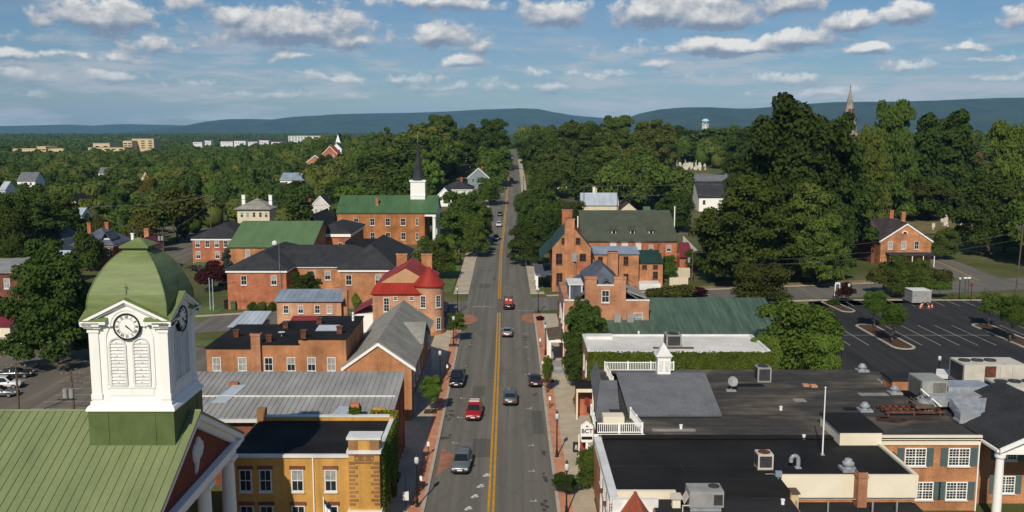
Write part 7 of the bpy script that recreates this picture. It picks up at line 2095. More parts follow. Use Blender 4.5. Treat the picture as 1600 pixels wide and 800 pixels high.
# ------------------------------------------------------------------ vehicles
def carpaint(name, col, rough=0.28, metal=0.25):
    m = mat(name, col, rough, 0.03, 0.8, spec=0.5, metal=metal)
    m.node_tree.nodes['Principled BSDF'].inputs['Coat Weight'].default_value = 0.5
    return m


PAINT = {'silver': carpaint('silver_paint', (0.20, 0.21, 0.215), .32, .45), 'red': carpaint('red_paint', (0.36, 0.012, 0.014), .3, .1), 'black': carpaint('black_paint', (0.010, 0.011, 0.013), .22, .1),
         'steel': carpaint('steel_blue_paint', (0.135, 0.155, 0.175), .32, .45), 'white': carpaint('white_car_paint', (0.62, 0.62, 0.60), .35, .0), 'dark': carpaint('dark_grey_paint', (0.035, 0.033, 0.036), .28, .3), 'pale': carpaint('pale_silver_paint', (0.33, 0.335, 0.33), .35, .4)}

#     name: length, width, height, belt, bonnet h, [cabin stations: front base, roof front, roof rear, rear base] from the nose, boot height
SHAPES = {'suv': (4.7, 1.86, 1.70, 1.02, .98, (1.20, 1.95, 4.15, 4.62), 1.05), 'sedan': (4.65, 1.80, 1.45, .93, .86, (1.35, 2.15, 3.45, 4.15), .96),
          'van': (4.6, 1.84, 1.82, 1.05, 1.02, (0.95, 1.60, 4.35, 4.58), 1.06), 'pickup': (5.7, 1.98, 1.85, 1.12, 1.10, (1.55, 2.20, 3.55, 3.85), 1.12)}
CARM = {}


def car_meshes(shape, paint):
    key = (shape, paint)
    if key in CARM: return CARM[key]
    Ln, Wd, H, belt, bon, cab, boot = SHAPES[shape]
    hw_ = Wd / 2
    st = [(0, .42, .72, .80), (.12, .30, bon - .16, .93), (.5, .26, bon - .05, .985), (cab[0], .26, belt - .02, 1.0), (cab[1], .26, belt, 1.0), ((cab[1] + cab[2]) / 2, .26, belt, 1.0), (cab[2], .26, belt, 1.0), (min(cab[3], Ln - .3), .27, boot, .99), (Ln - .1, .32, boot - .04, .95), (Ln, .45, boot - .22, .86)]

    def sec(y, zb, zt, k):
        w_ = hw_ * k
        return [(-w_ * .86, y, zb), (-w_ * .98, y, zb + .16), (-w_, y, zb + (zt - zb) * .5), (-w_ * .965, y, zt - .10), (-w_ * .84, y, zt), (w_ * .84, y, zt), (w_ * .965, y, zt - .10), (w_, y, zb + (zt - zb) * .5), (w_ * .98, y, zb + .16), (w_ * .86, y, zb)]
    b = MB(); k = 10
    vs = [p for s_ in st for p in sec(*s_)]
    fs = [(i * k + j, i * k + (j + 1) % k, (i + 1) * k + (j + 1) % k, (i + 1) * k + j) for i in range(len(st) - 1) for j in range(k)]
    b.add(vs, fs + [tuple(range(k - 1, -1, -1)), tuple(range((len(st) - 1) * k, len(st) * k))])
    c0, c1, c2, c3 = cab
    lo, up = hw_ * .90, hw_ * .72

    def csec(y, w_, z0, z1, wt): return [(-w_, y, z0), (-wt, y, z1 - .06), (-wt * .86, y, z1), (wt * .86, y, z1), (wt, y, z1 - .06), (w_, y, z0)]
    cs = [csec(c0, lo * .93, belt - .06, belt - .02, lo * .9), csec(c1, lo, belt - .04, H - .04, up), csec((c1 + c2) / 2, lo, belt - .04, H, up * 1.02), csec(c2, lo, belt - .04, H - .05, up * .97), csec(c3, lo * .93, boot - .06, boot + .01, lo * .88)]
    vs = [p for s_ in cs for p in s_]; k = 6
    b.add(vs, [(i * k + j, i * k + j + 1, (i + 1) * k + j + 1, (i + 1) * k + j) for i in range(len(cs) - 1) for j in range(5)])
    if shape == 'pickup':
        b.box(-hw_ * .96, -hw_ * .80, c3, Ln - .05, boot - .05, boot + .10); b.box(hw_ * .80, hw_ * .96, c3, Ln - .05, boot - .05, boot + .10); b.box(-hw_ * .80, hw_ * .80, Ln - .14, Ln - .05, boot - .05, boot + .10)
    body = b.mesh('body', PAINT[paint], True)

    def panel(cs4, off, name):
        p = MB(); q = [Vector(v) for v in cs4]; n_ = (q[1] - q[0]).cross(q[2] - q[0]).normalized() * off
        p.add([v + n_ for v in q], [(0, 1, 2, 3)]); return p.mesh(name, M['carglass'])

    def lerp(a, c_, t): return tuple(a[i] + (c_[i] - a[i]) * t for i in range(3))
    g_ = []
    ta, tb = .10, .90
    A, B = cs[0], cs[1]
    g_.append(('windscreen', panel([lerp((-lo * .86, c0, belt - .02), (-up * .88, c1, H - .05), ta), lerp((lo * .86, c0, belt - .02), (up * .88, c1, H - .05), ta), lerp((lo * .86, c0, belt - .02), (up * .88, c1, H - .05), tb), lerp((-lo * .86, c0, belt - .02), (-up * .88, c1, H - .05), tb)], .035, 'windscreen')))
    g_.append(('rear_window', panel([lerp((lo * .84, c3, boot), (up * .84, c2, H - .05), .18), lerp((-lo * .84, c3, boot), (-up * .84, c2, H - .05), .18), lerp((-lo * .84, c3, boot), (-up * .84, c2, H - .05), tb), lerp((lo * .84, c3, boot), (up * .84, c2, H - .05), tb)], .035, 'rear_window')))
    ym = c1 + (c2 - c1) * .48
    for s_ in (-1, 1):
        for ya, yb, yat, ybt in ((c0 + .30, ym - .05, c1 + .05, ym - .05), (ym + .05, c2 + .10, ym + .05, c2 - .05)):
            q = [(s_ * lo * .985, ya, belt + .02), (s_ * lo * .985, yb, belt + .02), (s_ * (up + .012), ybt, H - .13), (s_ * (up + .012), yat, H - .13)]
            if s_ < 0: q = q[::-1]
            g_.append(('side_window', panel(q, .03, 'side_window')))
    small = []
    for s_ in (-1, 1):
        p = MB().box(*sorted((s_ * hw_ * .50, s_ * hw_ * .84)), -.0, .14, .60, .76); small.append(('headlight', p.mesh('headlight', M['lamp_lens'])))
        p = MB().box(*sorted((s_ * hw_ * .60, s_ * hw_ * .88)), Ln - .08, Ln + .012, boot - .34, boot - .14); small.append(('tail_light', p.mesh('tail_light', M['red_lens'])))
        p = MB().box(*sorted((s_ * hw_ * .93, s_ * (hw_ + .17))), c0 + .25, c0 + .42, belt, belt + .15); small.append(('wing_mirror', p.mesh('wing_mirror', PAINT[paint])))
    p = MB().box(-hw_ * .45, hw_ * .45, -.015, .06, .48, .70); small.append(('radiator_grille', p.mesh('radiator_grille', M['black_paint'])))
    p = MB().box(-.26, .26, -.03, -.016, .50, .62); small.append(('number_plate', p.mesh('number_plate', M['white'])))
    p = MB().box(-.26, .26, Ln + .001, Ln + .02, boot - .42, boot - .29); small.append(('number_plate', p.mesh('number_plate', M['white'])))
    p = MB().box(-hw_ * .82, hw_ * .82, Ln - .10, Ln + .045, .36, .54); small.append(('rear_bumper', p.mesh('rear_bumper', M['black_paint'])))
    p = MB().box(-hw_ * .80, hw_ * .80, -.05, .1, .32, .46); small.append(('front_bumper', p.mesh('front_bumper', M['black_paint'])))
    ty = MB().cyl((-.11, 0, 0), (.11, 0, 0), .335, n=18).mesh('tyre', M['tyre'])
    rm = MB().cyl((-.118, 0, 0), (.118, 0, 0), .20, n=14).mesh('rim', M['rim'])
    CARM[key] = (body, g_, small, ty, rm, Ln, hw_, cab)
    return CARM[key]


def car(name, shape, paint, x, y, rz, label, cat='car', z=None):
    body, gl, small, ty, rm, Ln, hw_, cab = car_meshes(shape, paint)
    z = g(x, y) + .05 if z is None else z
    t = thing(name, label, cat, (x, y, z), rz)
    off = Vector((0, -Ln / 2, 0))                       # nose towards -y, origin in the middle
    link('body', body, t, off)
    for nm, me in gl + small: link(nm, me, t, off)
    for s_ in (-1, 1):
        for yy in (.85, Ln - .95):
            w_ = link('wheel', ty, t, Vector((s_ * (hw_ - .10), yy, .335)) + off); link('rim', rm, w_)
    return t


# nose is at local -y: rz = 0 faces the camera, rz = pi drives away
def carpx(name, shape, paint, px, py, rz, label, cat='car'):
    x, y, z = G(px, py); return car(name, shape, paint, x, y, rz, label, cat)


carpx('parked_suv', 'suv', 'silver', 722, 731, R(-3), 'silver grey estate car coming towards the camera, nearest vehicle on the street', 'suv')
t = carpx('red_van', 'van', 'red', 741, 651, R(-2), 'bright red boxy van with white roof bar driving towards the camera', 'van')
rb = MB().box(-.62, .62, -.05, .08, 1.86, 1.94).box(-.6, .6, .9, .96, 1.86, 1.92); link('roof_bar', rb.mesh('roof_bar', M['white']), t)
carpx('black_pickup', 'pickup', 'black', 715, 599, R(-1), 'shiny black pickup parked at the left kerb facing the camera', 'pickup truck')
carpx('blue_suv', 'suv', 'steel', 797, 628, math.pi, 'steel grey car driving away beside the double yellow line', 'suv')
carpx('dark_sedan', 'sedan', 'dark', 836, 600, math.pi, 'dark car parked at the right kerb', 'car')
carpx('silver_sedan', 'sedan', 'pale', 792.5, 524, math.pi, 'silver saloon driving away behind the loaded pickup', 'car')
t = carpx('loaded_pickup', 'pickup', 'black', 794.5, 481, math.pi, 'black pickup loaded with red cargo driving away over the crossing', 'pickup truck')
q = MB(); q.box(-.78, .78, .45, 2.3, 1.1, 1.75); q.box(-.55, .2, .5, 1.3, 1.75, 2.1); link('cargo', q.mesh('cargo', mat('red_tarpaulin', (0.42, 0.05, 0.025), .7, .2, 3.0)), t)
q = MB(); q.box(.1, .6, .7, 1.7, 1.752, 1.95); q.box(-.7, -.2, 1.5, 2.1, 1.752, 1.92); link('cargo_bag', q.mesh('cargo_bag', M['white_old']), t)
q = MB(); q.tube([(-.8, -.6, 1.85), (-.8, -.6, 2.15), (.8, -.6, 2.15), (.8, -.6, 1.85)], .04, 6); q.tube([(-.8, .5, 1.3), (-.8, .5, 2.15), (.8, .5, 2.15), (.8, .5, 1.3)], .04, 6); link('rack', q.mesh('rack', M['black_metal']), t)
carpx('dark_suv', 'suv', 'black', 775, 375, R(-1), 'black suv coming towards the camera under the street trees', 'suv')
carpx('white_suv', 'suv', 'white', 779.5, 354, R(-1), 'white van-like car coming behind the black suv', 'suv')
carpx('dark_sedan', 'sedan', 'black', 781, 337, R(-1), 'black car following the white one far along the street')
carpx('dark_sedan', 'sedan', 'dark', 799.5, 282, math.pi, 'dark car driving away alone far up the street')
carpx('white_truck', 'van', 'white', 797.5, 266, math.pi, 'white box van driving away far up the street', 'van')
carpx('white_sedan', 'sedan', 'white', 786, 271, R(-70), 'white car turning at a far left side street')
carpx('parked_sedan', 'sedan', 'dark', 788.5, 295, R(-3), 'dark car parked at the far left kerb under a round tree')
carpx('dark_suv', 'suv', 'dark', 800.5, 260, math.pi, 'dark suv ahead of the white box van far away', 'suv')
for i, (px, py, sh_, pt) in enumerate(((792, 253, 'sedan', 'silver'), (800, 252, 'sedan', 'black'), (796, 247, 'suv', 'white'), (801, 246, 'sedan', 'dark'))):
    carpx('distant_car', sh_, pt, px, py, R(0) if i % 2 == 0 else math.pi, ('small silver car', 'small black car', 'small white car', 'small dark grey car')[i] + ' near the crest of the far street')
# far traffic beyond the crest
for i, (dx_, y_, pt) in enumerate(((-4, 980, 'dark'), (-1, 1040, 'white'), (2, 1100, 'black'), (-3, 1180, 'silver'))):
    car('distant_car', 'suv', pt, xc(900) + dx_, y_, 0, ('dark', 'white', 'black', 'silver')[i] + ' speck of a vehicle beyond the crest of the street')
carpx('white_suv', 'suv', 'white', 6, 607, R(100), 'white suv parked at the left edge in the old car park', 'suv')
carpx('parked_sedan', 'sedan', 'silver', -2, 620, R(100), 'grey car parked in front of the white suv at left edge')
carpx('parked_sedan', 'sedan', 'dark', 24, 590, R(100), 'dark car parked under the very large left tree')
carpx('white_sedan', 'sedan', 'white', 1017, 334, R(90), 'white car parked behind the olive-roofed inn')
carpx('parked_sedan', 'sedan', 'white', 388, 343, R(80), 'white car parked near the cream pyramid-roofed house')
carpx('parked_sedan', 'sedan', 'dark', 309, 423, R(60), 'dark car parked beside the brick annexe on the left lane')

# ------------------------------------------------------------------ street lamps, parking meters, signs
lp0 = None


def lamp(px, py, label, z=None, x=None, y=None, group='black street lamps with pale globes'):
    global lp0
    if x is None: x, y, z0 = G(px, py); z = z0 + .17 if z is None else z
    if lp0 is None:
        t = Thing('street_lamp', label, 'street lamp', (x, y, z), group); lp0 = t.root
        q = MB(t.loc); q.lathe([(.20, 0), (.20, .12), (.13, .22), (.12, .7), (.075, .85), (.06, 3.9), (.09, 3.95), (.09, 4.05)], (x, y, z), 12); t.sub(q, 'pole', M['black_metal'])
        q = MB(t.loc); q.lathe([(.12, 4.05), (.22, 4.25), (.23, 4.5), (.17, 4.7), (.10, 4.78)], (x, y, z), 12); gl = t.sub(q, 'lamp_globe', M['globe'], None, True)
        t.sub(MB(t.loc).lathe([(.14, 4.76), (.16, 4.8), (.07, 4.95), (.02, 5.12), (0, 5.15)], (x, y, z), 10), 'cap', M['black_metal'], gl)
        t.sub(MB(t.loc).lathe([(.10, 3.93), (.15, 4.0), (.13, 4.06)], (x, y, z), 10), 'collar', M['black_metal'])
        return t.root
    return dup(lp0, (x, y, z), label=label)


for px, py, lb in ((652, 794, 'black street lamp nearest on the left pavement by the yellow building'), (688, 603, 'black street lamp beside the small round tree on the left'), (709, 541, 'black street lamp in front of the round turret'), (715, 489, 'black street lamp at the left corner of the cross street'),
                   (870, 716, 'black street lamp on the right brick strip near the white sign'), (885, 806, 'black street lamp rising out of the bottom right street tree'), (852, 556, 'black street lamp in front of the stepped gable house porch'), (841, 489, 'black street lamp at the right corner of the cross street')): lamp(px, py, lb)
for px, py, lb in ((1465, 611, 'black lamp post in the tarred car park behind the roof'), (1498, 469, 'black lamp post on the car park verge by the side road'), (1313, 592, 'black lamp post between the bright tree and the rear roof'), (1325, 481, 'black lamp post beside the purple-red tree')):
    x, y, z = G(px, py); lamp(0, 0, lb, z=.06, x=x, y=y)
pm0 = None
for px, py, lb in ((669.5, 714, 'parking meter on the left brick strip nearest the camera'), (699, 588, 'parking meter on the left brick strip beside the black pickup'), (859, 640, 'parking meter on the right brick strip beside the steel grey car'), (848, 582, 'parking meter on the right brick strip near the tiny tree'), (844, 545, 'parking meter on the right brick strip before the stepped gable house'), (658, 770, 'parking meter on the left brick strip by the nearest lamp'), (731, 397, 'white-topped post on the left pavement past the cross street')):
    x, y, z = G(px, py); z += .17
    if pm0 is None:
        t = Thing('parking_meter', lb, 'parking meter', (x, y, z), 'parking meters along the kerbs'); pm0 = t.root
        t.sub(t.mb().cyl((x, y, z), (x, y, z + 1.05), .05, n=8), 'post', M['rust']); t.sub(t.mb().box(x - .13, x + .13, y - .08, y + .08, z + 1.05, z + 1.42).lathe([(.13, 1.42), (.10, 1.5), (0, 1.53)], (x, y, z), 10), 'head', M['white'])
    else: dup(pm0, (x, y, z), label=lb)

# the white bank sign on its post
sx, sy = XY(917, 92.5, 3.5), 92.5
T = Thing('hanging_sign', 'white shield-shaped sign reading BCT with a dark message strip on a white post', 'sign', (sx, sy, .16))
T.sub(T.mb().box(sx - .11, sx + .11, sy - .11, sy + .11, .16, 2.6).box(sx - .2, sx + .2, sy - .2, sy + .2, .16, .5), 'post', M['white'])
ou = [(-.62, 2.75), (-.50, 2.55), (.50, 2.55), (.62, 2.75), (.66, 3.2), (.66, 4.25), (.5, 4.45), (.34, 4.5), (.2, 4.66), (0, 4.78), (-.2, 4.66), (-.34, 4.5), (-.5, 4.45), (-.66, 4.25), (-.66, 3.2)]
p_ = MB(T.loc); n = len(ou)
p_.add([(sx + x, sy - .16, z) for x, z in ou] + [(sx + x, sy + .1, z) for x, z in ou], [tuple(range(n)), tuple(range(2 * n - 1, n - 1, -1))] + [((i + 1) % n, i, n + i, n + (i + 1) % n) for i in range(n)])
pn = T.sub(p_, 'sign_panel', M['white'])
T.sub(T.mb().box(sx - .56, sx + .56, sy - .185, sy - .162, 2.84, 3.16), 'message_strip', M['black_paint'], pn)
tx = text_mesh('BCT', .62, .012, 'navy'); tx.offset = 0.012
o = link('lettering', tx)
tx = bpy.data.meshes.new_from_object(o.evaluated_get(bpy.context.evaluated_depsgraph_get())); bpy.data.objects.remove(o)
o = link('lettering', tx, pn, Vector((sx, sy - .175, 3.72)) - T.loc); o.rotation_euler = (math.pi / 2, 0, 0)
em = MB(T.loc); em.lathe([(0.0, 0), (.01, 0)], (sx, sy - .17, 4.3), 8)
q = MB(T.loc); q.box(sx - .16, sx + .16, sy - .178, sy - .162, 4.16, 4.2).box(sx - .05, sx + .05, sy - .178, sy - .162, 4.2, 4.34).box(sx - .11, sx + .11, sy - .1785, sy - .162, 4.22, 4.27); T.sub(q, 'emblem', M['navy'], pn)
T.sub(T.mb().tube([(sx + .1, sy, 2.2), (sx + .8, sy - 1, 2.0), (sx + 1.3, sy - 1.2, 2.1)], .04, 6).tube([(sx + .1, sy, 1.3), (sx + .9, sy - 1.1, .9), (sx + 1.3, sy - 1.2, 1.3)], .05, 6), 'bracket', M['white'])
T = Thing('notice_board', 'dark red pavement board with white side post beside the white sign', 'notice board', (XY(913, 93, 0), 93.5, .16))
x = T.loc.x; T.sub(T.mb().slab([(x - .45, 93.2, .2), (x + .45, 93.2, .2), (x + .35, 93.9, 2.2), (x - .35, 93.9, 2.2)], .08), 'board', M['red_sign']); T.sub(T.mb().box(x - .62, x - .48, 93.4, 93.55, .16, 3.0).box(x - .62, x + .1, 94.0, 94.1, 2.2, 2.32), 'post', M['cream'])
x, y, z = G(900, 708); T = Thing('pavement_sign', 'small black folding pavement sign with white scroll emblem', 'sign', (x, y, .16))
T.sub(T.mb().slab([(x - .34, y - .25, .18), (x + .34, y - .25, .18), (x + .34, y - .02, 1.25), (x - .34, y - .02, 1.25)], .04).slab([(x + .34, y + .25, .18), (x - .34, y + .25, .18), (x - .34, y + .02, 1.25), (x + .34, y + .02, 1.25)], .04), 'board', M['black_paint'])
q = MB(T.loc); ring(q, x, .62, .10, .15, y - .20, y - .185, 14); ring(q, x, .86, .07, .11, y - .15, y - .135, 12); T.sub(q, 'emblem', M['white'])
# left pavement in the shade: bench, bin and planter
x, y, z = G(614, 790); T = Thing('bench', 'dark slatted bench in the shade beside the yellow building', 'bench', (x - .3, y + 6, .16)); x, y = x - .3, y + 6
T.sub(T.mb().box(x - .25, x + .25, y - .9, y + .9, .58, .64), 'seat', M['wood']); T.sub(T.mb().box(x - .32, x - .26, y - .9, y + .9, .7, 1.1), 'backrest', M['wood'])
for s_ in (-.7, .7): T.sub(T.mb().box(x - .3, x + .22, y + s_ - .03, y + s_ + .03, .16, .58), 'leg', M['black_metal'])
x, y = XY(634, 80.5, 1), 80.5; T = Thing('flag_box', 'tall grey sign box on a thin pole at the bottom left pavement', 'sign', (x, y, .16))
T.sub(T.mb().cyl((x, y, .16), (x, y, 3.4), .04, n=8), 'pole', M['black_metal']); T.sub(T.mb().box(x - .28, x + .28, y - .06, y + .06, 1.2, 2.0), 'panel', M['white_old'])
# flag on the courthouse side of the yellow building
x, y = XY(507, 74.6, 2), 74.4; T = Thing('flag_on_pole', 'drooping blue and white flag on a short white pole in front of the yellow building', 'flag', (x, y, 0))
T.sub(T.mb().cyl((x, y, -.1), (x, y, 3.9), .045, n=8).lathe([(0, 3.88), (.08, 3.95), (0, 4.02)], (x, y, 0), 8), 'pole', M['white'])
q = MB(T.loc); N_ = 9
vs = [(x + .05 + .75 * i / N_ * (1 - .25 * j / 5), y + .12 * math.sin(i * 1.3 + j * .4), 3.75 - .85 * (i / N_) - .95 * j / 5) for j in range(6) for i in range(N_ + 1)]
q.add(vs, [(j * (N_ + 1) + i, j * (N_ + 1) + i + 1, (j + 1) * (N_ + 1) + i + 1, (j + 1) * (N_ + 1) + i) for j in range(5) for i in range(N_)]); q.mi = [0 if k_ < 18 else 1 for k_ in range(len(q.f))]
T.sub(q, 'flag', [M['navy'], M['white']], None, True)
# small porch with flag between pavement and ivy block
x, y = XY(914, 107.5, 2), 107.5
T = Thing('entrance_porch', 'small white porch with dark flat roof beside the ivy wall', 'porch', (x, y, .1))
T.sub(T.mb().box(x - 1.15, x + 1.15, y - .2, y + 3.0, 4.0, 4.25), 'roof', M['black_roof']); T.sub(T.mb().box(x - 1.05, x + 1.05, y - .1, y + .1, 3.5, 3.99), 'beam', M['cream'])
for s_ in (-.95, .95): T.sub(T.mb().box(x + s_ - .09, x + s_ + .09, y - .09, y + .09, .1, 3.5), 'post', M['cream'])
T.sub(T.mb().box(x - 1.0, x + 1.0, y + 1.5, y + 2.9, .1, 3.9), 'door_wall', M['brick_red'])
T.sub(T.mb().slab([(x - .1, y - .4, 2.1), (x + .6, y - .7, 1.8), (x + .5, y - .6, 2.9), (x - .05, y - .35, 3.0)], .02), 'flag', M['red_sign'])

# ------------------------------------------------------------------ utility poles and cables
def pole(px, y, ptop, label, arms=1, can=0, thin=False, z0=None, lean=0.0, white=False):
    x = XY(px, y, 5); z = g(x, y) if z0 is None else z0; zt = ZY(ptop, y)
    T = Thing('utility_pole', label, 'utility pole', (x, y, z), 'utility poles')
    T.sub(T.mb().cyl((x, y, z - .3), (x + lean, y, zt), .17 if not thin else .11, .11 if not thin else .07, 10), 'pole', M['pale_metal' if white else 'wood'])
    for k in range(arms):
        T.sub(T.mb().box(x + lean - 1.25, x + lean + 1.25, y - .08, y + .08, zt - .5 - k * 1.0, zt - .36 - k * 1.0), 'crossarm', M['wood'])
        for s_ in (-1.1, -.5, .5, 1.1): T.sub(T.mb().cyl((x + lean + s_, y, zt - .36 - k), (x + lean + s_, y, zt - .16 - k), .05, n=6), 'insulator', M['steel'])
    for k in range(can): T.sub(T.mb().cyl((x - .85 + k * .75, y - .2, zt - 3.2), (x - .85 + k * .75, y - .2, zt - 2.1), .30, n=14).box(x - .85 + k * .75 - .06, x - .85 + k * .75 + .06, y - .19, y, zt - 2.5, zt - 2.3), 'transformer', M['unit_grey'])
    return x + lean, y, zt - .3


p1 = pole(113, 108, 580, 'wooden utility pole with two grey transformers behind the courthouse', 2, 2, lean=-.15)
p2 = pole(26, 108, 567, 'weathered utility pole left of the transformer pole', 1, 0)
p3 = pole(330, 255, 304, 'tall utility pole with crossarm left of the brick annexe', 2)
p4 = pole(150, 262, 321, 'thin utility pole behind the blue slate house', 1, 0, True)
p5 = pole(256, 222, 355, 'utility pole with transformers beside the white terrace house', 2, 2)
p6 = pole(327, 176, 434, 'left of two pale posts by the side street', 0, 0, True, white=True)
p7 = pole(332, 176, 436, 'right of two pale posts by the side street', 0, 0, True, white=True)
p8 = pole(1082, 208, 388, 'pale utility pole right of the brick inn', 0, 1)
p9 = pole(1586, 168, 350, 'tall brown utility pole at the right edge', 1, 0, z0=0, lean=.6)
p10 = pole(964, 300, 288, 'utility pole behind the cream metal-roofed house', 1)
p11 = pole(1068, 305, 285, 'utility pole above the trees right of the teal shed', 0)
p12 = pole(912, 300, 290, 'utility pole above the cream house roof at its left end', 0)
p13 = pole(818, 345, 275, 'utility pole with white fittings on the far right pavement', 2, 2)
p14 = pole(485, 300, 309, 'utility pole beside the white gabled house', 1, 0, True)
p15 = pole(838, 700, 236, 'far utility pole on the right side of the street', 1)


def cable(pts, label, r=.025, sag=.8):
    q = MB(pts[0])
    for a, b in zip(pts[:-1], pts[1:]):
        a, b = Vector(a), Vector(b); n_ = 12; s_ = sag * (b - a).length / 40
        cc = [a.lerp(b, i / n_) - Vector((0, 0, s_ * 4 * (i / n_) * (1 - i / n_))) for i in range(n_ + 1)]
        q.tube(cc, r * max(1, (a.y + b.y) / 260), 4)
    o = q.build('overhead_cable', M['wire']); o.location = pts[0]; tag(o, label, 'cable', 'overhead cables')


def dn(p, d): return (p[0], p[1], p[2] - d)


cable([p4, p3, p14], 'overhead cable across the left woods past the brick annexe', .03)
cable([dn(p4, 1.8), dn(p5, 1.5), dn(p3, 2.0), (-20, 300, 13)], 'lower overhead cable across the left woods', .03)
cable([p2, p1, (-36, 105, 7.5)], 'overhead cable over the old car park', .02)
cable([dn(p2, 1.5), dn(p1, 1.5), (-36.3, 108, 6.5)], 'lower cable over the old car park', .02)
cable([dn(p6, .5), (-28, 182, 6.0)], 'service cable from the pale posts to the offices', .02)
cable([dn(p6, 3), dn(p7, 3), (-16, 168, 8.5)], 'low service cable crossing in front of the offices', .02)
cable([p12, p10, p11, (95, 320, 17)], 'overhead cable behind the cream house on the right', .03)
cable([dn(p10, 3.5), dn(p11, 3.0), (90, 300, 12)], 'lower overhead cable right of the teal shed', .03)
cable([(50, 196, 7.2), (75, 200, 8.0), dn(p9, 1.0)], 'cable running along the cross street to the brown pole', .025)
cable([(50, 196, 6.2), (75, 200, 6.8), dn(p9, 2.4)], 'lower cable along the cross street to the brown pole', .025)
cable([dn(p8, .6), (95, 212, 10.5)], 'cable from the pale pole into the giant trees', .02)

# ------------------------------------------------------------------ trailer, cones, signs on the right
x, y = XY(1440, 181, 1), 181.0
T = Thing('box_trailer', 'silver-grey box trailer parked on the car park verge among orange cones', 'trailer', (x, y, .05))
T.sub(T.mb().box(x - 1.9, x + 1.9, y, y + 3.6, .55, 2.9), 'box', M['unit_grey']); T.sub(T.mb().box(x - 1.95, x + 1.95, y - .05, y + 3.65, 2.9, 3.0), 'roof', M['white_old']); T.sub(T.mb().box(x - 1.9, x - 1.2, y - .02, y - .003, .7, 2.7), 'door', M['steel'])
for s_ in (.3, 1.2):
    w_ = T.sub(T.mb().cyl((x + s_, y - .12, .4), (x + s_, y + .1, .4), .35, n=14), 'wheel', M['tyre']); T.sub(T.mb().cyl((x + s_, y - .14, .4), (x + s_, y - .121, .4), .18, n=12), 'rim', M['rim'], w_)
T.sub(T.mb().tube([(x - 1.9, y + 1.8, .6), (x - 3.2, y + 1.8, .55)], .06, 6), 'tow_bar', M['black_metal'])
cn0 = None
for i, (px, py) in enumerate(((1421, 474), (1424, 475.5), (1438, 482), (1440, 479), (1451, 482), (1456, 481), (1427, 470))):
    x, y, z = G(px, py)
    if cn0 is None:
        t = Thing('traffic_cone', 'orange traffic cone with white band around the grey trailer', 'traffic cone', (x, y, .05), 'traffic cones round the trailer'); cn0 = t.root
        t.sub(t.mb().lathe([(.20, .05), (.06, .78), (0, .8)], (x, y, .05), 12), 'cone', M['cone']); t.sub(t.mb().lathe([(.152, .32), (.122, .48)], (x, y, .05), 12), 'band', M['white']); t.sub(t.mb().box(x - .26, x + .26, y - .26, y + .26, .05, .10), 'base', M['cone'])
    else: dup(cn0, (x, y, .05))
x, y = XY(1308, 187.5, 1), 187.5; T = Thing('roadside_sign', 'tall narrow white sign board on the verge at the car park corner', 'sign', (x, y, .05))
T.sub(T.mb().box(x - .55, x - .45, y, y + .1, .05, 3.2).box(x + .45, x + .55, y, y + .1, .05, 3.2), 'post', M['white']); T.sub(T.mb().box(x - .5, x + .5, y - .06, y - .003, 1.5, 3.6), 'panel', M['white_old'])
T.sub(T.mb().box(x - .35, x + .35, y - .08, y - .062, 2.2, 3.2), 'panel_inset', M['teal_shutter'])
for i, px in enumerate((1508, 1513)):
    x, y = XY(px, 196, 1), 196; T = Thing('road_sign', ('left', 'right')[i] + ' of two white-topped road signs at the side road corner', 'sign', (x, y, .05)); T.sub(T.mb().cyl((x, y, .0), (x, y, 3.3), .05, n=8), 'post', M['black_metal']); T.sub(T.mb().box(x - .4, x + .4, y - .05, y + .05, 3.0, 3.3), 'panel', M['white'])
x, y = XY(1549, 178, 1), 186.0; T = Thing('red_banner_post', 'dark red finial post on the car park verge near the right edge', 'post', (x, y, .1)); T.sub(T.mb().cyl((x, y, 0), (x, y, 3.4), .06, n=8), 'post', M['black_metal']); T.sub(T.mb().box(x - .2, x + .2, y - .2, y + .2, 3.0, 3.5), 'head', M['red_sign'])
T = Thing('road_rail', 'dark low guard rail along the side road corner', 'rail', (XY(1545, 190), 192, .1))
q = MB(T.loc); q.tube([(XY(1538, 196), 196, .8), (XY(1578, 183), 183, .8)], .06, 6)
for i in range(6):
    a = i / 5; xx, yy = XY(1538, 196) + a * (XY(1578, 183) - XY(1538, 196)), 196 - 13 * a; q.cyl((xx, yy, 0), (xx, yy, .8), .05, n=6)
T.sub(q, 'rail', M['wood'])
# pale fence behind the brick inn, white picket fence
T = Thing('timber_fence', 'pale timber board fence behind the brick wing', 'fence', (XY(1060, 215), 216, 0))
q = MB(T.loc); a, b = XY(1044, 216), XY(1080, 216)
for i in range(int((b - a) / .32)): q.box(a + i * .32, a + i * .32 + .28, 216, 216.06, 0, 2.3 + .05 * (i % 3))
T.sub(q, 'boards', M['cream_wall']); T.sub(T.mb().box(a, b, 216.062, 216.12, .5, .62).box(a, b, 216.062, 216.12, 1.8, 1.92), 'rail', M['wood'])
T = Thing('timber_fence', 'pale timber board fence beside the pale utility pole', 'fence', (XY(1060, 203), 203.5, 0))
q = MB(T.loc); a, b = XY(1046, 203.5), XY(1076, 203.5)
for i in range(int((b - a) / .32)): q.box(a + i * .32, a + i * .32 + .28, 203.5, 203.56, 0, 2.0 + .05 * (i % 3))
T.sub(q, 'boards', M['cream_wall']); T.sub(T.mb().box(a, b, 203.562, 203.62, .5, .62), 'rail', M['wood'])
T = Thing('picket_fence', 'white picket fence running back beside the large olive tree', 'fence', (XY(1080, 268), 262, 0))
q = MB(T.loc)
for i in range(20):
    yy = 250 + i * 1.5; xx = XY(1089, yy) - i * .22; q.box(xx - .05, xx + .05, yy - .45, yy + .45, g(xx, yy), g(xx, yy) + 2.0)
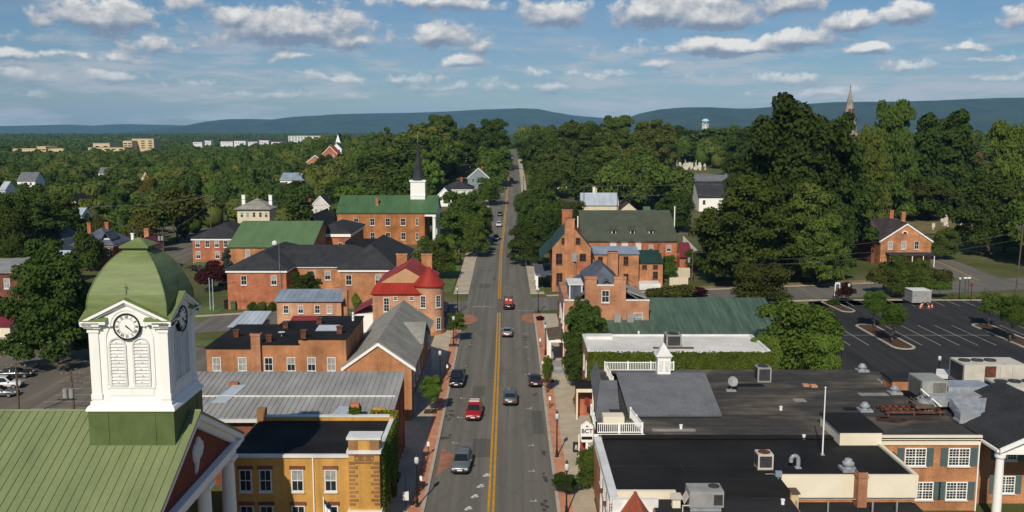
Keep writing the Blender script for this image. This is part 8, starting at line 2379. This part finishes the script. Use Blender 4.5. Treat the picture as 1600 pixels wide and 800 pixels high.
T.sub(q, 'pickets', M['white'])
# cemetery stones
random.seed(31)
ST = []
q = MB(); q.box(-.45, .45, -.12, .12, -.2, 1.5); st0 = q.mesh('gravestone', M['gravestone'])
q = MB(); q.box(-.7, .7, -.5, .5, -.2, .7); q.box(-.4, .4, -.4, .4, .7, 1.4); q.lathe([(.42, 1.4), (.14, 4.4), (0, 4.8)], (0, 0, 0), 4); st1 = q.mesh('obelisk', M['gravestone'])
for i in range(120):
    far_ = i < 58
    px = random.uniform(1052, 1102) if far_ else random.choice((random.uniform(1332, 1382), random.uniform(1455, 1520)))
    y = random.uniform(520, 560) if far_ else random.uniform(305, 352)
    x = XY(px, y, 12 if far_ else 4); z = g(x, y)
    tall = random.random() < (.3 if far_ else .22)
    o = link('obelisk' if tall else 'gravestone', st1 if tall else st0, None, (x, y, z), random.uniform(-.3, .3)); k = random.uniform(.7, 1.4) * (1.3 if far_ else 1.0); k *= .6 if tall else .9; o.scale = (k, k, k)
    lb = ('pale obelisk' if tall else 'upright pale headstone') + (' among the crowd of stones on the far right hill' if far_ else ' among the stones under the tall conifers')
    tag(o, lb, 'gravestone', lb)
mb = MB(); strip(mb, [(92, 128, y) for y in yrange(505, 575, 8)], 0.08)
struct(mb.build('cemetery_lawn', mat('cemetery_grass', (0.10, 0.115, 0.035), .95, .2, .3)))
mb = MB(); mb.poly([(118, 296, g(118, 296) + .3), (160, 296, g(160, 296) + .3), (160, 350, g(160, 350) + .3), (118, 350, g(118, 350) + .3)]); struct(mb.build('cemetery_field', mat('dry_grass', (0.17, 0.14, 0.06), .95, .2, .3)))
# small lawn furniture on the church corner
x, y, z = G(721, 393); T = Thing('church_notice', 'small blue and white notice board on the lawn past the cross street', 'sign', (x, y, z)); T.sub(T.mb().box(x - .8, x + .8, y - .1, y + .1, .9, 1.9), 'panel', M['white']); T.sub(T.mb().box(x - .7, x + .7, y - .13, y - .102, 1.4, 1.8), 'panel_inset', M['navy'])
for s_ in (-.7, .7): T.sub(T.mb().box(x + s_ - .06, x + s_ + .06, y - .05, y + .05, 0, .9), 'post', M['white'])
x, y, z = G(744, 381); T = Thing('sandwich_board', 'white folding board on the left pavement under the street trees', 'sign', (x, y, z)); T.sub(T.mb().slab([(x - .5, y - .35, .15), (x + .5, y - .35, .15), (x + .4, y, 1.9), (x - .4, y, 1.9)], .06).slab([(x + .5, y + .35, .15), (x - .5, y + .35, .15), (x - .4, y + .02, 1.9), (x + .4, y + .02, 1.9)], .06), 'board', M['white'])
x, y, z = G(718, 407); T = Thing('litter_bin', 'black cylindrical bin on the left lawn past the cross street', 'bin', (x, y, z)); T.sub(T.mb().lathe([(.35, 0), (.4, 1.0), (.3, 1.2)], (x, y, z), 14), 'body', M['black_metal']); T.sub(T.mb().lathe([(.42, 1.2), (.3, 1.4), (0, 1.45)], (x, y, z), 14), 'lid', M['black_metal'])
for px, py, lb in ((365, 484, 'green wheelie bin at the foot of the office wall'), (355, 482, 'dark wheelie bin left of the green bin')):
    x, y, z = G(px, py); T = Thing('wheelie_bin', lb, 'bin', (x, y, 0)); T.sub(T.mb().box(x - .45, x + .45, y - .4, y + .4, .1, 1.5), 'body', M['green_church' if px > 360 else 'black_metal']); T.sub(T.mb().slab([(x - .5, y - .5, 1.52), (x + .5, y - .5, 1.52), (x + .5, y + .45, 1.7), (x - .5, y + .45, 1.7)], .1), 'lid', M['green_church' if px > 360 else 'black_metal'])
# tree pits in the brick strips
for px, py in ((673, 645), (709, 541), (857, 597)):
    x, y, z = G(px, py); struct(MB().box(x - .8, x + .8, y - .9, y + .9, .1, .185).build('tree_pit', M['soil']))

# ------------------------------------------------------------------ far hills and the air in between
def fbm(x, y, o=4):
    v, a, f = 0, 1, 1
    for _ in range(o): v += a * mnoise.noise(Vector((x * f, y * f, 2.7))); a *= .5; f *= 2
    return v


hm = mat('wooded_hill', (0.030, 0.046, 0.014), .95, .25, .006, (0.008, 0.016, 0.006), .45, .02)


def hills(name, D, prof, depth, seed):
    """a ridge whose skyline follows prof (photo px), modelled as a spurred slope that falls to the plain on both sides"""
    xs = np.linspace((prof[0][0] - 800) / FPX * D, (prof[-1][0] - 800) / FPX * D, 170)
    pr = [((p - 800) / FPX * D, CAMH + (HORIZ - q) / FPX * D) for p, q in prof]
    top = np.interp(xs, [p[0] for p in pr], [p[1] for p in pr])
    ny = 26; vs, fs = [], []
    for j in range(ny):
        v = j / (ny - 1) * 1.7 - 1.0                       # -1 foot facing us, 0 crest, .7 behind
        for i, x in enumerate(xs):
            prof_ = (1 - abs(v) ** 1.25) if v < 0 else (1 - (v / .75) ** 1.5 if v < .75 else 0)
            spur = 1 + .45 * fbm(x / 900 + seed, v * .8, 4) * math.sin(math.pi * min(1, max(0, -v)))
            z = (top[i] + 3) * max(0, prof_) * max(.1, spur) - 3
            if v == 0: z = top[i]
            z = min(z, top[i] * (1 - .12 * abs(v)) + 2 * fbm(x / 120, v * 6 + seed, 2) * (1 if v else .5)) if v else top[i] + 1.5 * fbm(x / 150, seed, 3)
            vs.append((x, D + v * depth, max(-2.5, z)))
    n = len(xs)
    fs = [(j * n + i, j * n + i + 1, (j + 1) * n + i + 1, (j + 1) * n + i) for j in range(ny - 1) for i in range(n - 1)]
    mb = MB(); mb.add(vs, fs); struct(mb.build(name, hm, smooth=True))


hills('far_hills', 12800, [(-500, 199), (0, 197), (60, 196), (110, 194.5), (165, 197), (200, 194), (260, 195), (330, 197), (420, 198), (560, 197), (800, 198), (1100, 198), (1400, 197), (1700, 197), (2100, 198)], 1500, 1.0)
hills('ridge_hills', 9800, [(250, 208), (300, 198), (330, 193), (370, 186.5), (400, 186), (430, 187), (470, 183), (520, 180), (560, 178), (640, 176.5), (700, 174.5), (750, 171.5), (810, 170), (840, 171), (865, 176), (900, 181), (950, 185), (1000, 189), (1080, 192), (1200, 196), (1400, 202), (1600, 208)], 1900, 5.0)
hills('near_ridge', 7000, [(955, 206), (972, 192), (982, 183), (1000, 177), (1030, 171), (1070, 168), (1110, 168), (1150, 170), (1180, 169.5), (1230, 164.5), (1300, 160), (1400, 159), (1450, 158), (1500, 155.5), (1560, 153.5), (1620, 153), (1800, 152), (2200, 160)], 1700, 9.0)

hz = bpy.data.materials.new('haze_air'); hz.use_nodes = True
t_ = hz.node_tree; t_.nodes.clear()
vo = t_.nodes.new('ShaderNodeVolumePrincipled'); ou_ = t_.nodes.new('ShaderNodeOutputMaterial')
vo.inputs['Color'].default_value = (0.26, 0.60, 1.0, 1)
vo.inputs['Density'].default_value = 3.5e-5
vo.inputs['Anisotropy'].default_value = -0.25
t_.links.new(vo.outputs[0], ou_.inputs['Volume'])
mb = MB(); mb.box(-11500, 11500, -1800, 15800, -6.0, 330.0)
o = mb.build('haze', hz); struct(o, 'stuff', 'thin blue summer haze over the whole valley', 'haze')
